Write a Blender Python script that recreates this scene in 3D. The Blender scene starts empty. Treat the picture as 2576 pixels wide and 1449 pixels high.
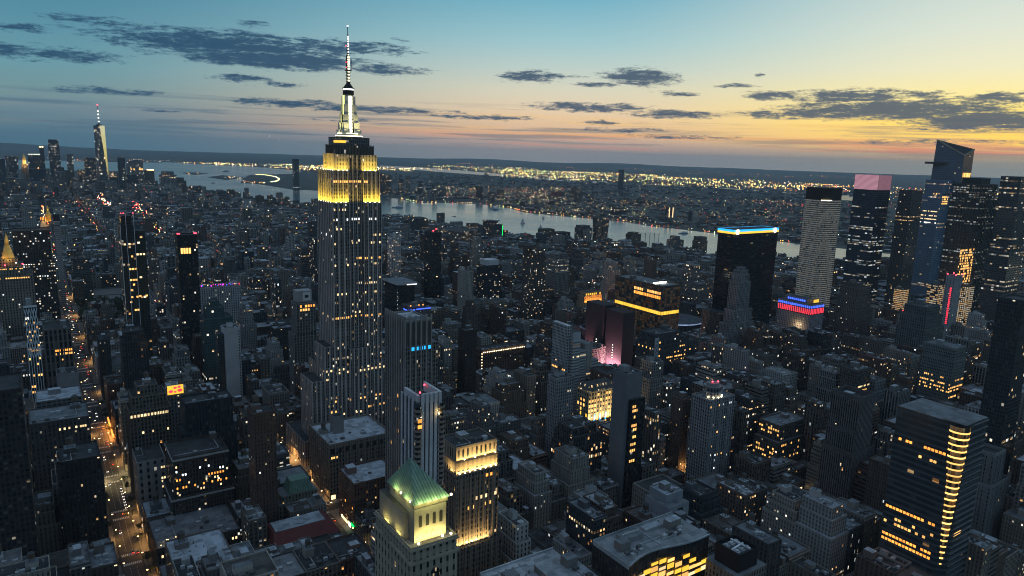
# Dusk over a city of towers, seen from a high observation deck.
# Metres. +Y runs down the avenues (away from the deck), +X runs along the cross streets, Z up.
import bpy, bmesh, math, random
from mathutils import Vector, Matrix

sc = bpy.context.scene
COL = sc.collection
R = math.radians

# ------------------------------------------------------------------ camera
EYE = Vector((-0.9, 19.3, 324.3))
cam_d = bpy.data.cameras.new('camera')
cam = bpy.data.objects.new('camera', cam_d)
COL.objects.link(cam)
_hd, _pt, _rl = 0.5975, 0.18686, 0.03163
_fw = Vector((math.sin(_hd) * math.cos(_pt), math.cos(_hd) * math.cos(_pt), -math.sin(_pt)))
_rt = Vector((math.cos(_hd), -math.sin(_hd), 0))
_up = _rt.cross(_fw)
_r2 = _rt * math.cos(_rl) + _up * math.sin(_rl)
_u2 = _up * math.cos(_rl) - _rt * math.sin(_rl)
_m = Matrix((_r2, _u2, -_fw)).transposed().to_4x4()
_m.translation = EYE
cam.matrix_world = _m
cam_d.sensor_width = 36.0
cam_d.lens = 36.0 * 1788.4 / 2576.0
cam_d.clip_start = 1.0
cam_d.clip_end = 120000.0
sc.camera = cam

# ------------------------------------------------------------------ render settings
sc.view_settings.view_transform = 'Standard'
sc.view_settings.look = 'None'
sc.view_settings.exposure = 0.0
sc.view_settings.gamma = 1.0
sc.render.engine = 'CYCLES'
cy = sc.cycles
cy.max_bounces = 4
cy.diffuse_bounces = 2
cy.glossy_bounces = 2
cy.transmission_bounces = 2
cy.volume_bounces = 0
cy.transparent_max_bounces = 4
cy.sample_clamp_indirect = 1.5
cy.sample_clamp_direct = 7.0
cy.caustics_reflective = False
cy.caustics_refractive = False
cy.use_denoising = True
cy.denoiser = 'OPENIMAGEDENOISE'
cy.use_adaptive_sampling = False
try:
    cy.use_light_tree = True
    cy.pixel_filter_type = 'BLACKMAN_HARRIS'
    cy.filter_width = 1.05
except Exception:
    pass


def lin(r, g, b):
    f = lambda c: (c / 255.0) / 12.92 if c / 255.0 <= 0.04045 else ((c / 255.0 + 0.055) / 1.055) ** 2.4
    return (f(r), f(g), f(b), 1.0)


class NT:
    """Small helper that writes node trees."""
    def __init__(s, tree):
        s.t = tree
        tree.nodes.clear()

    def n(s, typ, **kw):
        nd = s.t.nodes.new(typ)
        for k, v in kw.items():
            setattr(nd, k, v)
        return nd

    def put(s, sock, v):
        if isinstance(v, bpy.types.NodeSocket):
            s.t.links.new(v, sock)
        elif v is not None:
            sock.default_value = v

    def m(s, op, a, b=None, c=None, clamp=False):
        nd = s.n('ShaderNodeMath', operation=op, use_clamp=clamp)
        s.put(nd.inputs[0], a)
        if b is not None:
            s.put(nd.inputs[1], b)
        if c is not None:
            s.put(nd.inputs[2], c)
        return nd.outputs[0]

    def mix(s, f, a, b, blend='MIX'):
        nd = s.n('ShaderNodeMix', data_type='RGBA', blend_type=blend)
        s.put(nd.inputs[0], f)
        s.put(nd.inputs[6], a)
        s.put(nd.inputs[7], b)
        return nd.outputs[2]

    def step(s, v, a, b, to0=0.0, to1=1.0, smooth=True):
        nd = s.n('ShaderNodeMapRange', clamp=True)
        nd.interpolation_type = 'SMOOTHSTEP' if smooth else 'LINEAR'
        s.put(nd.inputs['Value'], v)
        s.put(nd.inputs['From Min'], a)
        s.put(nd.inputs['From Max'], b)
        s.put(nd.inputs['To Min'], to0)
        s.put(nd.inputs['To Max'], to1)
        return nd.outputs['Result']

    def xyz(s, x, y, z=0.0):
        nd = s.n('ShaderNodeCombineXYZ')
        s.put(nd.inputs[0], x); s.put(nd.inputs[1], y); s.put(nd.inputs[2], z)
        return nd.outputs[0]

    def sep(s, v):
        nd = s.n('ShaderNodeSeparateXYZ')
        s.put(nd.inputs[0], v)
        return nd.outputs

    def noise(s, vec, scale, detail=3.0, rough=0.55):
        nd = s.n('ShaderNodeTexNoise')
        s.put(nd.inputs['Vector'], vec)
        nd.inputs['Scale'].default_value = scale
        nd.inputs['Detail'].default_value = detail
        nd.inputs['Roughness'].default_value = rough
        return nd.outputs['Fac']

    def white(s, vec):
        nd = s.n('ShaderNodeTexWhiteNoise', noise_dimensions='3D')
        s.put(nd.inputs['Vector'], vec)
        return nd.outputs['Value'], nd.outputs['Color']

    def ramp(s, f, stops, mode='LINEAR'):
        nd = s.n('ShaderNodeValToRGB')
        cr = nd.color_ramp
        cr.interpolation = mode
        while len(cr.elements) < len(stops):
            cr.elements.new(0.5)
        for e, (p, c) in zip(cr.elements, stops):
            e.position = p
            e.color = c
        s.put(nd.inputs[0], f)
        return nd.outputs[0]


# ------------------------------------------------------------------ sky (light at infinity, after sunset)
world = bpy.data.worlds.new('World')
sc.world = world
world.use_nodes = True
w = NT(world.node_tree)
tc = w.n('ShaderNodeTexCoord')
dx, dy, dz = w.sep(tc.outputs['Generated'])
EL = w.m('MULTIPLY', w.m('ARCSINE', dz), 57.29578)
AZ = w.m('MULTIPLY', w.m('ARCTAN2', dx, dy), 57.29578)          # 0 down the avenues, + towards the river
SUN_AZ = 84.0                                                    # where the sun has set
DA = w.m('ABSOLUTE', w.m('WRAP', w.m('SUBTRACT', AZ, SUN_AZ), 180.0, -180.0))
T = w.m('SQRT', w.m('DIVIDE', w.m('MAXIMUM', w.m('ADD', EL, 2.0), 0.0), 92.0))
tp = lambda e: math.sqrt((e + 2.0) / 92.0)
def sky_ramp(st):
    return w.ramp(T, [(tp(e), lin(*c)) for e, c in st])
NEAR = sky_ramp([(-1.5, (165, 168, 158)), (0, (180, 174, 156)), (0.8, (206, 180, 142)), (1.6, (286, 230, 104)),
                 (3.2, (284, 248, 108)), (4.6, (268, 246, 160)), (6.5, (248, 242, 202)), (9, (228, 234, 216)),
                 (13, (200, 218, 214)), (25, (150, 182, 196)), (60, (128, 150, 174)), (90, (128, 148, 172))])
MID = sky_ramp([(-1.5, (154, 160, 164)), (0, (178, 168, 162)), (0.9, (200, 172, 160)), (2.0, (238, 198, 158)),
                (3.4, (240, 214, 178)), (5, (222, 218, 194)), (6.5, (196, 212, 204)), (8.5, (162, 202, 208)),
                (11.5, (120, 180, 200)), (25, (112, 154, 184)), (60, (126, 148, 174)), (90, (128, 148, 172))])
SIDE = sky_ramp([(-1.5, (66, 112, 138)), (0, (80, 122, 142)), (0.9, (96, 130, 144)), (2.0, (112, 138, 150)),
                 (3.4, (118, 152, 158)), (5, (108, 156, 168)), (7, (95, 148, 166)), (10, (78, 136, 160)),
                 (14, (74, 128, 152)), (25, (96, 132, 162)), (60, (124, 146, 172)), (90, (128, 148, 172))])
BACK = sky_ramp([(-1.5, (88, 98, 114)), (0, (106, 116, 132)), (4, (124, 132, 146)), (10, (124, 136, 156)),
                 (25, (124, 142, 166)), (60, (124, 146, 172)), (90, (128, 148, 172))])
c1 = w.mix(w.step(DA, 14.0, 46.0), NEAR, MID)
c2 = w.mix(w.step(DA, 44.0, 84.0), c1, SIDE)
base = w.mix(w.step(DA, 92.0, 160.0), c2, BACK)
# thin reddish streaks low over the horizon
st_v = w.xyz(w.m('MULTIPLY', AZ, 0.055), w.m('MULTIPLY', w.m('ADD', EL, w.m('MULTIPLY', AZ, 0.004)), 1.5), 3.0)
st_n = w.noise(st_v, 1.0, 5.0, 0.6)
st_band = w.m('MULTIPLY', w.step(EL, 0.35, 0.9), w.step(EL, 3.6, 1.9))
st_f = w.m('MULTIPLY', w.m('MULTIPLY', w.step(st_n, 0.47, 0.62), st_band), w.step(DA, 76.0, 34.0, 0.05, 0.95))
st_c = w.mix(w.step(EL, 0.9, 2.4), lin(242, 156, 122), lin(255, 206, 120))
base = w.mix(st_f, base, st_c)
st_n2 = w.noise(w.xyz(w.m('MULTIPLY', AZ, 0.07), w.m('MULTIPLY', EL, 2.3), 9.0), 1.0, 5.0, 0.6)
st_f2 = w.m('MULTIPLY', w.m('MULTIPLY', w.step(st_n2, 0.49, 0.62), w.m('MULTIPLY', w.step(EL, 0.2, 0.9), w.step(EL, 4.2, 2.4))), 0.6)
base = w.mix(st_f2, base, w.mix(w.step(DA, 20.0, 70.0), lin(160, 146, 130), lin(84, 112, 132)))
# clouds: (azimuth, elevation, half width, half height in degrees, weight)
CLOUDS = [(12.8,6.99,9.6,1.10,1.12),(16.2,6.23,7.7,0.77,1.25),(23.7,5.99,4.2,0.45,0.9),(8.8,7.21,6.1,0.6,0.55),(20.8,7.42,6.1,0.58,0.9),
 (1.5,5.43,5.6,0.5,0.9),(0.5,6.90,2.3,0.29,0.7),(4.3,7.77,3.2,0.42,0.7),(14.6,8.52,1.5,0.29,0.7),(13.4,4.80,2.3,0.35,0.9),
 (16.1,4.46,1.9,0.19,0.8),(5.0,3.32,3.4,0.32,0.9),(16.7,3.18,4.5,0.32,0.9),(23.4,2.99,6.8,0.29,0.9),(31.1,2.73,5.2,0.23,0.9),
 (7.8,2.22,1.9,0.10,0.6),(35.2,5.91,2.7,0.55,1.0),(43.6,6.00,3.5,0.77,1.0),(40.3,5.42,1.9,0.23,0.8),(46.3,4.84,1.9,0.26,0.8),
 (39.7,3.71,5.0,0.39,1.0),(46.1,3.34,3.9,0.39,1.0),(40.7,2.59,1.5,0.23,0.8),(53.5,4.79,2.7,0.42,0.9),(58.3,4.68,4.8,0.65,1.0),
 (61.4,3.81,8.7,0.84,1.2),(55.2,3.42,5.5,0.35,1.0),(66.8,3.13,5.2,0.77,1.3),(67.3,4.54,2.9,0.48,0.9),(62.5,4.76,2.3,0.42,0.8),
 (50.8,5.48,1.5,0.19,0.7),(52.5,6.27,0.5,0.16,0.8),(38.4,5.99,1.3,0.16,0.6),(42.3,2.03,4.2,0.19,0.7),(47.5,1.65,4.8,0.19,0.7),
 (64.0,1.67,6.5,0.23,0.5),(24.9,8.11,1.0,0.19,0.6),(21.3,2.10,3.2,0.13,0.5),(65.8,2.54,3.9,0.19,0.5)]
wob = w.noise(w.xyz(w.m('MULTIPLY', AZ, 0.35), w.m('MULTIPLY', EL, 1.6), 5.0), 1.0, 3.0, 0.55)
AZw = w.m('ADD', AZ, w.m('MULTIPLY', w.m('SUBTRACT', wob, 0.5), 2.4))
ELw = w.m('ADD', EL, w.m('MULTIPLY', w.m('SUBTRACT', wob, 0.5), 0.5))
dens = None
for a0, e0, wa, we, s in CLOUDS:
    ua = w.m('MULTIPLY_ADD', AZw, 1.0 / wa, -a0 / wa)
    ue = w.m('MULTIPLY_ADD', ELw, 1.0 / we, -e0 / we)
    q = w.m('MULTIPLY_ADD', ua, ua, w.m('MULTIPLY', ue, ue))
    v = w.m('MULTIPLY_ADD', q, -0.85 * s, 1.02 * s)
    dens = v if dens is None else w.m('MAXIMUM', dens, v)
cl_n = w.noise(w.xyz(w.m('MULTIPLY', AZ, 0.62), w.m('MULTIPLY', EL, 3.4), 1.0), 1.0, 7.0, 0.62)
cl_n2 = w.noise(w.xyz(w.m('MULTIPLY', AZ, 1.9), w.m('MULTIPLY', EL, 7.5), 2.0), 1.0, 5.0, 0.6)
cl_n3 = w.noise(w.xyz(w.m('MULTIPLY', AZ, 4.6), w.m('MULTIPLY', EL, 14.0), 4.0), 1.0, 4.0, 0.6)
cl = w.m('ADD', w.m('MAXIMUM', dens, -0.6), w.m('ADD', w.m('MULTIPLY', w.m('SUBTRACT', cl_n, 0.5), 2.7), w.m('ADD', w.m('MULTIPLY', w.m('SUBTRACT', cl_n2, 0.5), 1.5), w.m('MULTIPLY', w.m('SUBTRACT', cl_n3, 0.5), 0.8))))
cl_f = w.step(cl, 0.12, 0.95)
cl_c = w.mix(w.step(DA, 18.0, 70.0), lin(74, 92, 112), lin(40, 74, 104))
cl_c = w.mix(w.m('MULTIPLY', w.step(cl, 1.3, 0.3), w.step(cl_n2, 0.3, 0.7)), cl_c, w.mix(w.step(DA, 18.0, 70.0), lin(112, 122, 128), lin(64, 102, 130)))
base = w.mix(w.m('MULTIPLY', cl_f, 0.93), base, cl_c)
bg = w.n('ShaderNodeBackground')
w.put(bg.inputs['Color'], base)
bg.inputs['Strength'].default_value = 1.0
wo = w.n('ShaderNodeOutputWorld')
w.t.links.new(bg.outputs[0], wo.inputs['Surface'])
try:
    world.cycles.sampling_method = 'MANUAL'
    world.cycles.sample_map_resolution = 256
except Exception:
    pass

# ------------------------------------------------------------------ materials
MATS = {}


def principled(nt, base, rough=0.8, metal=0.0, em=None, es=0.0, spec=0.4, bump=None):
    b = nt.n('ShaderNodeBsdfPrincipled')
    nt.put(b.inputs['Base Color'], base)
    nt.put(b.inputs['Roughness'], rough)
    b.inputs['Metallic'].default_value = metal
    nt.put(b.inputs['Specular IOR Level'], spec)
    if em is not None:
        nt.put(b.inputs['Emission Color'], em)
        nt.put(b.inputs['Emission Strength'], es)
    if bump is not None:
        nt.put(b.inputs['Normal'], bump)
    o = nt.n('ShaderNodeOutputMaterial')
    nt.t.links.new(b.outputs[0], o.inputs['Surface'])
    return b


def mat(name):
    m_ = bpy.data.materials.new(name)
    m_.use_nodes = True
    MATS[name] = m_
    return m_, NT(m_.node_tree)


def plain(name, c, rough=0.8, metal=0.0, var=0.35, scale=0.25, spec=0.4):
    """A weathered single-colour surface: two scales of noise over the colour."""
    m_, nt = mat(name)
    g = nt.n('ShaderNodeNewGeometry')
    a = nt.noise(g.outputs['Position'], scale, 5.0, 0.6)
    f = nt.m('MULTIPLY_ADD', a, 2 * var, 1.0 - var)
    col = nt.mix(1.0, c if len(c) == 4 else (*c, 1), nt.xyz(f, f, f), 'MULTIPLY')
    principled(nt, col, rough, metal, spec=spec)
    return m_


def glow(name, c, s, vary=0.0, light=False):
    """Something that gives off light."""
    m_, nt = mat(name)
    oi = nt.n('ShaderNodeObjectInfo')
    st = nt.m('MULTIPLY', nt.m('MULTIPLY_ADD', oi.outputs['Random'], vary, 1.0 - vary), s) if vary else s
    principled(nt, (0.05, 0.05, 0.05, 1), 0.5, em=(*c, 1), es=st)
    if not light:
        m_.cycles.emission_sampling = 'NONE'
    return m_


def make_facade():
    m_, nt = mat('facade')
    uv = nt.n('ShaderNodeUVMap', uv_map='wall')
    u, v, _ = nt.sep(uv.outputs[0])
    def attr(nm):
        a = nt.n('ShaderNodeAttribute', attribute_type='GEOMETRY', attribute_name=nm)
        s = nt.n('ShaderNodeSeparateColor')
        nt.t.links.new(a.outputs['Color'], s.inputs[0])
        return a.outputs['Color'], s.outputs[0], s.outputs[1], s.outputs[2], a.outputs['Alpha']
    tint, _, _, _, gl = attr('tint')
    _, bay, fl, wx, wy = attr('grid')
    _, p, pf, seed, stren = attr('lamp')
    cu = nt.m('DIVIDE', u, nt.m('MAXIMUM', bay, 0.01))
    cv = nt.m('DIVIDE', v, nt.m('MAXIMUM', fl, 0.01))
    iu, iv = nt.m('FLOOR', cu), nt.m('FLOOR', cv)
    au = nt.m('ABSOLUTE', nt.m('SUBTRACT', nt.m('SUBTRACT', cu, iu), 0.5))
    av = nt.m('ABSOLUTE', nt.m('SUBTRACT', nt.m('SUBTRACT', cv, iv), 0.5))
    mu = nt.m('LESS_THAN', nt.m('MULTIPLY', au, 2.0), wx)
    mv = nt.m('LESS_THAN', nt.m('MULTIPLY', av, 2.0), wy)
    win = nt.m('MULTIPLY', mu, mv)
    r1, rc = nt.white(nt.xyz(iu, iv, seed))
    s = nt.n('ShaderNodeSeparateColor')
    nt.t.links.new(rc, s.inputs[0])
    ra, rb, rd = s.outputs[0], s.outputs[1], s.outputs[2]
    rf, _ = nt.white(nt.xyz(iv, nt.m('ADD', seed, 17.3), 2.0))
    rk, _ = nt.white(nt.xyz(nt.m('FLOOR', nt.m('DIVIDE', iu, 5.0)), iv, nt.m('ADD', seed, 5.7)))
    lit1 = nt.m('LESS_THAN', r1, p)
    lit2 = nt.m('MULTIPLY', nt.m('LESS_THAN', rf, pf), nt.m('MULTIPLY', nt.m('LESS_THAN', ra, 0.85), nt.m('LESS_THAN', rk, 0.62)))
    # blinds drawn to different depths
    blind = nt.m('LESS_THAN', nt.m('SUBTRACT', cv, iv), nt.m('ADD', nt.m('MULTIPLY_ADD', rb, 0.7, 0.35), nt.m('MULTIPLY', nt.m('GREATER_THAN', p, 0.6), 1.0)))
    dim = nt.m('MULTIPLY_ADD', blind, 0.78, 0.22)
    lit = nt.m('MULTIPLY', nt.m('MULTIPLY', nt.m('MAXIMUM', lit1, lit2), win), dim)
    # the colour of the lamps: one tone leads in each building, single rooms differ
    tone = nt.m('FRACT', nt.m('MULTIPLY', seed, 0.137))
    tv = nt.m('ADD', nt.m('MULTIPLY', rb, 0.55), nt.m('MULTIPLY', tone, 0.45))
    tv = nt.m('MAXIMUM', tv, nt.m('MULTIPLY', nt.m('GREATER_THAN', p, 0.96), 0.76))
    emc = nt.ramp(tv, [(0.0, (1.0, 0.36, 0.07, 1)), (0.2, (1.0, 0.52, 0.17, 1)), (0.38, (1.0, 0.66, 0.31, 1)),
                       (0.56, (1.0, 0.82, 0.56, 1)), (0.76, (0.95, 0.94, 0.84, 1)), (1.0, (0.66, 0.86, 1.0, 1))])
    bright = nt.m('MULTIPLY_ADD', nt.m('POWER', rd, 2.5), 1.5, 0.16)
    even = nt.m('GREATER_THAN', p, 0.6)
    bright = nt.m('ADD', nt.m('MULTIPLY', bright, nt.m('SUBTRACT', 1.0, even)), nt.m('MULTIPLY', even, nt.m('MULTIPLY_ADD', rd, 0.6, 0.7)))
    # curtains and furniture: each lit window is uneven inside
    inner = nt.m('MULTIPLY_ADD', nt.m('SUBTRACT', nt.m('SUBTRACT', cv, iv), 0.5), 0.9, 1.0)
    es = nt.m('MULTIPLY', nt.m('MULTIPLY', nt.m('MULTIPLY', lit, bright), stren), inner)
    g = nt.n('ShaderNodeNewGeometry')
    n1 = nt.noise(g.outputs['Position'], 0.06, 5.0, 0.62)
    n2 = nt.noise(g.outputs['Position'], 0.6, 3.0, 0.6)
    nz = nt.sep(g.outputs['Normal'])[2]
    ps = nt.sep(g.outputs['Position'])
    pt, _ = nt.white(nt.xyz(nt.m('FLOOR', nt.m('DIVIDE', ps[0], 5.5)), nt.m('FLOOR', nt.m('DIVIDE', ps[1], 4.2)), 3.0))
    n4 = nt.noise(g.outputs['Position'], 0.28, 5.0, 0.7)
    patch = nt.m('ADD', nt.m('MULTIPLY', nt.m('SUBTRACT', pt, 0.5), 0.5), nt.m('MULTIPLY', nt.m('SUBTRACT', n4, 0.5), 0.9))
    patch = nt.m('MULTIPLY', patch, nt.m('GREATER_THAN', nz, 0.9))
    nn = nt.m('ADD', nt.m('MULTIPLY', n1, 0.9), nt.m('MULTIPLY_ADD', n2, 0.5, 0.3))
    spandrel = nt.m('MULTIPLY', nt.m('MULTIPLY', mu, nt.m('SUBTRACT', 1.0, mv)), nt.m('LESS_THAN', wx, 0.97))
    nn = nt.m('MAXIMUM', nt.m('ADD', nn, patch), 0.15)
    wf = nt.m('MULTIPLY', nn, nt.m('MULTIPLY_ADD', spandrel, -0.28, 1.0))
    wall = nt.mix(1.0, tint, nt.xyz(wf, wf, wf), 'MULTIPLY')
    pane = nt.ramp(ra, [(0.0, (0.010, 0.013, 0.018, 1)), (0.6, (0.018, 0.023, 0.030, 1)), (0.82, (0.05, 0.052, 0.055, 1)), (1.0, (0.14, 0.135, 0.125, 1))])
    pane = nt.mix(gl, pane, nt.mix(1.0, tint, (0.6, 0.6, 0.6, 1), 'MULTIPLY'))
    colr = nt.mix(win, wall, pane)
    rough = nt.m('MULTIPLY_ADD', win, -0.68, 0.86)
    principled(nt, colr, rough, em=emc, es=es, spec=nt.m('MULTIPLY_ADD', win, 0.3, 0.25))
    m_.cycles.emission_sampling = 'NONE'
    return m_


FAC = make_facade()
plain('concrete', (0.26, 0.255, 0.25), var=0.4)
plain('pale_stone', (0.42, 0.40, 0.37), var=0.3)
plain('white_panel', (0.62, 0.63, 0.64), var=0.2)
plain('dark_metal', (0.035, 0.038, 0.042), 0.5, 0.6)
plain('grey_metal', (0.22, 0.23, 0.24), 0.45, 0.6)
plain('cedar', (0.10, 0.075, 0.055), var=0.5, scale=0.8)
plain('tar_roof', (0.05, 0.052, 0.056), var=0.6, scale=0.12)
plain('silver_roof', (0.30, 0.32, 0.34), var=0.5, scale=0.12)
plain('brick', (0.13, 0.075, 0.055), var=0.4)
plain('shroud', (0.03, 0.026, 0.03), 0.9, var=0.5, scale=0.3)
plain('mirror_glass', (0.62, 0.70, 0.82), 0.10, 1.0, var=0.25, scale=0.02)
plain('gilding', (0.75, 0.50, 0.14), 0.35, 0.7)
plain('paving', (0.15, 0.145, 0.14), var=0.4, scale=0.08)
plain('asphalt', (0.045, 0.045, 0.048), 0.75, var=0.5, scale=0.15)
plain('paint_white', (0.75, 0.75, 0.72), var=0.25, scale=1.5)
plain('hull', (0.25, 0.27, 0.3))
plain('sailcloth', (0.7, 0.7, 0.68))
plain('bark', (0.05, 0.04, 0.03), var=0.5, scale=2.0)
plain('foliage', (0.045, 0.06, 0.03), var=0.6, scale=0.9)
plain('taxi_yellow', (0.75, 0.42, 0.03), 0.35)
plain('car_dark', (0.03, 0.032, 0.036), 0.3)
plain('car_white', (0.6, 0.6, 0.6), 0.3)
plain('car_silver', (0.28, 0.29, 0.3), 0.3, 0.5)
plain('rubber', (0.02, 0.02, 0.02), 0.8)
plain('red_roofing', (0.12, 0.03, 0.028), var=0.4)
glow('amber_glow', (1.0, 0.50, 0.13), 2.2, 0.6)
glow('warm_glow', (1.0, 0.72, 0.36), 2.2, 0.6)
glow('orange_glow', (1.0, 0.34, 0.05), 2.6, 0.5)
glow('white_glow', (0.95, 0.97, 1.0), 2.6, 0.4)
glow('beam_glow', (1.0, 0.95, 0.62), 3.0)
glow('lime_glow', (0.86, 0.95, 0.25), 2.6)
glow('beacon_red', (1.0, 0.04, 0.07), 9.0)
glow('red_glow', (1.0, 0.03, 0.06), 2.6, 0.3)
glow('blue_glow', (0.05, 0.12, 1.0), 3.0, 0.3)
glow('sky_blue_glow', (0.02, 0.42, 1.0), 1.7, 0.1)
glow('gold_glow', (1.0, 0.55, 0.05), 1.5, 0.2)
glow('green_glow', (0.0, 1.0, 0.12), 2.4)
glow('magenta_glow', (0.85, 0.05, 1.0), 2.2)
glow('pink_glow', (0.85, 0.42, 0.52), 0.75)
glow('lamp_glow', (1.0, 0.62, 0.24), 14.0)
glow('flood_glow', (1.0, 0.86, 0.5), 14.0)
glow('head_glow', (1.0, 0.92, 0.75), 16.0)
glow('tail_glow', (1.0, 0.06, 0.03), 9.0)


def make_lights_mat():
    """Far lamps and windows: each face carries its own lamp colour."""
    m_, nt = mat('far_lamps')
    a = nt.n('ShaderNodeAttribute', attribute_type='GEOMETRY', attribute_name='tint')
    principled(nt, (0.02, 0.02, 0.02, 1), 0.6, em=a.outputs['Color'], es=a.outputs['Alpha'])
    m_.cycles.emission_sampling = 'NONE'
    return m_


def make_copper():
    m_, nt = mat('green_copper')
    uv = nt.n('ShaderNodeUVMap', uv_map='wall')
    u, v, _ = nt.sep(uv.outputs[0])
    seam = nt.m('LESS_THAN', nt.m('FRACT', nt.m('DIVIDE', u, 1.35)), 0.30)
    g = nt.n('ShaderNodeNewGeometry')
    n1 = nt.noise(g.outputs['Position'], 0.5, 5.0, 0.65)
    n3 = nt.noise(nt.xyz(nt.m('MULTIPLY', u, 1.4), nt.m('MULTIPLY', v, 0.12), 0.0), 1.0, 4.0, 0.6)
    c = nt.ramp(nt.m('ADD', nt.m('MULTIPLY', n1, 0.6), nt.m('MULTIPLY', n3, 0.5)), [(0.3, (0.06, 0.115, 0.095, 1)), (0.55, (0.13, 0.235, 0.19, 1)), (0.8, (0.25, 0.37, 0.30, 1))])
    c = nt.mix(nt.m('MULTIPLY', seam, 0.7), c, (0.03, 0.08, 0.06, 1))
    principled(nt, c, 0.6)
    return m_


def make_water():
    m_, nt = mat('river_water')
    g = nt.n('ShaderNodeNewGeometry')
    n1 = nt.noise(g.outputs['Position'], 0.012, 5.0, 0.6)
    n2 = nt.noise(g.outputs['Position'], 0.0016, 4.0, 0.6)
    bm = nt.n('ShaderNodeBump')
    bm.inputs['Strength'].default_value = 0.16
    bm.inputs['Distance'].default_value = 6.0
    nt.put(bm.inputs['Height'], n1)
    principled(nt, (0.05, 0.10, 0.13, 1), nt.m('MULTIPLY_ADD', n2, 0.22, 0.06), spec=1.0, bump=bm.outputs[0])
    return m_


def make_land():
    m_, nt = mat('land')
    g = nt.n('ShaderNodeNewGeometry')
    pz = g.outputs['Position']
    n1 = nt.noise(pz, 0.0035, 6.0, 0.65)
    n2 = nt.noise(pz, 0.02, 5.0, 0.7)
    c = nt.ramp(nt.m('ADD', nt.m('MULTIPLY', n1, 0.55), nt.m('MULTIPLY', n2, 0.45)),
                [(0.34, (0.016, 0.022, 0.016, 1)), (0.5, (0.035, 0.038, 0.034, 1)), (0.64, (0.11, 0.105, 0.10, 1))])
    principled(nt, c, 0.9)
    return m_


LAMPS_M, COPPER, WATER, LAND = make_lights_mat(), make_copper(), make_water(), make_land()


# ------------------------------------------------------------------ mesh building
def sty(c, bay=3.2, fl=3.7, wx=0.5, wy=0.55, p=0.04, pf=0.03, s=1.6, g=0.0):
    return dict(c=c, bay=bay, fl=fl, wx=wx, wy=wy, p=p, pf=pf, s=s, g=g)


def solid(c):
    return dict(c=c, bay=1.0, fl=1.0, wx=0.0, wy=0.0, p=0.0, pf=0.0, s=0.0, g=0.0)


TAR, SILVER, GREYROOF, WHITEROOF = solid((0.045, 0.047, 0.05)), solid((0.33, 0.37, 0.41)), solid((0.15, 0.165, 0.18)), solid((0.48, 0.50, 0.52))


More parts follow.
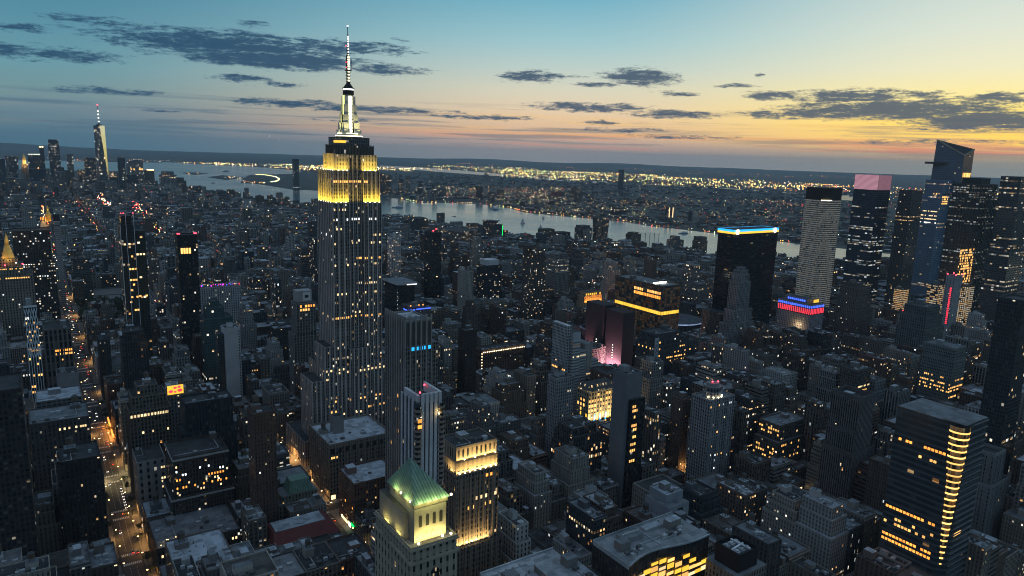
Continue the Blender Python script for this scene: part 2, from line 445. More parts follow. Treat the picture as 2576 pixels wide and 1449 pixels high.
class MB:
    """Collects faces in world metres and links them as one mesh object."""
    def __init__(s, seed=0.0):
        s.v, s.f, s.uv, s.t, s.g, s.l = [], [], [], [], [], []
        s.seed = float(seed)

    def face(s, pts, uvs, st, bay=None):
        i = len(s.v)
        s.v.extend(pts)
        s.f.append(tuple(range(i, i + len(pts))))
        s.uv.extend(uvs)
        s.t.append((*st['c'], st['g']))
        s.g.append((bay or st['bay'], st['fl'], st['wx'], st['wy']))
        s.l.append((st['p'], st['pf'], s.seed, st['s']))

    def wall(s, a, b, z0, z1, st, a2=None, b2=None):
        L = math.hypot(b[0] - a[0], b[1] - a[1])
        if L < 0.01:
            return
        nb = max(1, round(L / st['bay']))
        bay = L / nb
        a2, b2 = a2 or a, b2 or b
        L2 = math.hypot(b2[0] - a2[0], b2[1] - a2[1])
        o = (L - L2) / 2
        k = round(s.seed * 31 + a[0] * 3 + a[1] * 7) % 50 * nb * bay
        if L2 < 0.01:
            s.face([(a[0], a[1], z0), (b[0], b[1], z0), (b2[0], b2[1], z1)], [(k, z0), (k + L, z0), (k + L / 2, z1)], st, bay)
        else:
            s.face([(a[0], a[1], z0), (b[0], b[1], z0), (b2[0], b2[1], z1), (a2[0], a2[1], z1)],
                   [(k, z0), (k + L, z0), (k + L - o, z1), (k + o, z1)], st, bay)

    def prism(s, pts, z0, z1, st, top=TAR, pts2=None, bottom=False):
        """Footprint counter-clockwise from above; pts2 gives the upper outline when it differs."""
        n = len(pts)
        p2 = pts2 or pts
        for i in range(n):
            j = (i + 1) % n
            s.wall(pts[i], pts[j], z0, z1, st, p2[i], p2[j])
        if top is not None:
            s.face([(x, y, z1) for x, y in p2], [(x, y) for x, y in p2], top)
        if bottom:
            s.face([(x, y, z0) for x, y in reversed(pts)], [(x, y) for x, y in reversed(pts)], st if st['wx'] == 0 else TAR)

    def box(s, x0, x1, y0, y1, z0, z1, st, top=None, bottom=False):
        s.prism([(x0, y0), (x1, y0), (x1, y1), (x0, y1)], z0, z1, st, top if top is not None else (st if st['wx'] == 0 else TAR), bottom=bottom)

    def parapet(s, x0, x1, y0, y1, z, h, t, st):
        st = solid(st['c'])
        s.box(x0, x1, y0, y0 + t, z, z + h, st)
        s.box(x0, x1, y1 - t, y1, z, z + h, st)
        s.box(x0, x0 + t, y0 + t, y1 - t, z, z + h, st)
        s.box(x1 - t, x1, y0 + t, y1 - t, z, z + h, st)

    def circ(s, cx, cy_, r, n=12, ph=0.0):
        return [(cx + r * math.cos(ph + 2 * math.pi * i / n), cy_ + r * math.sin(ph + 2 * math.pi * i / n)) for i in range(n)]

    def drum(s, cx, cy_, r, z0, z1, st, r2=None, n=12, top=None, bottom=False):
        s.prism(s.circ(cx, cy_, r, n), z0, z1, st, top or solid(st['c']), s.circ(cx, cy_, r if r2 is None else r2, n), bottom)

    def bar(s, p, q, r, st):
        """A square bar between two points."""
        p, q = Vector(p), Vector(q)
        d = (q - p).normalized()
        a = d.cross(Vector((0, 0, 1)) if abs(d.z) < 0.9 else Vector((1, 0, 0))).normalized() * r
        b = d.cross(a).normalized() * r
        c0 = [p + a + b, p - a + b, p - a - b, p + a - b]
        c1 = [x + (q - p) for x in c0]
        u4 = [(0, 0)] * 4
        for i in range(4):
            j = (i + 1) % 4
            s.face([tuple(c0[j]), tuple(c0[i]), tuple(c1[i]), tuple(c1[j])], u4, st)
        s.face([tuple(x) for x in c0], u4, st)
        s.face([tuple(x) for x in reversed(c1)], u4, st)

    def build(s, name, material=None, parent=None, kind=None):
        loc = Vector((0, 0, 0))
        q = parent
        while q is not None:
            loc = loc + q.location
            q = q.parent
        me = bpy.data.meshes.new(name)
        me.from_pydata([(x - loc.x, y - loc.y, z - loc.z) for x, y, z in s.v], [], s.f)
        if s.f:
            ul = me.uv_layers.new(name='wall')
            flat = [c for t in s.uv for c in t]
            ul.data.foreach_set('uv', flat)
            for nm, data in (('tint', s.t), ('grid', s.g), ('lamp', s.l)):
                at = me.attributes.new(nm, 'FLOAT_COLOR', 'FACE')
                at.data.foreach_set('color', [c for t in data for c in t])
        me.materials.append(MATS[material] if isinstance(material, str) else (material or FAC))
        o = bpy.data.objects.new(name, me)
        COL.objects.link(o)
        if parent is not None:
            o.parent = parent
        if kind:
            o['kind'] = kind
        return o


def thing(name, label, cat, loc, group=None):
    o = bpy.data.objects.new(name, None)
    o.empty_display_size = 5.0
    COL.objects.link(o)
    o.location = loc
    o['label'], o['category'] = label, cat
    if group:
        o['group'] = group
    return o


def tag(o, label, cat, group=None):
    o['label'], o['category'] = label, cat
    if group:
        o['group'] = group
    return o


def struct(o):
    o['kind'] = 'structure'
    return o


_cubes = {}


def small(name, m, parent, x0, x1, y0, y1, z0, z1):
    """A small box part that shares one cube per material (windows, lamps)."""
    if (name, m) not in _cubes:
        me = bpy.data.meshes.new(name)
        c = 0.5
        me.from_pydata([(-c, -c, -c), (c, -c, -c), (c, c, -c), (-c, c, -c), (-c, -c, c), (c, -c, c), (c, c, c), (-c, c, c)], [],
                       [(0, 3, 2, 1), (4, 5, 6, 7), (0, 1, 5, 4), (1, 2, 6, 5), (2, 3, 7, 6), (3, 0, 4, 7)])
        me.materials.append(MATS[m])
        _cubes[(name, m)] = me
    o = bpy.data.objects.new(name, _cubes[(name, m)])
    COL.objects.link(o)
    loc = Vector((0, 0, 0))
    q = parent
    while q is not None:
        loc = loc + q.location
        q = q.parent
    o.location = Vector(((x0 + x1) / 2, (y0 + y1) / 2, (z0 + z1) / 2)) - loc
    o.scale = (x1 - x0, y1 - y0, z1 - z0)
    o.parent = parent
    return o


def pane(par, face, a, z, c, wd=1.6, ht=2.0, m='warm_glow', name='lit_window'):
    """A lit window on the north ('N', plane y=c) or east ('E', plane x=c) wall, a little proud of it."""
    if face == 'N':
        return small(name, m, par, a - wd / 2, a + wd / 2, c - 0.12, c + 0.2, z, z + ht)
    return small(name, m, par, c - 0.12, c + 0.2, a - wd / 2, a + wd / 2, z, z + ht)


def panes(par, face, a0, a1, n, z, c, wd=1.6, ht=2.0, m='warm_glow', skip=0.0, rnd=None, name='lit_window'):
    rnd = rnd or random.Random(int(a0 * 7 + z * 3))
    for i in range(n):
        if rnd.random() >= skip:
            pane(par, face, a0 + (a1 - a0) * (i + 0.5) / n, z, c, wd, ht, m, name)


def lamp(name, parent, loc, energy, color, kind='POINT', size=0.5, rot=None, sx=None, sy=None, angle=None):
    d = bpy.data.lights.new(name, kind)
    d.energy = energy
    d.color = color
    d.volume_factor = 0.0
    if kind == 'AREA':
        d.shape = 'RECTANGLE'
        d.size, d.size_y = sx, sy
    else:
        d.shadow_soft_size = size
    if kind == 'SPOT':
        d.spot_size = angle or R(100)
        d.spot_blend = 0.6
    o = bpy.data.objects.new(name, d)
    COL.objects.link(o)
    off = Vector((0, 0, 0))
    q = parent
    while q is not None:
        off = off + q.location
        q = q.parent
    o.location = Vector(loc) - off
    if rot:
        o.rotation_euler = rot
    o.parent = parent
    return o


def aim(v):
    return Vector(v).to_track_quat('-Z', 'Y').to_euler()


def piers(mb, face, a0, a1, c, z0, z1, n, wd, dp, st):
    """n+1 upright stone piers standing proud of a wall."""
    st = solid(st)
    for i in range(n + 1):
        a = a0 + (a1 - a0) * i / n
        l, h = max(a0, a - wd / 2), min(a1, a + wd / 2)
        if face == 'N':
            mb.box(l, h, c - dp, c, z0, z1, st)
        else:
            mb.box(c - dp, c, l, h, z0, z1, st)


def tank(par, x, y, z, s=1.0):
    """A wooden rooftop water tank on its steel legs."""
    b = MB()
    wood, steel = solid((0.11, 0.085, 0.065)), solid((0.05, 0.05, 0.05))
    for ax in (-1, 1):
        for ay in (-1, 1):
            b.box(x + ax * 1.5 * s - .15, x + ax * 1.5 * s + .15, y + ay * 1.5 * s - .15, y + ay * 1.5 * s + .15, z, z + 2.6 * s, steel)
    b.drum(x, y, 2.3 * s, z + 2.6 * s, z + 6.4 * s, wood, n=10, bottom=True)
    b.drum(x, y, 2.5 * s, z + 6.4 * s, z + 8.0 * s, solid((0.07, 0.07, 0.072)), r2=0.05, n=10)
    return b.build('water_tank', FAC, par)


def roof_gear(par, x0, x1, y0, y1, z, rnd, n=3, tanks=1, wallc=(0.2, 0.19, 0.18)):
    """Bulkheads, cooling units, ducts and water tanks on a flat roof."""
    w_, d_ = x1 - x0, y1 - y0
    if w_ < 7 or d_ < 7:
        return
    bw, bd = min(w_ * 0.4, rnd.uniform(5, 11)), min(d_ * 0.4, rnd.uniform(5, 9))
    bx, by = rnd.uniform(x0 + 1.5, x1 - bw - 1.5), rnd.uniform(y0 + d_ * 0.35, y1 - bd - 1.5)
    b = MB(rnd.random() * 90)
    bh = rnd.uniform(3, 6.5)
    b.box(bx, bx + bw, by, by + bd, z, z + bh, solid(wallc), SILVER if rnd.random() < 0.5 else GREYROOF)
    b.build('bulkhead', FAC, par)
    for _ in range(n):
        cx, cy_ = rnd.uniform(x0 + 2.5, x1 - 2.5), rnd.uniform(y0 + 2.5, max(y0 + 2.6, by - 2.0))
        b = MB()
        k = rnd.uniform(1.0, 2.0)
        b.box(cx - k, cx + k, cy_ - k * 0.7, cy_ + k * 0.7, z, z + rnd.uniform(1.2, 2.4), solid((0.34, 0.36, 0.38)) if rnd.random() < .6 else solid((0.1, 0.1, 0.1)))
        b.build('air_conditioner', FAC, par)
    for _ in range(max(1, n - 1)):
        vx, vy = rnd.uniform(x0 + 1.2, x1 - 1.2), rnd.uniform(y0 + 1.2, y1 - 1.2)
        if bx - 1 < vx < bx + bw + 1 and by - 1 < vy < by + bd + 1:
            continue
        b = MB()
        b.drum(vx, vy, rnd.uniform(.3, .6), z, z + rnd.uniform(.9, 2.0), solid((0.25, 0.26, 0.27)), n=8)
        b.build('vent_pipe', FAC, par)
    if w_ > 14:
        b = MB()
        py = rnd.uniform(y0 + 1.5, y0 + d_ * .3)
        b.bar((x0 + 1.5, py, z + .5), (bx + bw / 2, py, z + .5), .3, solid((0.3, 0.31, 0.32)))
        b.bar((bx + bw / 2, py + .3, z + .5), (bx + bw / 2, by, z + .5), .3, solid((0.3, 0.31, 0.32)))
        b.build('duct', FAC, par)
    for _ in range(tanks):
        if bw > 5 and bd > 5:
            tank(par, bx + bw / 2, by + bd / 2, z + bh, rnd.uniform(0.8, 1.1))


def shell(par, x0, x1, y0, y1, h, st, seed, tiers=None, roof=TAR, pier=None, parapet=1.2, z0=0.0, name='facade'):
    """The walls of a building: stacked tiers (z_top, inset x0, inset x1, inset y0, inset y1)."""
    b = MB(seed)
    z = z0
    for zt, a, c, e, f in tiers or [(h, 0, 0, 0, 0)]:
        X0, X1, Y0, Y1 = x0 + a, x1 - c, y0 + e, y1 - f
        b.box(X0, X1, Y0, Y1, z, zt, st, roof)
        if pier:
            n_, wd, dp, pc = pier
            piers(b, 'N', X0, X1, Y0, z, zt + 0.6, max(1, round((X1 - X0) / n_)), wd, dp, pc)
            piers(b, 'E', Y0, Y1, X0, z, zt + 0.6, max(1, round((Y1 - Y0) / n_)), wd, dp, pc)
        if parapet:
            b.parapet(X0, X1, Y0, Y1, zt, parapet, 0.5, st)
        z = zt
    b.build(name, FAC, par)
    return X0, X1, Y0, Y1


def building(name, label, rect, st, seed, tiers=None, roof=TAR, pier=None, gear=3, tanks=1, parapet=1.2, group=None, cat='building'):
    x0, x1, y0, y1, h = rect
    t = thing(name, label, cat, ((x0 + x1) / 2, (y0 + y1) / 2, 0), group)
    if tiers:
        tiers = [(zt if zt > 2 else zt * h, *k) for zt, *k in tiers]
    X = shell(t, x0, x1, y0, y1, h, st, seed, tiers, roof, pier, parapet)
    if gear or tanks:
        roof_gear(t, *X, h, random.Random(seed * 13 + 1), gear, tanks, tuple(min(0.5, c * 1.2 + 0.03) for c in st['c']))
    return t
# ------------------------------------------------------------------ the lie of the land
ground_b = MB()
gp = ground_b.circ(0, 0, 31000, 96)
ground_b.face([(x, y, 0) for x, y in gp], gp, TAR)
struct(ground_b.build('ground', LAND))

SHORE = [(1130, 9000), (760, 7400), (700, 6100), (780, 5300), (862, 5141), (992, 4701), (1109, 4408), (1182, 4174), (1326, 3913), (1425, 3271), (1516, 2942), (1572, 2578),
         (1637, 2404), (1677, 2092), (1752, 1910), (1802, 1781), (1907, 1606), (1987, 1506), (2079, 1376), (2240, 900), (2420, 0)]
FAR_SHORE = [(2950, 0), (2760, 900), (2575, 1727), (2560, 1827), (2538, 1949), (2532, 2137), (2506, 2351), (2471, 2473), (2505, 2737), (2459, 2869), (2374, 3030), (2300, 3298),
             (2401, 3640), (2374, 3938), (2161, 4077), (2040, 4062), (2060, 4457), (2000, 4582), (1900, 5200), (1760, 5460), (1673, 5467), (1646, 5901), (1616, 6393), (1700, 7200), (2050, 8302),
             (2700, 8731), (3130, 9830), (2887, 11368), (2292, 12438), (1965, 13365)]


def sheet(name, pts, z, m):
    bm = bmesh.new()
    vs = [bm.verts.new((x, y, z)) for x, y in pts]
    f = bm.faces.new(vs)
    if f.normal.z < 0:
        f.normal_flip()
    bmesh.ops.triangulate(bm, faces=[f])
    me = bpy.data.meshes.new(name)
    bm.to_mesh(me); bm.free()
    me.materials.append(m)
    o = bpy.data.objects.new(name, me)
    COL.objects.link(o)
    return struct(o)


# the river widens into the bay
sheet('river', SHORE + FAR_SHORE + [(1794, 13008), (1146, 12785), (605, 13071), (-900, 12800), (-1500, 9000)], 0.6, WATER)
sheet('bay_inlet', [(6029, 13865), (6462, 12165), (6204, 9235), (6304, 7362), (6303, 7044), (5930, 6627), (5579, 7288), (5578, 8305), (5458, 10278), (5482, 12611)], 0.6, WATER)
sheet('creek', [(6300, 6500), (6348, 6368), (6702, 5680), (6687, 4852), (6730, 4450), (6860, 4450), (6830, 4852), (6850, 5680), (6480, 6420)], 0.6, WATER)
sheet('creek', [(7168, 4411), (7240, 4275), (6208, 3662), (6138, 3774)], 0.6, WATER)
sheet('creek', [(8051, 4380), (8047, 4195), (8700, 3700), (9100, 3400), (9150, 3520), (8760, 3850)], 0.6, WATER)
for nm, pts in (('island', [(1406, 8661), (1556, 8816), (1665, 8512), (1456, 8150)]), ('island', [(1472, 7593), (1725, 8111), (1817, 7563), (1527, 7026)]),
                ('island', [(1515, 6454), (1600, 6780), (1700, 6880), (1768, 6335)])):
    sheet(nm, pts, 2.0, LAND)
PIERS = [(2140, 1290, 70), (2075, 1420, 60), (2005, 1530, 90), (1905, 1655, 110), (1850, 1740, 120)]

# low hills beyond the far shore make the skyline of the land
hb = MB()
rndh = random.Random(5)
prev = None
N_ = 150
for i in range(N_ + 1):
    a = R(-6 + 84 * i / N_)
    dd = 26500 + 1500 * math.sin(i * 0.21)
    hgt = 30 + 75 * (0.5 + 0.5 * math.sin(i * 0.083 + 1.2)) * (0.6 + 0.4 * math.sin(i * 0.31)) + rndh.uniform(0, 8) + (70 if i < 22 else 0) * math.sin(min(1, i / 22) * math.pi)
    cur = [((dd - 2600) * math.sin(a), (dd - 2600) * math.cos(a), 0.0), (dd * math.sin(a), dd * math.cos(a), hgt), ((dd + 2600) * math.sin(a), (dd + 2600) * math.cos(a), 0.0)]
    if prev:
        for k in (0, 1):
            hb.face([prev[k], cur[k], cur[k + 1], prev[k + 1]], [(0, 0)] * 4, TAR)
    prev = cur
struct(hb.build('hills', LAND))

# ------------------------------------------------------------------ the street grid
AVES = [(-330, -130), (-104, 30), (57, 183), (208, 464), (492, 738), (763, 1013), (1038, 1288), (1313, 1563), (1588, 1838), (1862, 2300)]
STREET = lambda k: 688 + (34 - k) * 80.5

# rectangles (x0, x1, y0, y1, height) of the buildings built one by one
H = dict(
 lattice=(-15, -4, 885, 900, 154.7), nylife=(-49, -19, 1262, 1320, 163), metnorth=(-33.5, 26, 1425, 1475, 174), banded45=(33.5, 44, 1640, 1665, 168),
 mettower=(6, 25, 1512, 1535, 156), whiteline=(89.3, 104.6, 1020, 1053, 235), darkslab=(155, 179.4, 1030, 1051, 204.6), rooftophotel=(192, 251, 1110, 1140, 117),
 tealtower=(167.6, 202, 950, 977, 121), whiteslab=(175, 192.6, 870, 890, 112.6), darkcenter=(68.7, 93.5, 860, 887, 122.6), litrows=(57, 91, 700, 728, 108),
 billboard=(96, 122, 760, 785, 78), stone=(57, 79.5, 665, 728, 53.8), brickstep=(78, 120, 612, 651.5, 73), brickbox=(95.6, 134.8, 655, 678, 103),
 brickbase=(57, 116, 560, 610, 27), lowteal=(59, 96, 485, 533, 47), blackblock=(0, 29.5, 610, 648, 87), leftmid=(-11, 25, 770, 810, 86),
 classical=(0, 26, 930, 970, 117), greywall=(7.6, 27, 860, 884, 85), leftroof=(-16, 26.5, 690, 730, 94), brown=(129, 146, 560, 579, 119.5),
 arcade=(210, 272, 620, 677, 53.7), brickgreen=(208, 250, 555, 592, 43.5), mansard=(149, 183, 570, 590, 50), redroof=(131, 183, 520, 552, 34),
 tower400=(219, 241, 480, 513.7, 205), striped=(168, 183.3, 357, 377, 192), pyramid=(118, 140, 262, 299, 162), amber=(209.5, 241.7, 385, 404.5, 139.6),
 esb=(213, 340, 703, 764, 320), r1brick=(524, 600, 860, 884, 43), r2slim=(447, 464, 780, 798, 99), r3brown=(519.5, 538, 900, 915, 107),
 r4office=(699, 719, 1350, 1390, 154), r5white=(672, 695, 1500, 1522, 132), r7resid=(763, 812, 1100, 1129, 155), r9=(798, 842, 1300, 1333, 96),
 r10dark=(436, 464, 960, 1005, 127), r11neon=(414, 450, 880, 912, 112), penn2=(787, 827, 770, 876, 132), shroud=(714.6, 738, 775, 860, 97),
 whitestep=(523, 544, 660, 697, 123), orange=(827, 875, 1000, 1023, 76), macys=(653, 738, 650, 684, 98), nelson=(862, 890, 690, 707.5, 166),
 onepenn=(891, 1000, 730, 760, 213), beacons=(521, 556.6, 445, 468, 112), blank=(425, 443.5, 460, 478, 134.5), litclassic=(503, 545, 600, 620, 74),
 greyslab=(409, 431, 540, 554, 110), mw_round=(1318, 1376, 850, 906, 276), mw_pink=(1496, 1546.6, 850, 903, 303), mw_dark=(1541, 1585, 800, 827, 273),
 hy_blue=(1734, 1791, 830, 870, 294), hy50=(1472, 1544, 640, 692, 294), hyright=(1426, 1475, 560, 592, 311), hy30=(1780, 1824, 815, 880, 344),
 redblue=(1098, 1138, 720, 786, 83), artdeco=(1203, 1244, 700, 734, 115), goldlit=(1400, 1421, 720, 738, 86), whitelit=(1361, 1386, 640, 658, 111),
 redstripe=(1241, 1264, 560, 575, 149), goldlit2=(1434, 1458, 620, 637, 107), greentower=(972, 1013, 470, 505, 140), bandoffice=(900, 931, 400, 438, 111),
 midoffice=(763, 792, 440, 461, 93.5), court=(611, 634.5, 350, 378, 112), bryant=(516.7, 551.6, 225, 271, 151), gothic=(657, 678, 255, 272, 85),
 rightedge=(763, 792, 290, 312, 203), library=(272, 341, 290, 322, 90), blackbox=(335.4, 353, 262, 280, 92), greyblank=(397, 420, 375, 401, 60),
 darkroof=(355, 376, 330, 345, 69), gridhotel=(255, 278.5, 855, 876, 138), stepamber=(613, 659, 430, 455, 59.6), brownglow=(525, 539, 482, 497, 86.8),
 palegable=(807.6, 838, 440, 463, 72), columns=(781, 806.5, 400, 416, 76.5), greyloft=(543, 560, 545, 562, 106), goldfront=(589.6, 611, 395, 412, 16), leftdark=(-40, -15, 560, 600, 164),
 flatroof=(206, 262, 300, 348.3, 76), arena=(905, 1010, 845, 950, 40))
# the lowest level at which each of them is seen over what stands before it
SEEN = dict(lattice=56, nylife=90, metnorth=32, banded45=27, whiteline=107, darkslab=76, rooftophotel=80, tealtower=14, whiteslab=30, darkcenter=65, litrows=62,
 stone=2, brickstep=25, brickbox=70, brickbase=0, lowteal=40, blackblock=3, leftmid=70, classical=71, greywall=61, leftroof=60, brown=45, arcade=8, brickgreen=4,
 mansard=28, redroof=10, tower400=76, striped=129, amber=53, r1brick=0, r2slim=5, r3brown=84, r4office=5, r5white=35, r7resid=2, r9=5, r10dark=80, r11neon=99,
 penn2=31, shroud=4, whitestep=0, orange=42, macys=55, nelson=72, onepenn=90, beacons=5, blank=52, litclassic=16, greyslab=75, mw_round=44, mw_pink=36,
 mw_dark=91, hy_blue=28, hy50=55, hyright=66, hy30=271, redblue=32, artdeco=15, goldlit=41, whitelit=68, redstripe=67, goldlit2=67, greentower=93,
 bandoffice=37, midoffice=61, court=0, bryant=30, gothic=0, rightedge=10, library=83, blackbox=78, greyblank=41, darkroof=61, esb=44, mettower=120, arena=25, pyramid=100, gridhotel=60, stepamber=12, brownglow=2, palegable=45, columns=40, greyloft=60, goldfront=0, leftdark=60)


def bearing(x, y):
    return math.atan2(x - EYE.x, y - EYE.y)


def span(r):
    a = [bearing(x, y) for x in r[:2] for y in r[2:4]]
    return min(a), max(a)


SIGHT = []
for k_, r_ in H.items():
    a0_, a1_ = span(r_)
    d_ = math.hypot((r_[0] + r_[1]) / 2 - EYE.x, r_[2] - EYE.y)
    SIGHT.append((a0_, a1_, d_, SEEN.get(k_, 0)))


def cap(r, h):
    """Keep a house below the sight lines from the deck to the landmarks behind it."""
    a0, a1 = span(r)
    d = math.hypot((r[0] + r[1]) / 2 - EYE.x, r[2] - EYE.y)
    for b0, b1, D, zs in SIGHT:
        if D > d + 5 and min(a1, b1) - max(a0, b0) > 0.002:
            h = min(h, EYE.z - (EYE.z - zs) * d / D)
    return h


def shore_x(y):
    for (xa, ya), (xb, yb) in zip(SHORE, SHORE[1:]):
        if yb <= y <= ya:
            return xa + (xb - xa) * (y - ya) / (yb - ya)
    return 700


WALLS = [(0.105, 0.075, 0.06), (0.13, 0.10, 0.08), (0.17, 0.155, 0.135), (0.21, 0.20, 0.185), (0.12, 0.115, 0.115), (0.08, 0.075, 0.075),
         (0.26, 0.245, 0.22), (0.10, 0.065, 0.055), (0.30, 0.30, 0.29), (0.15, 0.125, 0.105), (0.06, 0.065, 0.075), (0.19, 0.17, 0.14)]


def lots():
    rnd = random.Random(42)
    out = []
    for k in range(40, -22, -1):
        ys = STREET(k) + 9
        for ai, (xa, xb) in enumerate(AVES):
            for row in (0, 1):
                y0 = ys + (0 if row == 0 else 31.5)
                x = xa
                while x < xb - 9:
                    w_ = rnd.choice([9, 12, 15, 18, 18, 22, 24, 30, 36]) * (1.25 if k < 12 else 1.0)
                    if xb - (x + w_) < 9:
                        w_ = xb - x
                    x0, x1 = x, min(xb, x + w_ - 0.1)
                    x += w_
                    dd = 31.4 - (rnd.choice([0, 0, 3, 7]) if row == 1 else 0)
                    y1 = y0 + dd
                    v = rnd.random()
                    z = rnd.random()
                    seed = rnd.randint(1, 9999)
                    cx = (x0 + x1) / 2
                    # heights by quarter
                    if y0 < 480:
                        h = 26 + 50 * v * v + (14 if cx < 190 else 0)
                        if cx > 480: h = 34 + 62 * v
                    elif y0 < 1050:
                        h = 26 + 58 * v * v
                        if cx > 760: h = 22 + 56 * v * v + (30 if z > 0.94 else 0)
                        if 480 < cx < 760 and y0 < 760: h = 36 + 55 * v
                        if cx < 190: h = 30 + 48 * v * v
                    elif y0 < 1900:
                        h = 19 + 48 * v * v
                        if z > 0.90: h += 42 * v + 10
                        if cx > 900: h = 15 + 30 * v * v + (36 * v + 10 if z > 0.91 and cx < 1300 else 0)
                    elif y0 < 4200:
                        h = 13 + 22 * v * v + (32 * v + 8 if z > 0.95 else 0)
                        if cx < 420: h += 7 * v
                    else:
                        h = 22 + 40 * v * v + (40 if z > 0.93 else 0)
                        if y0 > 4700 and cx < 420: h += 70 * z * z
                    if 640 < y0 < 1700 and 230 < cx < 1150 and z < 0.07:
                        h = 70 + 60 * v
                    if x1 > shore_x(y1) - 40:
                        continue
                    if y0 > 2600 and x1 < -0.03 * y0 - 60 or x1 < -0.05 * y0 - 40:
                        continue
                    a0, a1 = span((x0, x1, y0, y1))
                    if a1 < R(-4.5) or a0 > R(76):
                        continue
                    if 1400 < cx and 690 < y0 < 1010 and cx < 1860:
                        h = min(h, 30)
                    if any(x0 < r[1] + 0.6 and x1 > r[0] - 0.6 and y0 < r[3] + 0.6 and y1 > r[2] - 0.6 for r in H.values()):
                        # what is left of the lot beside a landmark
                        for r in H.values():
                            if x0 < r[1] + 0.6 and x1 > r[0] - 0.6 and y0 < r[3] + 0.6 and y1 > r[2] - 0.6:
                                if r[2] - y0 > 12: y1 = r[2] - 0.8
                                elif y1 - r[3] > 12: y0 = r[3] + 0.8
                                elif r[0] - x0 > 8: x1 = r[0] - 0.8
                                elif x1 - r[1] > 8: x0 = r[1] + 0.8
                                else: x1 = x0 - 1
                        if x1 - x0 < 7 or y1 - y0 < 9:
                            continue
                        if any(x0 < r[1] + 0.6 and x1 > r[0] - 0.6 and y0 < r[3] + 0.6 and y1 > r[2] - 0.6 for r in H.values()):
                            continue
                    if 85 < cx < 200 and 1560 < y0 < 1800 or (y0 > 1180 and 57 < cx < 180 and 1410 < y0 < 1640):   # the square with its trees
                        continue
                    h = cap((x0, x1, y0, y1), h)
                    if h < 8:
                        continue
                    out.append((round(x0, 1), round(x1, 1), round(y0, 1), round(y1, 1), round(h, 1), seed))
    return out


LOTS = lots()
# ------------------------------------------------------------------ the great limestone skyscraper in the middle
YEL, AMB, WARM = (1.0, 0.70, 0.06), (1.0, 0.66, 0.22), (1.0, 0.72, 0.36)


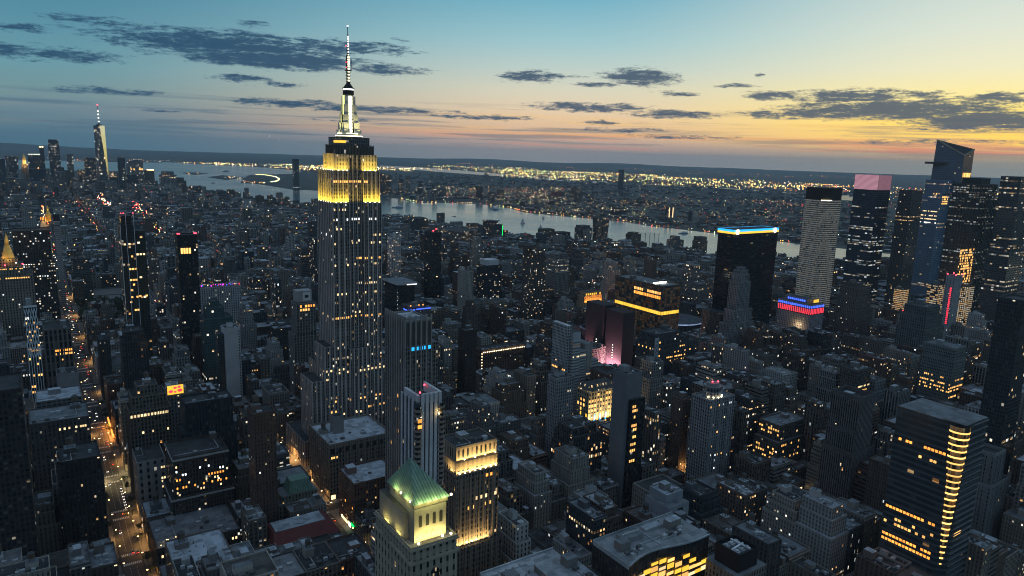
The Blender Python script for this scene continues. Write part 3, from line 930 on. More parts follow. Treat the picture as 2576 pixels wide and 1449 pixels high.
def skyscraper():
    t = thing('stepped_skyscraper', 'tallest limestone tower with yellow floodlit upper storeys, glowing mast and white beaded antenna', 'skyscraper', (276, 732, 0))
    C = (0.42, 0.37, 0.345)
    st = sty((0.19, 0.17, 0.16), 2.6, 3.7, 0.52, 0.58, 0.05, 0.04, 1.0)
    lime = solid(C)
    P = (1.0, 1.1)
    b = MB(3)
    def blk(x0, x1, y0, y1, z0, z1, nN, nE, pw=1.3):
        b.box(x0, x1, y0, y1, z0, z1, st, TAR)
        b.parapet(x0, x1, y0, y1, z1, 1.3, 0.6, st)
        if nN: piers(b, 'N', x0, x1, y0, z0, z1 + 1.3, nN, pw, 0.7, C)
        if nE: piers(b, 'E', y0, y1, x0, z0, z1 + 1.3, nE, pw, 0.7, C)
    blk(213, 340, 703, 764, 0, 26, 22, 11)
    blk(222.6, 236.0, 703.8, 739.6, 26, 88, 3, 8)
    blk(236.6, 312, 704.6, 753, 26, 100, 0, 9)
    piers(b, 'N', 236.6, 263, 704.6, 26, 101.3, 6, 1.3, 0.7, C)
    piers(b, 'N', 286, 312, 704.6, 26, 104, 6, 1.3, 0.7, C)
    blk(263, 286, 703.2, 712, 26, 118, 5, 0)
    b.box(286.4, 311.5, 705, 712, 101.3, 104, st, TAR)
    blk(238, 248.2, 708, 738, 100, 122, 2, 7)
    # shaft with a recessed middle on its wide face
    blk(248.4, 266.2, 708, 753, 100, 269, 3, 9, 1.5)
    blk(281.2, 301, 708, 753, 100, 269, 4, 0, 1.5)
    b.box(266.2, 281.2, 711.5, 752.5, 100, 300, st, TAR)
    piers(b, 'N', 266.9, 280.5, 711.5, 118, 318, 3, 1.1, 0.6, C)
    piers(b, 'E', 714, 750, 281.2 + 15, 100, 100.1, 1, 0.1, 0.01, C)
    blk(249.8, 265.6, 709.4, 752, 269, 301, 3, 8, 1.4)
    blk(281.4, 299.7, 709.4, 752, 269, 301, 4, 0, 1.4)
    stp = sty((0.36, 0.32, 0.30), 3.4, 4.2, 0.28, 0.5, 0.02, 0, 1.2)
    for x0, x1 in ((253.8, 266), (281, 297.4)):
        b.box(x0, x1, 711.2, 746, 301, 318.2, stp, TAR)
    b.box(266, 281, 713, 746, 300, 318.2, st, TAR)
    piers(b, 'E', 711.2, 746, 253.8, 301, 319, 9, 0.8, 0.5, C)
    b.build('facade', FAC, t)
    b = MB(5)
    dk = sty((0.10, 0.095, 0.09), 3.3, 6.0, 0.3, 0.6, 0.03, 0, 1)
    b.box(256.2, 295, 713.5, 746, 318.2, 327, dk, TAR)
    piers(b, 'N', 256.2, 295, 713.5, 318.2, 328, 12, 1.0, 0.5, (0.12, 0.11, 0.1))
    piers(b, 'E', 713.5, 746, 256.2, 318.2, 328, 10, 1.0, 0.5, (0.12, 0.11, 0.1))
    b.box(259.5, 291.5, 716, 747, 327, 334.2, sty((0.13, 0.13, 0.14), 2.0, 3.2, 0.6, 0.6, 0.1, 0, 0.6), GREYROOF)
    b.parapet(259.5, 291.5, 716, 747, 334.2, 1.1, 0.4, dk)
    b.build('observation_deck', FAC, t)
    small('lit_sign_band', 'gold_glow', t, 259.1, 259.5, 717, 731, 329.6, 332)
    small('lit_sign_band', 'gold_glow', t, 259.3, 266, 715.6, 716.0, 329.6, 332)
    # mast
    cx, cy_ = 275.5, 731.5
    m = MB()
    pale = solid((0.5, 0.5, 0.46))
    m.drum(cx, cy_, 14.0, 334.2, 336.2, solid((0.1, 0.1, 0.1)), n=8)
    m.drum(cx, cy_, 12.0, 337.2, 338.6, solid((0.1, 0.1, 0.1)), n=8)
    m.drum(cx, cy_, 5.0, 338.6, 377.5, pale, r2=4.7, n=16)
    for sx in (-1, 1):
        for sy in (-1, 1):
            for r0, r1, zt in ((3.2, 11.2, 343), (3.2, 9.6, 350), (3.2, 8.3, 358), (3.2, 7.2, 368), (3.2, 6.2, 376)):
                a = [(cx + sx * (r0 * .7), cy_ + sy * (r0 * .7))]
                x0, x1 = sorted((cx + sx * 2.6, cx + sx * r1 * .86))
                y0, y1 = sorted((cy_ + sy * 2.6, cy_ + sy * r1 * .86))
                m.box(x0, x1, y0, y1, 338.6, zt, pale)
    m.drum(cx, cy_, 5.5, 377.5, 382.0, solid((0.035, 0.035, 0.04)), n=16)
    m.drum(cx, cy_, 6.0, 383.6, 384.4, solid((0.03, 0.03, 0.035)), n=16, bottom=True)
    m.drum(cx, cy_, 5.2, 384.4, 389.0, solid((0.03, 0.03, 0.035)), r2=1.9, n=16)
    mast = m.build('mast', FAC, t)
    for z, r, hh, nm in ((336.2, 13.6, 1.0, 'beam_glow'), (338.6, 11.6, 0.9, 'beam_glow'), (382.0, 5.2, 1.6, 'white_glow')):
        g = MB(); g.drum(cx, cy_, r, z, z + hh, lime, n=16)
        g.build('light_ring', nm, mast)
    for i in range(11):
        z = 340.5 + i * 3.3
        small('light_panel', 'beam_glow', mast, cx - 1.7, cx + 1.7, cy_ - 5.5, cy_ - 4.6, z, z + 2.6)
        small('light_panel', 'lime_glow', mast, cx - 5.5, cx - 4.6, cy_ - 1.3, cy_ + 1.3, z, z + 3.0)
    a = MB()
    steel = solid((0.06, 0.06, 0.07))
    for r, z0, z1 in ((1.9, 389, 401), (2.1, 401.2, 416), (1.3, 416, 424), (1.0, 424, 432), (0.75, 432, 436), (0.35, 436, 444)):
        a.drum(cx, cy_, r, z0, z1, steel, n=8)
    for z in range(390, 402, 3):
        a.drum(cx, cy_, 2.6, z, z + 0.6, steel, n=8, bottom=True)
    a.drum(cx, cy_, 3.6, 401, 401.5, steel, n=8, bottom=True)
    a.bar((cx + 4.0, cy_, 402), (cx + 4.0, cy_, 412), 0.25, steel)
    a.bar((cx + 1.5, cy_, 412), (cx + 4.0, cy_, 412), 0.2, steel)
    a.bar((cx + 1.5, cy_, 402), (cx + 4.0, cy_, 402), 0.2, steel)
    ant = a.build('antenna', FAC, t)
    zz = [391.5, 394.2, 396.9, 399.6] + [403 + 2.2 * i for i in range(7)] + [419.0, 421.8, 424.6, 427.0, 429.3, 431.6, 433.8]
    for z in zz:
        r = 1.4 if z < 416 else 0.8
        small('antenna_light', 'beam_glow' if z < 419 else 'white_glow', ant, cx - r * 0.75, cx + r * 0.75, cy_ - r - 0.75, cy_ - r + 0.5, z - 0.7, z + 0.7)
    small('tip_light', 'white_glow', ant, cx - .6, cx + .6, cy_ - .6, cy_ + .6, 443.6, 444.8)
    for z in (404, 409, 424.5):
        small('beacon', 'beacon_red', ant, cx - 2.6, cx - 2.1, cy_ - 1.2, cy_ - .7, z, z + .5)
    # floodlights on the ledges, shining up the walls
    L = lambda x, y, z, sx, sy, e, d, c=YEL: lamp('floodlight_beam', t, (x, y, z), e, c, 'AREA', rot=aim(d), sx=sx, sy=sy)
    for x in (253, 258, 263, 284, 289, 294, 299):
        small('floodlight', 'flood_glow', t, x - .9, x + .1, 708.0, 708.5, 270.4, 270.8)
    for y in (714, 721, 728, 735, 742, 749):
        small('floodlight', 'flood_glow', t, 248.5, 248.9, y - .4, y + .4, 270.4, 270.8)
    for x in (256, 261, 265, 283.5, 289, 295):
        small('floodlight', 'flood_glow', t, x - .5, x + .5, 709.6, 710.1, 302.4, 303.0)
    for y in (714, 721, 728, 735, 742):
        small('floodlight', 'flood_glow', t, 251.3, 251.8, y - .5, y + .5, 302.4, 303.0)
    L(257.6, 708.1, 271.2, 15.5, 0.9, 34000, (0, 0.16, 1)); L(290.6, 708.1, 271.2, 18, 0.9, 38000, (0, 0.16, 1))
    L(248.5, 731, 271.2, 42, 0.9, 80000, (0.16, 0, 1))
    L(260, 709.9, 302.8, 11.5, 0.8, 12000, (0, 0.22, 1)); L(289.3, 709.9, 302.8, 15.5, 0.8, 16000, (0, 0.22, 1))
    L(252.2, 728.6, 302.8, 34, 0.8, 30000, (0.24, 0, 1))
    for ax, ay, d in ((-8, -13, (.3, .55, 1)), (8, -13, (-.3, .55, 1)), (-14, -1, (.6, 0, 1))):
        lamp('mast_floodlight', t, (cx + ax, cy_ + ay, 340.6), 14000, (1.0, 0.86, 0.36), 'SPOT', 0.8, aim(d), angle=R(75))
    # lit windows, storey by storey
    rw = random.Random(8)
    NW = [250.6 + 2.2 * i for i in range(7)] + [268.3, 270.6, 273, 275.3, 277.6, 279.4] + [282.8 + 2.3 * i for i in range(8)]
    def row(z, f, m, wide=None, xs=NW):
        for x in xs:
            if rw.random() < f:
                yy = 711.5 if 266.3 < x < 281 and z > 118 else 708
                pane(t, 'N', x, z, yy, 1.3, 2.1, m)
    row(262.5, 0.35, 'warm_glow', xs=NW[:6]); row(252.5, 0.3, 'white_glow'); row(243, 0.5, 'warm_glow', xs=NW[:7]); row(236, 0.6, 'warm_glow', xs=NW[-4:])
    row(228, 0.25, 'warm_glow'); row(212, 0.4, 'amber_glow', xs=NW[7:]); row(206, 0.2, 'warm_glow'); row(191, 0.4, 'warm_glow', xs=NW[-6:]); row(186, 0.35, 'warm_glow', xs=NW[-6:])
    row(176, 0.25, 'warm_glow'); row(163, 0.12, 'warm_glow'); row(151, 0.85, 'amber_glow'); row(155, 0.3, 'warm_glow', xs=NW[7:13]); row(133, 0.1, 'warm_glow')
    XS = [238.5 + 2.25 * i for i in range(33)]
    for z, f, m in ((97, .8, 'warm_glow'), (93.5, .8, 'warm_glow'), (88, .2, 'warm_glow'), (63, .45, 'amber_glow'), (59, .2, 'warm_glow'), (52, .5, 'amber_glow'), (48, .2, 'warm_glow')):
        for x in XS:
            if rw.random() < f * 0.6:
                pane(t, 'N', x, z, 703.2 if 263 < x < 286 else 704.6, 1.4, 2.1, m)
    row(290.5, 0.7, 'amber_glow', xs=NW[:15])
    for i in range(7):
        pane(t, 'E', 712 + i * 5.2, 92.5 + (i % 2) * 3.7, 236.6, 1.4, 2, 'warm_glow')
    for i in range(5):
        pane(t, 'E', 711 + i * 7.5, 150, 248.4, 1.3, 2, 'warm_glow')
        pane(t, 'E', 712 + i * 7.1, 236 + 3 * (i % 2), 248.4, 1.3, 2, 'white_glow')


skyscraper()

# ------------------------------------------------------------------ towers before and beside it
def B(key, name, label, st, seed, **kw):
    return building(name, label, H[key], st, seed, **kw)


def near_middle():
    # grey tower with a notched crown
    x0, x1, y0, y1, h = H['tower400']
    C = (0.27, 0.25, 0.235)
    t = thing('residential_tower', 'tall grey pier-faced tower with notched crown, just right of the floodlit skyscraper', 'building', (230, 497, 0))
    st = sty((0.2, 0.19, 0.18), 2.2, 3.5, 0.7, 0.62, 0.02, 0.0, 1.0)
    b = MB(11)
    b.box(x0, x1, y0, y1, 0, 183, st, TAR)
    piers(b, 'N', x0, x1, y0, 0, 183, 5, 1.3, 0.8, C)
    piers(b, 'E', y0, y1, x0, 0, 183, 8, 1.3, 0.8, C)
    b.box(x0 + 0.4, x1 - 0.4, y0 + 0.4, y1 - 0.4, 183, 200, sty((0.10, 0.095, 0.09), 3, 40, 0.0, 0.0), GREYROOF)
    piers(b, 'N', x0, x1, y0 + 0.4, 183, 205, 5, 1.3, 1.2, C)
    piers(b, 'E', y0, y1, x0 + 0.4, 183, 205, 8, 1.3, 1.2, C)
    b.parapet(x0 + 0.4, x1 - 0.4, y0 + 0.4, y1 - 0.4, 200, 1.5, 0.6, sty(C))
    b.build('facade', FAC, t)
    b = MB(); b.box(x0 + 5, x1 - 3, y0 + 12, y1 - 6, 200, 201.2, solid((0.4, 0.43, 0.46)))
    b.bar((x0 + 3, y0 + 6, 202), (x1 - 3, y1 - 8, 203), 0.5, solid((0.4, 0.43, 0.46)))
    b.build('cooling_plant', FAC, t)
    b = MB(2); b.box(x1, x1 + 9, y0 + 6, y1, 0, 181, sty((0.2, 0.185, 0.17), 2.4, 3.5, 0.6, 0.6, 0.05, 0, 1), GREYROOF)
    b.build('side_wing', FAC, t)
    panes(t, 'N', x0 + 5, x1, 5, 178.5, y0, 2.2, 2.6, 'sky_blue_glow')
    panes(t, 'N', x0 + 1, x1, 6, 126.5, y0, 2.4, 2.8, 'orange_glow', 0.15)
    panes(t, 'N', x0 + 6, x1, 5, 116, y0, 2.4, 2.6, 'orange_glow', 0.2)
    panes(t, 'N', x0, x0 + 8, 2, 127, y0, 2.8, 3.6, 'amber_glow')
    for y, z in ((485, 120), (490, 112), (497, 128), (503, 98), (487, 82), (492, 140), (484, 75), (496, 66)):
        pane(t, 'E', y, z, x0, 1.6, 2.6, 'amber_glow')
    # striped tower
    x0, x1, y0, y1, h = H['striped']
    t = thing('apartment_tower', 'white and blue vertically striped tower with rounded corner balconies and red roof beacons', 'building', (175, 367, 0))
    Wt = (0.50, 0.51, 0.53)
    b = MB(12)
    gl = sty((0.05, 0.07, 0.10), 1.6, 3.2, 0.85, 0.75, 0.015, 0, 0.9, 0.8)
    b.box(x0, x1, y0, y1, 0, 186, gl, TAR)
    n = 4
    for i in range(n + 1):
        a = x0 + 3.2 + (x1 - x0 - 4.4) * i / n
        b.box(a - 0.9, a + 0.9, y0 - 0.6, y0, 118, 191.5, solid(Wt))
    for i in range(4):
        a = y0 + 5 + (y1 - y0 - 6) * i / 3
        b.box(x0 - 0.6, x0, a - 0.9, a + 0.9, 60, 188, solid(Wt))
    b.box(x0 - 0.5, x1 + 0.5, y0 - 0.2, y1, 0, 118, sty((0.26, 0.215, 0.18), 2.6, 3.2, 0.5, 0.6, 0.02, 0, 0.9), GREYROOF)
    b.box(x0 + 3.2, x1, y0 + 0.2, y0 + 1.6, 186, 191.5, solid(Wt))
    b.box(x1 - 1.4, x1, y0 + 1.6, y1, 186, 191.5, solid(Wt))
    b.box(x0 + 1.5, x0 + 3.2, y0 + 3, y1, 186, 190.0, solid(Wt))
    b.build('facade', FAC, t)
    for cxx in (x0 + 0.6, x1 - 0.3):
        b = MB(4)
        for k in range(42):
            z = 61 + k * 2.95
            b.drum(cxx, y0 + 0.3, 2.2, z, z + 1.25, solid((0.24, 0.20, 0.17)), n=10, bottom=True)
            b.drum(cxx, y0 + 0.3, 1.7, z + 1.25, z + 2.95, sty((0.03, 0.04, 0.05), 2, 3, 0.9, 0.9, 0.03, 0, 0.8), n=10)
        b.build('balcony_stack', FAC, t)
    for x, y in ((x0 + 4, y0 + 5), (x1 - 3, y1 - 4)):
        small('beacon', 'beacon_red', t, x, x + .7, y, y + .7, 190.5, 191.2)
    for x in (x0 + 1.8, x1 - 2.0):
        lamp('wall_light', t, (x, y0 - 1.0, 180), 2500, AMB, size=0.3)
        small('wall_lamp', 'flood_glow', t, x - .4, x + .4, y0 - 1.0, y0 - .5, 178.6, 179.3)
    for z in (176, 172.6):
        pane(t, 'N', x0 + .8, z, y0 - 1.9, 2.4, 2.0, 'orange_glow')
    # green pyramid
    t = thing('pyramid_roofed_tower', 'cream masonry tower with a floodlit green copper pyramid roof', 'building', (129, 280, 0))
    x0, x1, y0, y1, h = H['pyramid']
    Cm = (0.30, 0.27, 0.215)
    st = sty(Cm, 3.3, 5.2, 0.33, 0.5, 0.03, 0, 1.0)
    b = MB(21)
    b.box(x0, x1, y0, y1, 0, 155.5, st, TAR)
    b.box(x0 - 0.9, x1 + 0.9, y0 - 0.9, y1 + 0.9, 155.5, 156.6, solid(Cm), solid(Cm), bottom=True)
    b.box(x0 + .3, x1 - .3, y0 + .3, y1 - .3, 156.6, 161.4, sty(Cm, 3.0, 4.8, 0.38, 0.45, 0.0), solid((0.2, 0.19, 0.17)))
    b.box(x0 - 0.5, x1 + 0.5, y0 - 0.5, y1 + 0.5, 161.4, 162.2, solid(Cm), solid((0.2, 0.19, 0.17)), bottom=True)
    b.parapet(x0, x1, y0, y1, 162.2, 1.0, 0.4, sty(Cm))
    bx0, bx1, by0, by1 = 121.5, 136.5, 266, 290
    b.box(bx0, bx1, by0, by1, 162.2, 178.2, solid(Cm), solid(Cm))
    b.box(119.0, 121.5, 271, 296, 162.2, 174.5, solid(Cm), TAR)
    b.box(bx0 - 0.5, bx1 + 0.5, by0 - 0.5, by1 + 0.5, 178.2, 180.2, solid((0.2, 0.17, 0.13)), bottom=True)
    b.build('facade', FAC, t)
    for xx in (124.3, 127.6, 130.8, 134.0):
        w_ = MB()
        arch = [(xx - .75, 169.0), (xx + .75, 169.0), (xx + .75, 173.6)] + [(xx + .75 * math.cos(a), 173.6 + .75 * math.sin(a)) for a in (R(45), R(90), R(135))] + [(xx - .75, 173.6)]
        dkst = solid((0.02, 0.02, 0.022))
        w_.face([(x, by0 - 0.06, z) for x, z in arch], [(0, 0)] * len(arch), dkst)
        w_.build('arched_window', FAC, t)
    for xx, mm in ((124.3, None), (127.4, 'orange_glow'), (130.2, 'orange_glow')):
        if mm: pane(t, 'N', xx, 164.3, by0, 1.1, 2.0, mm)
    w_ = MB()
    cx = 129.4
    arch = [(cx - 2.1, 120.0), (cx + 2.1, 120.0), (cx + 2.1, 149.0)] + [(cx + 2.1 * math.cos(R(a)), 149.0 + 2.1 * math.sin(R(a))) for a in (30, 60, 90, 120, 150)] + [(cx - 2.1, 149.0)]
    w_.face([(x, y0 - 0.08, z) for x, z in arch], [(x, z) for x, z in arch], sty((0.02, 0.02, 0.02), 1.05, 2.4, 0.7, 0.7, 0.35, 0, 0.7))
    w_.build('arched_window', FAC, t)
    for xx, z in ((121.4, 144.8), (136.6, 139.5)):
        pane(t, 'N', xx, z, y0, 1.2, 2.0, 'warm_glow')
    b = MB()
    e = 1.2
    ax, ay = 126.3, 279.5
    q = [(bx0 - e, by0 - e), (bx1 + e, by0 - e), (bx1 + e, by1 + e), (bx0 - e, by1 + e)]
    b.prism(q, 180.2, 194.0, solid((1, 1, 1)), None, [(ax - .3, ay - .9), (ax + .3, ay - .9), (ax + .3, ay + .9), (ax - .3, ay + .9)])
    b.face([(ax - .3, ay - .9, 194), (ax + .3, ay - .9, 194), (ax + .3, ay + .9, 194), (ax - .3, ay + .9, 194)], [(0, 0)] * 4, TAR)
    b.build('pyramid_roof', COPPER, t)
    for px_, py_ in ((bx0 - 1.4, 283), (bx0 - 1.4, 272.5), (124.5, by0 - 1.4), (128.5, by0 - 1.4), (132, by0 - 1.4), (136, by0 - 1.4)):
        lamp('roof_floodlight', t, (px_ - .9, py_ - 1.0, 180.8), 900, (0.92, 0.92, 0.30), size=0.25)
    for px_, py_, z in ((bx0 - .9, 277, 180.4), (bx0 - .8, 268, 180.4), (bx1 + 1.6, by0 - 1.3, 180.6), (122.2, 263.2, 163.2), (133.5, 263.4, 163.4), (137.5, 263.2, 163.4)):
        small('floodlight', 'flood_glow', t, px_ - .35, px_ + .35, py_ - .35, py_ + .35, z, z + .7)
    lamp('terrace_floodlight', t, (128.5, 264.0, 162.9), 5200, (1.0, 0.84, 0.27), 'AREA', rot=aim((0, .3, 1)), sx=14, sy=.5)
    lamp('terrace_floodlight', t, (118.5, 276, 162.9), 1500, (1.0, 0.84, 0.25), 'AREA', rot=aim((.25, 0, 1)), sx=4, sy=.5)
    lamp('terrace_floodlight', t, (118.5, 288, 162.9), 1500, (1.0, 0.84, 0.25), 'AREA', rot=aim((.25, 0, 1)), sx=4, sy=.5)
    # amber floodlit tower
    x0, x1, y0, y1, h = H['amber']
    t = thing('floodlit_office_tower', 'brown office tower with amber floodlit crown and lit lower setback, beside the green pyramid roof', 'building', (225, 395, 0))
    C = (0.20, 0.165, 0.135)
    st = sty(C, 2.3, 3.7, 0.55, 0.62, 0.03, 0, 1.0)
    b = MB(31)
    b.box(x0 - 2, x1 + 2, y0 - 3, y1 + 6, 0, 72, st, TAR)
    piers(b, 'N', x0 - 2, x1 + 2, y0 - 3, 0, 73, 9, 1.0, 0.5, C)
    b.box(x0, x1, y0, y1 + 4, 72, 121.5, st, TAR)
    piers(b, 'N', x0, x1, y0, 72, 120, 9, 1.0, 0.5, C)
    piers(b, 'E', y0, y1 + 4, x0, 72, 120, 6, 1.0, 0.5, C)
    b.box(x0 - .6, x1 + .6, y0 - .6, y1 + 4.6, 121.5, 122.6, solid(C), solid(C), bottom=True)
    b.box(x0 + .6, x1 - .6, y0 + .8, y1 + 4, 122.6, 130.5, sty((0.34, 0.28, 0.2), 3.4, 7.5, 0.45, 0.32, 0.0), TAR)
    b.box(x0, x1, y0 + .2, y1 + 4.2, 130.5, 131.3, solid(C), solid(C), bottom=True)
    b.box(x0 + 1, x1 - 1, y0 + 1.6, y1 + 4, 131.3, 139.6, sty((0.34, 0.28, 0.2), 3.2, 8.2, 0.42, 0.74, 0.0), TAR)
    b.parapet(x0 + 1, x1 - 1, y0 + 1.6, y1 + 4, 139.6, 1.0, 0.4, sty(C))
    b.build('facade', FAC, t)
    roof_gear(t, x0 + 1, x1 - 1, y0 + 1.6, y1 + 4, 139.6, random.Random(3), 5, 0)
    mid = (x0 + x1) / 2
    lamp('crown_floodlight', t, (mid, y0 - 0.1, 123.0), 15000, AMB, 'AREA', rot=aim((0, .34, 1)), sx=30, sy=.5)
    lamp('crown_floodlight', t, (mid, y0 + 0.7, 131.7), 15000, AMB, 'AREA', rot=aim((0, .34, 1)), sx=29, sy=.5)
    for i in range(8):
        xx = x0 + 2.5 + i * (x1 - x0 - 5) / 7
        small('floodlight', 'flood_glow', t, xx - .35, xx + .35, y0 - .5, y0 - .1, 122.8, 123.4)
        if i % 2: small('floodlight', 'flood_glow', t, xx - .35, xx + .35, y0 + .2, y0 + .5, 131.6, 132.1)
    lamp('crown_floodlight', t, (x0 - 0.6, y0 + 7, 123), 2200, AMB, 'AREA', rot=aim((.3, 0, 1)), sx=3, sy=.5)
    lamp('setback_floodlight', t, (x0 + 12, y0 - 1.2, 73.2), 22000, AMB, 'AREA', rot=aim((0, .26, 1)), sx=25, sy=.6)
    for i in (2, 3, 4):
        xx = x0 + 1 + i * 3.6
        small('floodlight', 'flood_glow', t, xx - .4, xx + .4, y0 - 2.0, y0 - 1.4, 74.4, 75.0)
    for i in range(3):
        lamp('street_glow', t, (x0 - 4.4, y0 - 3 + i * 3, 44), 4200, AMB, size=0.3)
    panes(t, 'N', x0 + 10, x1, 6, 102, y0, 1.6, 2.4, 'warm_glow', 0.2)
    panes(t, 'N', x0 + 4, x1 - 4, 6, 96.5, y0, 1.6, 2.2, 'amber_glow', 0.5)
    panes(t, 'N', x0 + 12, x1 - 4, 5, 116.5, y0, 1.6, 2.0, 'orange_glow', 0.3)


near_middle()


def stepped_rows(t, face, a0, a1, c, rows, rnd):
    """rows: (z, count, share lit, material, width, height)."""
    for z, n, f, m, wd, ht in rows:
        panes(t, face, a0, a1, n, z, c, wd, ht, m, 1 - f, rnd)


def left_side():
    rnd = random.Random(77)
    # lattice-faced slim tower
    x0, x1, y0, y1, h = H['lattice']
    t = thing('lattice_tower', 'slim dark tower wrapped in a white diamond lattice that straightens below', 'building', (-9, 892, 0))
    b = MB(41)
    b.box(x0, x1, y0, y1, 0, h, sty((0.05, 0.05, 0.055), 3.4, 3.6, 0.85, 0.7, 0.06, 0, 1.4, 0.5), TAR)
    b.box(x0 + 2, x1 - 4, y0 + 4, y1 - 4, h, h + 7, solid((0.3, 0.31, 0.33)))
    b.build('facade', FAC, t)
    b = MB()
    ws = solid((0.66, 0.70, 0.74))
    n = 5
    dxx = (x1 - x0) / n
    for i in range(n + 1):
        b.box(x0 + i * dxx - .25, x0 + i * dxx + .25, y0 - .5, y0, 0, 98 + 6 * abs(i - n / 2), ws)
    for i in range(n):
        for k in range(4):
            z = 100 + k * 13.2
            b.bar((x0 + i * dxx, y0 - .3, z), (x0 + (i + 1) * dxx, y0 - .3, z + 13.2), 0.32, ws)
            b.bar((x0 + (i + 1) * dxx, y0 - .7, z), (x0 + i * dxx, y0 - .7, z + 13.2), 0.32, ws)
    b.box(x0 - .2, x1 + .2, y0 - .6, y0, h - 1, h + 1.0, ws)
    b.build('lattice', FAC, t)
    stepped_rows(t, 'N', x0, x1, y0, [(z, 5, .38, 'amber_glow', 1.4, 2.2) for z in (136, 131, 127, 122, 118, 112, 107, 98, 92, 80, 68, 62)], rnd)
    # gilded pyramid
    x0, x1, y0, y1, h = H['nylife']
    t = thing('gilded_spire_tower', 'tower with a glowing gold pyramid spire and two amber lit cornices', 'building', (-34, 1285, 0))
    b = MB(42)
    st = sty((0.20, 0.18, 0.15), 3.6, 4.0, 0.45, 0.5, 0.05, 0.0, 1.2)
    b.box(x0 - 14, x1 + 13, y0 - 6, y1, 0, 128, st, TAR)
    b.box(x0 - 6, x1 + 2, y0 - 2, y1, 128, 141, st, TAR)
    b.box(x0 + 4, x1 - 4, y0 + 4, y0 + 30, 141, 152, st, TAR)
    b.build('facade', FAC, t)
    b = MB()
    sx0, sx1, sy0, sy1 = x0 + 4, x1 - 4, y0 + 4, y0 + 30
    cxx, cyy = (sx0 + sx1) / 2, (sy0 + sy1) / 2
    b.drum(cxx, cyy, 8.0, 152, 170, solid((1, 1, 1)), r2=3.4, n=8)
    b.drum(cxx, cyy, 2.8, 170, 175, solid((1, 1, 1)), n=8)
    b.drum(cxx, cyy, 3.1, 175, 188, solid((1, 1, 1)), r2=0.2, n=8)
    b.build('gilded_roof', 'gilding', t)
    for ax, ay in ((-15, -12), (0, -17), (14, -12), (-15, 4)):
        lamp('spire_floodlight', t, (cxx + ax, cyy + ay, 153), 4500, (1.0, 0.55, 0.1), size=0.6)
    lamp('spire_floodlight', t, (cxx, cyy - 9, 178), 2000, (1.0, 0.55, 0.1), size=0.5)
    panes(t, 'N', x0 - 6, x1 + 2, 16, 137.5, y0 - 2, 1.5, 1.5, 'amber_glow', 0.1, rnd)
    panes(t, 'N', x0 - 14, x1 + 9, 20, 124.5, y0 - 6, 1.8, 1.8, 'amber_glow', 0.05, rnd)
    small('beacon', 'beacon_red', t, x1 + 1, x1 + 2.6, y0 - 1, y0 + .5, 144, 145.6)
    small('beacon', 'beacon_red', t, x0 + 10, x0 + 11.6, y0 - 1, y0 + .5, 143, 144.6)
    # great dark block with lit floors
    B('metnorth', 'office_block', 'wide dark office block with scattered amber lit floors, behind the gold spire', sty((0.06, 0.05, 0.045), 3.6, 4.2, 0.5, 0.55, 0.13, 0.05, 1.5), 43.02,
      tiers=[(120, 0, 0, 0, 0), (174, 4, 4, 3, 0)], gear=0, tanks=0)
    # campanile with a gold lantern
    x0, x1, y0, y1, h = H['mettower']
    t = thing('clock_campanile', 'white campanile with steep roof and glowing gold lantern above the dark block', 'building', (23.5, 1523, 0))
    b = MB(44)
    pale = sty((0.36, 0.35, 0.34), 4, 4.2, 0.35, 0.5, 0.03, 0, 1)
    b.box(x0, x1, y0, y1, 0, h, pale, TAR)
    b.prism([(x0 + 1, y0 + 1), (x1 - 1, y0 + 1), (x1 - 1, y1 - 1), (x0 + 1, y1 - 1)], h, h + 25, solid((0.36, 0.36, 0.36)), TAR,
            [(x0 + 6.5, y0 + 7), (x1 - 6.5, y0 + 7), (x1 - 6.5, y1 - 7), (x0 + 6.5, y1 - 7)])
    b.build('facade', FAC, t)
    b = MB(); cxx, cyy = 23.5, 1523.5
    b.drum(cxx, cyy, 4.2, h + 25, h + 36, solid((1, 1, 1)), n=8)
    b.drum(cxx, cyy, 5.2, h + 36, h + 37, solid((1, 1, 1)), n=8, bottom=True)
    b.drum(cxx, cyy, 4.4, h + 37, h + 43, solid((1, 1, 1)), r2=1.6, n=8)
    b.drum(cxx, cyy, 1.8, h + 43, h + 48, solid((1, 1, 1)), n=8)
    b.drum(cxx, cyy, 1.8, h + 48, h + 53, solid((1, 1, 1)), r2=0.1, n=8)
    b.build('gold_lantern', 'gilding', t)
    for ax, ay in ((-7, -7), (7, -7), (-8, 2)):
        lamp('lantern_floodlight', t, (cxx + ax, cyy + ay, h + 25), 12000, (1.0, 0.5, 0.08), size=0.5)
    panes(t, 'N', x0 + 5, x1 - 5, 4, h + 27, cyy - 4.2, 1.0, 6, 'orange_glow')
    small('lantern_light', 'gold_glow', t, cxx - 1, cxx + 1, cyy - 3.2, cyy - 1.9, h + 44, h + 46.5)
    # banded slim tower
    t = B('banded45', 'slim_tower', 'slim pale tower of stacked grey balcony bands, right of the dark block', sty((0.32, 0.33, 0.34), 12, 3.9, 1.0, 0.45, 0.03, 0, 1.2, 0.5), 45.2,
          tiers=[(150, 1, 1, 0, 0), (160, 0, 0, 0, 0), (168, 0, 0, 0, 0)], gear=0, tanks=0)
    b = MB(); b.box(33.5, 44, 1641, 1660, 169.3, 182, solid((0.03, 0.03, 0.032))); b.build('dark_crown', FAC, t)
    # glass tower edged in white lines
    x0, x1, y0, y1, h = H['whiteline']
    t = thing('slender_glass_tower', 'slender dark glass tower edged with thin white vertical lines and red beacons', 'building', (97, 1035, 0))
    b = MB(46)
    st = sty((0.05, 0.055, 0.055), 2.6, 3.7, 0.88, 0.72, 0.05, 0.02, 1.5, 0.8)
    b.box(x0, x1, y0, y1, 0, 222, st, TAR)
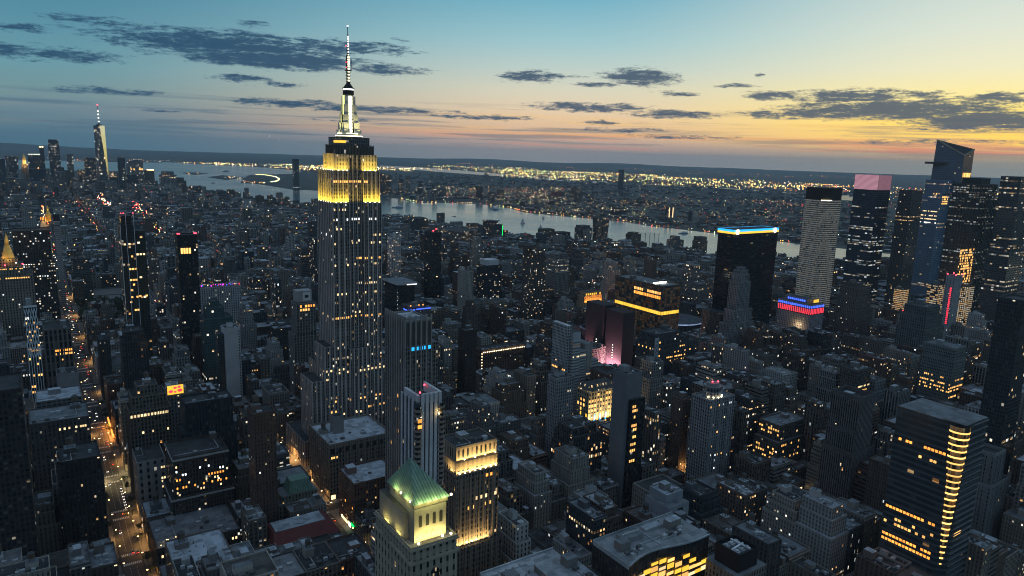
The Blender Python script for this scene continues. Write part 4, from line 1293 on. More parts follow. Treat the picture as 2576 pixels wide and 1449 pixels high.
    b.box(x0 + 2, x1 - 2, y0 + 3, y1 - 4, 222, 233, st, TAR)
    b.box(x1, x1 + 13, y0 + 9, y1, 0, 213, sty((0.05, 0.06, 0.055), 3, 3.7, 0.85, 0.7, 0.04, 0, 1.4, 0.8), TAR)
    b.build('facade', FAC, t)
    for xx, zt in ((x0 - .3, 222), (x0 + 6.2, 234), (x1 - .3, 236)):
        b = MB(); b.box(xx, xx + .55, y0 - .6, y0, 0, zt, solid((0.62, 0.64, 0.66))); b.build('white_fin', FAC, t)
    for xx in (x0 + 1, x0 + 4, x1 - 1):
        small('beacon', 'beacon_red', t, xx, xx + 1, y0, y0 + 1, 236, 237)
    stepped_rows(t, 'N', x0 + 6.5, x1, y0, [(z, 3, .7, 'amber_glow', 2.2, 2.3) for z in (181, 165, 151, 145, 138, 129, 120, 112)], rnd)
    stepped_rows(t, 'N', x1 + 1, x1 + 12, y0 + 9, [(182, 3, .9, 'warm_glow', 2.4, 2.4), (128, 3, .6, 'amber_glow', 2.4, 2.2)], rnd)
    # dark slab with beacons
    x0, x1, y0, y1, h = H['darkslab']
    t = B('darkslab', 'residential_slab', 'near black slab tower with four tall lit windows near its top and red corner beacons', sty((0.035, 0.033, 0.034), 2.4, 3.6, 0.7, 0.6, 0.02, 0, 1.2, 0.3), 47.7, gear=0, tanks=0)
    panes(t, 'N', x0 + 3, x0 + 16, 4, 181, y0, 2.5, 7.5, 'amber_glow')
    for xx in (x0, x0 + 2, x1 - 4, x1 - 2):
        small('beacon', 'beacon_red', t, xx, xx + 1.3, y0, y0 + 1.3, 207, 208.3)
    # rooftop bar hotel
    x0, x1, y0, y1, h = H['rooftophotel']
    t = B('rooftophotel', 'hotel', 'pale grid-windowed hotel with coloured string lights along its rooftop bar', sty((0.36, 0.35, 0.36), 3.1, 3.6, 0.42, 0.5, 0.025, 0, 1.2), 48.1, gear=2, tanks=0)
    for i in range(26):
        m = rnd.choice(['blue_glow', 'red_glow', 'amber_glow', 'warm_glow', 'blue_glow', 'magenta_glow'])
        xx, yy = x0 + 2 + i * 2.2, y0 + rnd.uniform(1, 9)
        small('string_light', m, t, xx, xx + .9, yy, yy + .9, h + 1.5 + rnd.random() * 3, h + 2.6 + rnd.random() * 2)
    # teal glass
    t = B('tealtower', 'glass_tower', 'teal glass tower with stepped crown, standing left of the blank white slab', sty((0.08, 0.13, 0.135), 2.6, 3.6, 0.86, 0.74, 0.025, 0.01, 1.2, 0.8), 49.4,
          tiers=[(108, 0, 0, 0, 0), (121, 5, 9, 2, 2), (129, 11, 14, 5, 5)], gear=0, tanks=0)
    # blank white slab
    x0, x1, y0, y1, h = H['whiteslab']
    t = B('whiteslab', 'blank_slab', 'blank windowless pale grey slab wall with a single column of small windows', sty((0.42, 0.43, 0.44), 3, 3.5, 0.0, 0.0), 50.5, gear=1, tanks=0)
    b = MB(7); b.box(x0 - 7, x0, y0 + 4, y1, 0, h - 6, sty((0.06, 0.085, 0.09), 2.6, 3.5, 0.85, 0.7, 0.03, 0, 1.2, 0.7), TAR); b.build('glass_wing', FAC, t)
    for k in range(24):
        small('window', 'dark_metal', t, x1 - 2.2, x1 - 0.9, y0 - .06, y0 + .2, 30 + k * 3.4, 31.9 + k * 3.4)
    t = B('darkcenter', 'office_tower', 'tall charcoal office tower with hardly a light, left of middle', sty((0.045, 0.047, 0.055), 2.4, 3.6, 0.6, 0.7, 0.008, 0, 1.2, 0.3), 51.3, tiers=[(112, 0, 0, 0, 0), (122.6, 3, 3, 2, 0)], gear=0, tanks=1)
    x0, x1, y0, y1, h = H['litrows']
    t = B('litrows', 'loft_building', 'brown stepped loft building with one long row of warm lit windows', sty((0.15, 0.125, 0.10), 2.8, 3.9, 0.55, 0.6, 0.02, 0, 1.2), 52.9,
          tiers=[(88, 0, 0, 0, 0), (100, 3, 3, 3, 0), (108, 8, 9, 8, 2)], tanks=2, pier=(2.8, .7, .35, (0.16, 0.135, 0.11)))
    panes(t, 'N', x0 + 1, x1 - 2, 12, 83, y0, 1.9, 2.4, 'warm_glow', 0.1, rnd)
    panes(t, 'N', x0 + 1, x1 - 2, 12, 67, y0, 1.7, 2.0, 'warm_glow', 0.6, rnd)
    # billboard on a roof
    x0, x1, y0, y1, h = H['billboard']
    B('billboard', 'loft_building', 'low grey loft building carrying a rooftop billboard', sty((0.14, 0.14, 0.14), 3, 3.8, 0.5, 0.5, 0.02, 0, 1.1), 53.6, gear=2, tanks=1)
    t = thing('rooftop_billboard', 'glowing orange and red abstract billboard on a dark roof', 'billboard', (103, 759, 79.2))
    b = MB(); b.box(96.5, 111, 759, 759.5, 80, 89, solid((0.1, 0.1, 0.1))); b.build('panel', 'gold_glow', t)
    for px_, pz, r in ((99.5, 83.2, 1.9), (103.5, 86.6, 1.5), (107.8, 83.4, 2.1), (107.2, 87.0, 1.5), (103.4, 82.4, 1.2)):
        b = MB(); pts = [(px_ + r * math.cos(R(a)) * 1.1, pz + r * math.sin(R(a)) * .8) for a in range(0, 360, 36)]
        b.face([(x, 758.9, z) for x, z in pts], [(0, 0)] * 10, TAR); b.build('red_disc', 'red_glow', t)
    b = MB()
    for xx in (98, 103.5, 109): b.bar((xx, 759.8, 79.2), (xx, 760.2, 89), .2, solid((.05, .05, .05)))
    b.build('support_frame', FAC, t)
    # white stone
    x0, x1, y0, y1, h = H['stone']
    t = B('stone', 'stone_building', 'pale stone corner building with arched lower windows and dark flat roof beside the avenue', sty((0.33, 0.32, 0.31), 5.4, 6.2, 0.36, 0.5, 0.015, 0, 1.0), 54.1, gear=1, tanks=0, roof=solid((0.06, 0.065, 0.07)))
    for z in (46, 36, 33, 28):
        pane(t, 'N', x1 - 3.5, z, y0, 1.2, 1.8, 'warm_glow'); pane(t, 'N', x1 - 1.6, z, y0, 1.2, 1.8, 'warm_glow')
    # brick block and its penthouse
    x0, x1, y0, y1, h = H['brickstep']
    t = B('brickstep', 'brick_office_building', 'dark brick office building with pale cornice and triple windows, some lit orange', sty((0.075, 0.058, 0.05), 2.35, 3.7, 0.58, 0.5, 0.05, 0, 1.2), 55.8,
          tiers=[(40, -3, -3, -3, 0), (73, 0, 0, 0, 0)], parapet=2.0, gear=1, tanks=0)
    b = MB(); cs = solid((0.33, 0.33, 0.33))
    b.box(x0 - .7, x1 + .7, y0 - .7, y0 - .1, 72, 73.6, cs, bottom=True); b.box(x0 - .7, x0 - .1, y0 - .1, y1, 72, 73.6, cs, bottom=True)
    b.box(x0 - 3.7, x1 + 3.7, y0 - 3.7, y0 - 3.1, 39.2, 40.6, cs, bottom=True); b.box(x0 - 3.7, x0 - 3.1, y0 - 3.1, y1, 39.2, 40.6, cs, bottom=True)
    b.build('cornice', FAC, t)
    stepped_rows(t, 'N', x0 + 1, x1 - 1, y0, [(66, 18, .1, 'warm_glow', 1.1, 1.7), (62, 18, .15, 'white_glow', 1.1, 1.7), (58.5, 18, .22, 'white_glow', 1.1, 1.7), (54.5, 18, .35, 'orange_glow', 1.1, 1.8), (51, 18, .3, 'warm_glow', 1.1, 1.7), (47.5, 18, .5, 'orange_glow', 1.1, 1.8), (43.6, 18, .2, 'warm_glow', 1.1, 1.7)], rnd)
    x0, x1, y0, y1, h = H['brickbox']
    t = B('brickbox', 'black_tower', 'plain black boxy tower top with rooftop plant, behind the brick office building', sty((0.03, 0.032, 0.038), 2.6, 3.7, 0.3, 0.85, 0.0, 0, 1), 56.3, tiers=[(78, -4, -2, -3, 0), (103, 0, 0, 0, 0)], gear=4, tanks=0)
    x0, x1, y0, y1, h = H['brickbase']
    t = B('brickbase', 'brick_podium_building', 'low broad brick building with roof terrace lamps, on the avenue corner', sty((0.085, 0.07, 0.06), 2.6, 3.7, 0.5, 0.55, 0.03, 0, 1.0), 57.5, roof=GREYROOF, gear=9, tanks=0, parapet=1.6)
    for i in range(7):
        xx, yy = x0 + 2.5 + rnd.random() * 12, y0 + 2 + rnd.random() * 9
        small('terrace_lamp', 'lamp_glow', t, xx, xx + .35, yy, yy + .35, h + 1.6, h + 2.0)
        lamp('terrace_light', t, (xx, yy, h + 2.4), 60, WARM, size=.2)
    panes(t, 'N', x0 + 2, x1 - 2, 22, 20.5, y0, 1.3, 2.0, 'warm_glow', 0.75, rnd)
    B('lowteal', 'loft_building', 'low loft building with pale blue roof and bulkheads, nearest the avenue bottom corner', sty((0.13, 0.115, 0.10), 3, 3.8, 0.5, 0.55, 0.03, 0, 1.0), 58.4, roof=SILVER, gear=10, tanks=1)
    t = B('blackblock', 'office_block', 'near black office block flanking the left kerb of the lit avenue', sty((0.04, 0.036, 0.036), 2.8, 3.7, 0.45, 0.5, 0.012, 0, 1.2), 59.9, tiers=[(74, 0, 0, 0, 0), (87, 2, 1, 4, 0)], gear=3, tanks=1)
    B('leftmid', 'office_block', 'grey horizontal-banded office block with pale roof, left of the lit avenue', sty((0.15, 0.15, 0.155), 4, 3.8, 0.8, 0.5, 0.02, 0, 1.2), 60.7, roof=SILVER, gear=3, tanks=0, tiers=[(78, 0, 0, 0, 0), (86, 0, 0, 3, 0)])
    t = B('classical', 'stone_building', 'grey classical building with tall upper columns and two rows of amber windows', sty((0.14, 0.135, 0.13), 4.4, 8.0, 0.55, 0.8, 0.0, 0, 1.1), 61.2, gear=1, tanks=0, pier=(4.4, 1.0, .5, (0.17, 0.165, 0.16)), parapet=2.2)
    stepped_rows(t, 'N', 9, 25.5, 930, [(92.5, 9, .9, 'orange_glow', 1.2, 2.2), (88.5, 9, .85, 'amber_glow', 1.2, 2.2), (82, 9, .3, 'amber_glow', 1.2, 1.8)], rnd)
    B('greywall', 'blank_wall_building', 'building with a blank grey gable wall left of the avenue lights', sty((0.20, 0.20, 0.21), 3, 3.6, 0.0, 0.0), 62.6, gear=1, tanks=0)
    t = B('leftroof', 'office_block', 'dark block with cluttered pale roof and a short row of lit windows', sty((0.075, 0.068, 0.064), 3, 3.7, 0.45, 0.5, 0.04, 0.02, 1.2), 63.3, roof=GREYROOF, gear=5, tanks=2)
    panes(t, 'N', 4, 24, 12, 86, 690, 1.3, 1.8, 'warm_glow', 0.35, rnd)
    t = B('brown', 'brick_tower', 'narrow brown brick tower, left of the broad arcaded building', sty((0.10, 0.066, 0.052), 2.4, 3.3, 0.42, 0.48, 0.03, 0, 1.3), 64.9, gear=1, tanks=1)
    # arcaded palazzo
    x0, x1, y0, y1, h = H['arcade']
    t = B('arcade', 'palazzo_office_building', 'broad stone palazzo block with arched top floor and crowded roof below the skyscraper', sty((0.19, 0.165, 0.14), 2.9, 4.0, 0.5, 0.55, 0.012, 0, 1.1), 65.4, roof=SILVER, gear=11, tanks=2, pier=(5.8, 0.9, .35, (0.2, 0.175, 0.15)), parapet=2.0)
    for i in range(9):
        w_ = MB(); c_ = x0 + 3.2 + i * 6.9
        arch = [(c_ - 1.6, 46.3), (c_ + 1.6, 46.3), (c_ + 1.6, 49.4)] + [(c_ + 1.6 * math.cos(R(a)), 49.4 + 1.6 * math.sin(R(a))) for a in (40, 90, 140)] + [(c_ - 1.6, 49.4)]
        w_.face([(x, y0 - .42, z) for x, z in arch], [(0, 0)] * len(arch), solid((0.02, 0.02, 0.022))); w_.build('arched_window', FAC, t)
    panes(t, 'N', x0 + 1.5, x0 + 8, 5, 41, y0, 1.0, 2.0, 'amber_glow')
    small('storefront', 'warm_glow', t, x0 + 1, x0 + 5, y0 - .4, y0 + .2, 1, 5)
    b = MB(9); b.box(x0 + 14, x0 + 24, y0 + 26, y0 + 36, h, h + 16, solid((0.2, 0.19, 0.19)), TAR); b.parapet(x0 + 14, x0 + 24, y0 + 26, y0 + 36, h + 16, 1.5, .5, sty((.2, .19, .19))); b.build('lift_tower', FAC, t)
    x0, x1, y0, y1, h = H['brickgreen']
    t = B('brickgreen', 'brick_shop_building', 'brick corner building with a green neon shop sign at street level', sty((0.15, 0.095, 0.075), 2.7, 3.7, 0.45, 0.52, 0.04, 0, 1.1), 66.8, roof=SILVER, gear=3, tanks=0, parapet=1.6)
    small('neon_sign', 'green_glow', t, x0 + .5, x0 + 8.5, y0 - 1.3, y0 - .4, 5.5, 6.7)
    small('neon_sign', 'green_glow', t, x0 - 1.2, x0 - .3, y0 - .3, y0 + 6, 5.5, 6.7)
    small('storefront', 'beam_glow', t, x0 - .3, x0 + .1, y0 + 8, y0 + 14, 1, 4.6)
    small('storefront', 'warm_glow', t, x0 - .3, x0 + .1, y0 + 16, y0 + 30, 1, 3.6)
    panes(t, 'E', y0 + 2, y1 - 2, 8, 20, x0, 1.2, 1.8, 'orange_glow', 0.6, rnd)
    panes(t, 'N', x0 + 6, x0 + 16, 5, 16, y0, 1.1, 1.8, 'warm_glow', 0.3, rnd)
    # mansard
    x0, x1, y0, y1, h = H['mansard']
    t = thing('mansard_building', 'cream hotel with green copper mansard roof, left of the palazzo block', 'building', (166, 580, 0))
    b = MB(67)
    st = sty((0.23, 0.21, 0.16), 2.8, 3.6, 0.42, 0.5, 0.02, 0, 1.0)
    b.box(x0, x1, y0, y1, 0, 34, st, GREYROOF); b.box(x0 + 3, x1 - 1, y0 + 2, y1, 34, 40, st, GREYROOF)
    b.build('facade', FAC, t)
    b = MB(); b.prism([(x0 + 9, y0 + 3), (x1 - 4, y0 + 3), (x1 - 4, y1 - 1), (x0 + 9, y1 - 1)], 40, 50, solid((1, 1, 1)), solid((1, 1, 1)), [(x0 + 12, y0 + 6), (x1 - 7, y0 + 6), (x1 - 7, y1 - 3), (x0 + 12, y1 - 3)])
    b.build('mansard_roof', COPPER, t)
    # library-like low house with red roof and lit cornice
    x0, x1, y0, y1, h = H['redroof']
    t = thing('red_roofed_building', 'broad low building with dark red sloping roof and a bright lit balustrade', 'building', (158, 535, 0))
    b = MB(68)
    b.box(x0, x1, y0, y1, 0, h - 8, sty((0.2, 0.19, 0.18), 3, 4, 0.4, 0.5, 0.02, 0, 1), GREYROOF)
    b.build('facade', FAC, t)
    b = MB(); b.prism([(x0, y0), (x1, y0), (x1, y1), (x0, y1)], h - 8, h - 2, solid((1, 1, 1)), solid((1, 1, 1)), [(x0 + 3, y0 + 12), (x1 - 5, y0 + 12), (x1 - 5, y1 - 2), (x0 + 3, y1 - 2)])
    b.build('sloping_roof', 'red_roofing', t)
    b = MB(); b.box(x0 + 5, x1 - 8, y0 + 13, y1 - 3, h - 2, h - 1.4, SILVER); b.drum(x0 + 26, y0 + 20, 5, h - 1.4, h - .9, solid((0.3, 0.33, 0.36)), n=16); b.build('roof_deck', FAC, t)
    b = MB(); b.box(x0 - 1, x1 + 6, y0 - 12, y0 - 11.2, 20, 27, solid((0.5, 0.47, 0.4)))
    for i in range(9):
        xx = x0 + i * 6.6; b.prism([(xx, y0 - 12), (xx + 1.6, y0 - 12), (xx + 1.6, y0 - 11.2), (xx, y0 - 11.2)], 27, 30, solid((0.5, 0.47, 0.4)), None, [(xx + .7, y0 - 11.7), (xx + .9, y0 - 11.7), (xx + .9, y0 - 11.5), (xx + .7, y0 - 11.5)])
    b.box(x0 - 1, x1 + 6, y0 - 11.2, y0 - .1, 0, 20, sty((0.2, 0.19, 0.18), 3, 4, 0.4, 0.5, 0.02, 0, 1), GREYROOF)
    b.build('balustrade', FAC, t)
    lamp('balustrade_light', t, (x0 + 28, y0 - 15, 26), 5000, (1.0, 0.86, 0.55), 'AREA', rot=aim((0, .5, -.6)), sx=50, sy=.8)
    for i in range(3):
        small('skylight', 'beam_glow', t, x0 + 18 + i * 5.5, x0 + 21 + i * 5.5, y0 - 9, y0 - 5, 20.2, 20.9)


left_side()


def band(t, name, m, x0, x1, y0, y1, z0, z1):
    """A band of light round a roof edge: four upright strips."""
    b = MB(); S1 = solid((.1, .1, .1))
    for a in ((x0 - .8, x1 + .8, y0 - .8, y0 - .3), (x0 - .8, x1 + .8, y1 + .3, y1 + .8), (x0 - .8, x0 - .3, y0 - .3, y1 + .3), (x1 + .3, x1 + .8, y0 - .3, y1 + .3)):
        b.box(*a, z0, z1, S1, bottom=True)
    return b.build(name, m, t)


def right_middle():
    rnd = random.Random(99)
    x0, x1, y0, y1, h = H['r1brick']
    t = B('r1brick', 'brick_hotel', 'long brick hotel with pale upper storeys and bulbs strung along its cornice', sty((0.14, 0.085, 0.065), 2.9, 3.5, 0.45, 0.5, 0.05, 0, 1.2), 71.2, gear=4, tanks=1, tiers=[(30, 0, 0, 0, 0), (38.5, 0, 0, 0, 0), (43, 0, 0, 1, 0)])
    for i in range(24):
        small('cornice_bulb', 'flood_glow', t, x0 + 1 + i * 3.1, x0 + 1.7 + i * 3.1, y0 - .6, y0 + .1, 40.3, 41.0)
    for i in range(9):
        small('cornice_bulb', 'flood_glow', t, x0 - .9, x0 - .2, y0 + 1, y0 + 1.7, 3 + i * 4.4, 3.8 + i * 4.4)
    B('r2slim', 'brick_tower', 'slim near black tower between the notched grey tower and the bulb-lit hotel', sty((0.05, 0.04, 0.038), 3, 3.5, 0.3, 0.6, 0.006, 0, 1), 72.5, gear=1, tanks=1)
    B('r3brown', 'brick_tower', 'brown tower with stepped rounded crown behind the slim near black tower', sty((0.10, 0.08, 0.07), 2.6, 3.5, 0.45, 0.5, 0.02, 0, 1.1), 73.1, tiers=[(88, 0, 0, 0, 0), (98, 2, 2, 2, 0), (107, 5, 5, 4, 2)], gear=0, tanks=1)
    t = B('r4office', 'office_tower', 'dark bulky brick-and-glass tower with a red crane light, right of the skyscraper shaft', sty((0.06, 0.052, 0.05), 4, 3.9, 0.9, 0.5, 0.03, 0.0, 1.4), 74.8, gear=2, tanks=0)
    b = MB(); b.bar((699, 1352, 157), (717, 1368, 160), .6, solid((.4, .05, .05))); b.build('crane_arm', FAC, t)
    small('beacon', 'beacon_red', t, 700, 702, 1352, 1354, 158, 160); small('beacon', 'beacon_red', t, 714, 715.5, 1365, 1367, 160, 161.5)
    B('r5white', 'white_slab_tower', 'white slab tower pricked with tiny warm windows, right of the skyscraper shaft', sty((0.42, 0.42, 0.42), 4.2, 4.0, 0.42, 0.5, 0.28, 0, 1.4), 75.3, gear=1, tanks=0, tiers=[(128, 0, 0, 0, 0), (132, 6, 4, 2, 2)])
    B('r7resid', 'residential_tower', 'tall brown residential tower dotted all over with small lit windows', sty((0.12, 0.105, 0.09), 3.4, 3.6, 0.5, 0.55, 0.14, 0, 1.3), 76.9, tiers=[(132, 14, 0, 0, 0), (148, 14, 4, 0, 0), (155, 0, 20, 2, 4)], gear=1, tanks=0)
    t = B('r9', 'residential_tower', 'dark glass tower capped by a blank white plant box', sty((0.05, 0.052, 0.058), 3.2, 3.6, 0.7, 0.6, 0.10, 0, 1.4), 77.4, tiers=[(84, 0, 0, 0, 0)], gear=0, tanks=0)
    b = MB(); b.box(804, 836, 1304, 1329, 85.2, 97, solid((0.5, 0.51, 0.52))); b.build('plant_box', FAC, t)
    x0, x1, y0, y1, h = H['r10dark']
    t = B('r10dark', 'office_tower', 'dark tower under a flat white-lit canopy roof, at the skyscraper shoulder', sty((0.03, 0.032, 0.036), 3, 3.6, 0.6, 0.6, 0.005, 0, 1, 0.5), 78.6, gear=0, tanks=0)
    b = MB(); b.box(x0 - 3, x1 + 3, y0 - 3, y1 + 2, h + 3, h + 5.5, solid((0.4, 0.41, 0.42)), GREYROOF, bottom=True); b.box(x0 + 3, x1 - 3, y0 + 3, y1 - 3, h, h + 3, solid((0.3, 0.3, 0.3))); b.build('canopy_roof', FAC, t)
    small('canopy_light', 'white_glow', t, x0 + 14, x1 + 2, y0 - 3.4, y0 - 3.05, h + 2.2, h + 3.2)
    for k in range(14):
        small('edge_lamp', 'white_glow', t, x0 - .3, x0 + .1, y0 - .4, y0, 40 + k * 6, 40.8 + k * 6)
    x0, x1, y0, y1, h = H['r11neon']
    t = B('r11neon', 'hotel', 'hotel whose rooftop terrace is outlined in vivid blue neon', sty((0.13, 0.11, 0.11), 3, 3.5, 0.4, 0.5, 0.04, 0, 1.2), 79.2, gear=1, tanks=0, tiers=[(108, 0, 0, 0, 0), (112, 6, 8, 6, 0)])
    small('neon_strip', 'blue_glow', t, x0 + 1, x0 + 11, y0 - .6, y0 - .2, 109.2, 110.6)
    small('neon_strip', 'blue_glow', t, x0 + 13, x1 - 1, y0 - .6, y0 - .2, 109.6, 111.0)
    small('neon_strip', 'blue_glow', t, x0 - .6, x0 - .2, y0, y0 + 12, 109.2, 110.6)
    panes(t, 'N', x0 + 6, x1 - 8, 7, 113.6, y0 + 6, 1.5, 1.6, 'orange_glow', 0.3, rnd)
    # glass block with a bright yellow floor
    x0, x1, y0, y1, h = H['penn2']
    C = (0.09, 0.08, 0.07)
    t = B('penn2', 'glass_office_block', 'large glass block banded by one blazing yellow floor, white lamps on its roof', sty(C, 5.6, 5.0, 0.86, 0.82, 0.62, 0.06, 0.028, 0.4), 80.7, gear=4, tanks=0, roof=GREYROOF, pier=(5.6, .5, .3, (0.10, 0.09, 0.085)))
    for i in range(20):
        pane(t, 'E', y0 + 2.7 + i * 5.2, 88, x0 - .3, 4.6, 5.0, 'gold_glow', 'glowing_bay')
    for i in range(7):
        pane(t, 'N', x0 + 3 + i * 5.5, 88, y0 - .3, 4.9, 5.0, 'gold_glow', 'glowing_bay')
    panes(t, 'E', y0 + 3, y0 + 62, 14, 112, x0, 3.4, 4.6, 'orange_glow', 0.0, rnd)
    panes(t, 'E', y0 + 3, y0 + 62, 14, 119, x0, 3.4, 4.0, 'amber_glow', 0.25, rnd)
    for i in range(7):
        small('roof_lamp', 'head_glow', t, x0 + 4 + i * 4, x0 + 6.2 + i * 4, y0 + 22, y0 + 24.5, h + 1.2, h + 2.6)
    lamp('plaza_light', t, (x0 - 5, y0 + 20, 30), 40000, (1.0, 0.66, 0.66), size=1.5)
    lamp('plaza_light', t, (x0 + 18, y0 - 7, 28), 60000, (1.0, 0.62, 0.6), size=1.5)
    # shrouded block
    x0, x1, y0, y1, h = H['shroud']
    t = thing('shrouded_building', 'huge building wrapped in black netting, its foot lit pink', 'building', (726, 815, 0))
    b = MB(81)
    b.box(x0, x1, y0, y0 + 38, 0, h, solid((0.030, 0.027, 0.032)), TAR)
    b.box(x0, x1, y0 + 44, y1, 0, h + 3, solid((0.030, 0.027, 0.032)), TAR)
    b.box(x0 + 7, x1, y0 + 38, y0 + 44, 0, h - 4, solid((0.02, 0.018, 0.022)), TAR)
    b.build('netted_walls', 'shroud', t)
    lamp('pink_worklight', t, (x0 - 7, 815, 12), 260000, (1.0, 0.42, 0.50), 'AREA', rot=aim((.5, 0, 1)), sx=80, sy=2)
    for k in range(6):
        small('work_lamp', 'head_glow', t, x0 - .8, x0 - .2, 794, 794.7, 24 + k * 4, 24.8 + k * 4)
        small('work_lamp', 'head_glow', t, x0 - .8, x0 - .2, 832, 832.7, 24 + k * 4, 24.8 + k * 4)
    # white stepped office
    x0, x1, y0, y1, h = H['whitestep']
    t = thing('stepped_white_office', 'white stepped office building descending in terraces with ribbon windows', 'building', (534, 678, 0))
    C = (0.36, 0.38, 0.39)
    b = MB(82)
    st = sty(C, 2.6, 3.7, 0.62, 0.45, 0.02, 0.02, 1.2)
    rb = sty(C, 9, 3.7, 1.0, 0.48, 0.05, 0.02, 0.7, 0.6)
    b.box(x0, x0 + 6, y0 + 8, y1, 0, h, st, WHITEROOF)
    b.box(x0 + 6.2, x1 - 3, y0 + 4, y1, 0, 104, rb, GREYROOF)
    b.box(x0 + 6.2, x1 - 3, y0 + 4, y1, 104, 115, solid((0.33, 0.36, 0.38)), TAR)
    b.box(x1 - 2.8, x1 + 9, y0 + 7, y1, 0, 90, rb, GREYROOF)
    b.box(x1 + 9.2, x1 + 21, y0 + 9, y1, 0, 96, sty((0.28, 0.26, 0.24), 5, 3.7, 0.1, 0.4, 0.03, 0, 1), GREYROOF)
    b.box(x1 + 21.2, x1 + 32, y0 + 9, y1, 0, 74, rb, GREYROOF)
    b.box(x0, x1 + 14, y0, y0 + 3.8, 0, 62, rb, GREYROOF)
    b.build('facade', FAC, t)
    panes(t, 'E', y0 + 9, y1 - 1, 9, 66, x0, 1.8, 2.2, 'amber_glow', 0.1, rnd)
    panes(t, 'N', x0 + 7, x1 - 4, 5, 83, y0 + 4, 1.6, 1.6, 'warm_glow', 0.4, rnd)
    panes(t, 'N', x0 + 2, x1 + 12, 10, 46, y0, 1.6, 1.8, 'amber_glow', 0.5, rnd)
    # orange-lit block
    x0, x1, y0, y1, h = H['orange']
    t = B('orange', 'floodlit_building', 'stepped building washed from top to foot in orange floodlight', sty((0.34, 0.25, 0.17), 4.6, 4.6, 0.36, 0.42, 0.03, 0, 1), 83.9, tiers=[(58, 0, 0, 0, 0), (70, 3, 3, 3, 0), (76, 8, 6, 6, 0)], gear=0, tanks=0)
    lamp('wall_floodlight', t, ((x0 + x1) / 2, y0 - 3, 42), 130000, (1.0, 0.36, 0.06), 'AREA', rot=aim((0, .4, 1)), sx=44, sy=1.2)
    lamp('wall_floodlight', t, ((x0 + x1) / 2, y0 + 1, 59.5), 50000, (1.0, 0.40, 0.07), 'AREA', rot=aim((0, .4, 1)), sx=40, sy=1)
    panes(t, 'N', x0 + 3, x1 - 3, 9, 71.5, y0 + 5.6, 2.6, 3.4, 'gold_glow', 0.25, rnd)
    # department store with the white vertical banner
    x0, x1, y0, y1, h = H['macys']
    t = B('macys', 'department_store', 'dark department store with a tall white vertical banner on its corner', sty((0.06, 0.06, 0.066), 3.6, 4.4, 0.45, 0.45, 0.04, 0.0, 1.3), 84.6, tiers=[(84, 0, 0, 0, 0), (91, 3, 18, 2, 0), (98, 7, 30, 6, 0)], gear=5, tanks=1)
    b = MB(); b.box(x0 + .6, x0 + 7.6, y0 - .9, y0 - .1, 47, 96, solid((0.34, 0.36, 0.40))); sign = b.build('banner', FAC, t)
    fd = solid((0.09, 0.10, 0.13))
    b = MB(); star = []
    for i in range(10):
        r = 2.0 if i % 2 == 0 else 0.8
        star.append((x0 + 4.1 + r * math.sin(R(36 * i)), 91.5 + r * math.cos(R(36 * i))))
    b.face([(x, y0 - .95, z) for x, z in reversed(star)], [(0, 0)] * 10, fd); b.build('star_emblem', FAC, sign)
    for i, ch in enumerate("MACY'S"):
        cu = bpy.data.curves.new('letter', 'FONT')
        cu.body = ch; cu.size = 7.2; cu.align_x = 'CENTER'; cu.extrude = 0.03
        me_o = bpy.data.objects.new('letter', cu); COL.objects.link(me_o)
        dg = bpy.context.evaluated_depsgraph_get()
        me = bpy.data.meshes.new_from_object(me_o.evaluated_get(dg))
        bpy.data.objects.remove(me_o)
        me.materials.clear(); me.materials.append(MATS['dark_metal'])
        o = bpy.data.objects.new('letter', me); COL.objects.link(o)
        o.rotation_euler = (R(90), 0, 0)
        o.location = Vector((x0 + 4.1, y0 - .96, 83.0 - i * 6.6)) - t.location
        o.parent = sign
    panes(t, 'E', y0 + 3, y1 - 3, 4, 80, x0, 1.6, 2.0, 'amber_glow', 0.2, rnd)
    for z in (88, 79, 70, 62, 54):
        pane(t, 'N', x0 + 10.5, z, y0, 1.8, 2.2, 'amber_glow')
    for z, a, e_, n in ((79, 26, 58, 9), (72, 38, 70, 10), (66, 24, 60, 12), (61, 30, 80, 12)):
        panes(t, 'N', x0 + a, x0 + e_, n, z, y0, 1.8, 1.8, 'amber_glow', 0.35, rnd)
    # art deco stack
    B('nelson', 'art_deco_tower', 'stepped grey art deco tower with tapered top before the black slab', sty((0.20, 0.20, 0.20), 2.8, 3.7, 0.45, 0.55, 0.008, 0, 1), 85.4,
      tiers=[(84, -14, -14, -2, 0), (104, -6, -8, -1, 0), (146, 0, 0, 0, 0), (157, 2, 2, 2, 1), (163, 5, 5, 3, 2), (167, 8, 8, 5, 4)], gear=0, tanks=0, pier=(5.6, 1.0, .4, (0.21, 0.21, 0.21)))
    # black slab with the blue and yellow crown
    x0, x1, y0, y1, h = H['onepenn']
    t = thing('black_slab_tower', 'broad black slab tower crowned by a blue and yellow light band', 'building', (945, 745, 0))
    b = MB(86)
    st = sty((0.022, 0.022, 0.026), 6.0, 3.7, 1.0, 0.6, 0.006, 0.015, 0.35, 0.6)
    b.box(x0, x1, y0, y1, 0, 214, st, TAR)
    b.box(x0 - 22, x0 + 25, y0 - 8, y1, 0, 92, sty((0.10, 0.09, 0.08), 2.6, 3.6, 0.5, 0.55, 0.03, 0, 1), TAR)
    b.box(x0, x1, y0, y1, 214, 219.6, solid((0.03, 0.03, 0.035)), TAR)
    b.build('facade', FAC, t)
    band(t, 'blue_light_band', 'sky_blue_glow', x0, x1, y0, y1, 216.6, 219.8)
    band(t, 'yellow_light_band', 'gold_glow', x0, x1, y0, y1, 213.2, 216.4)
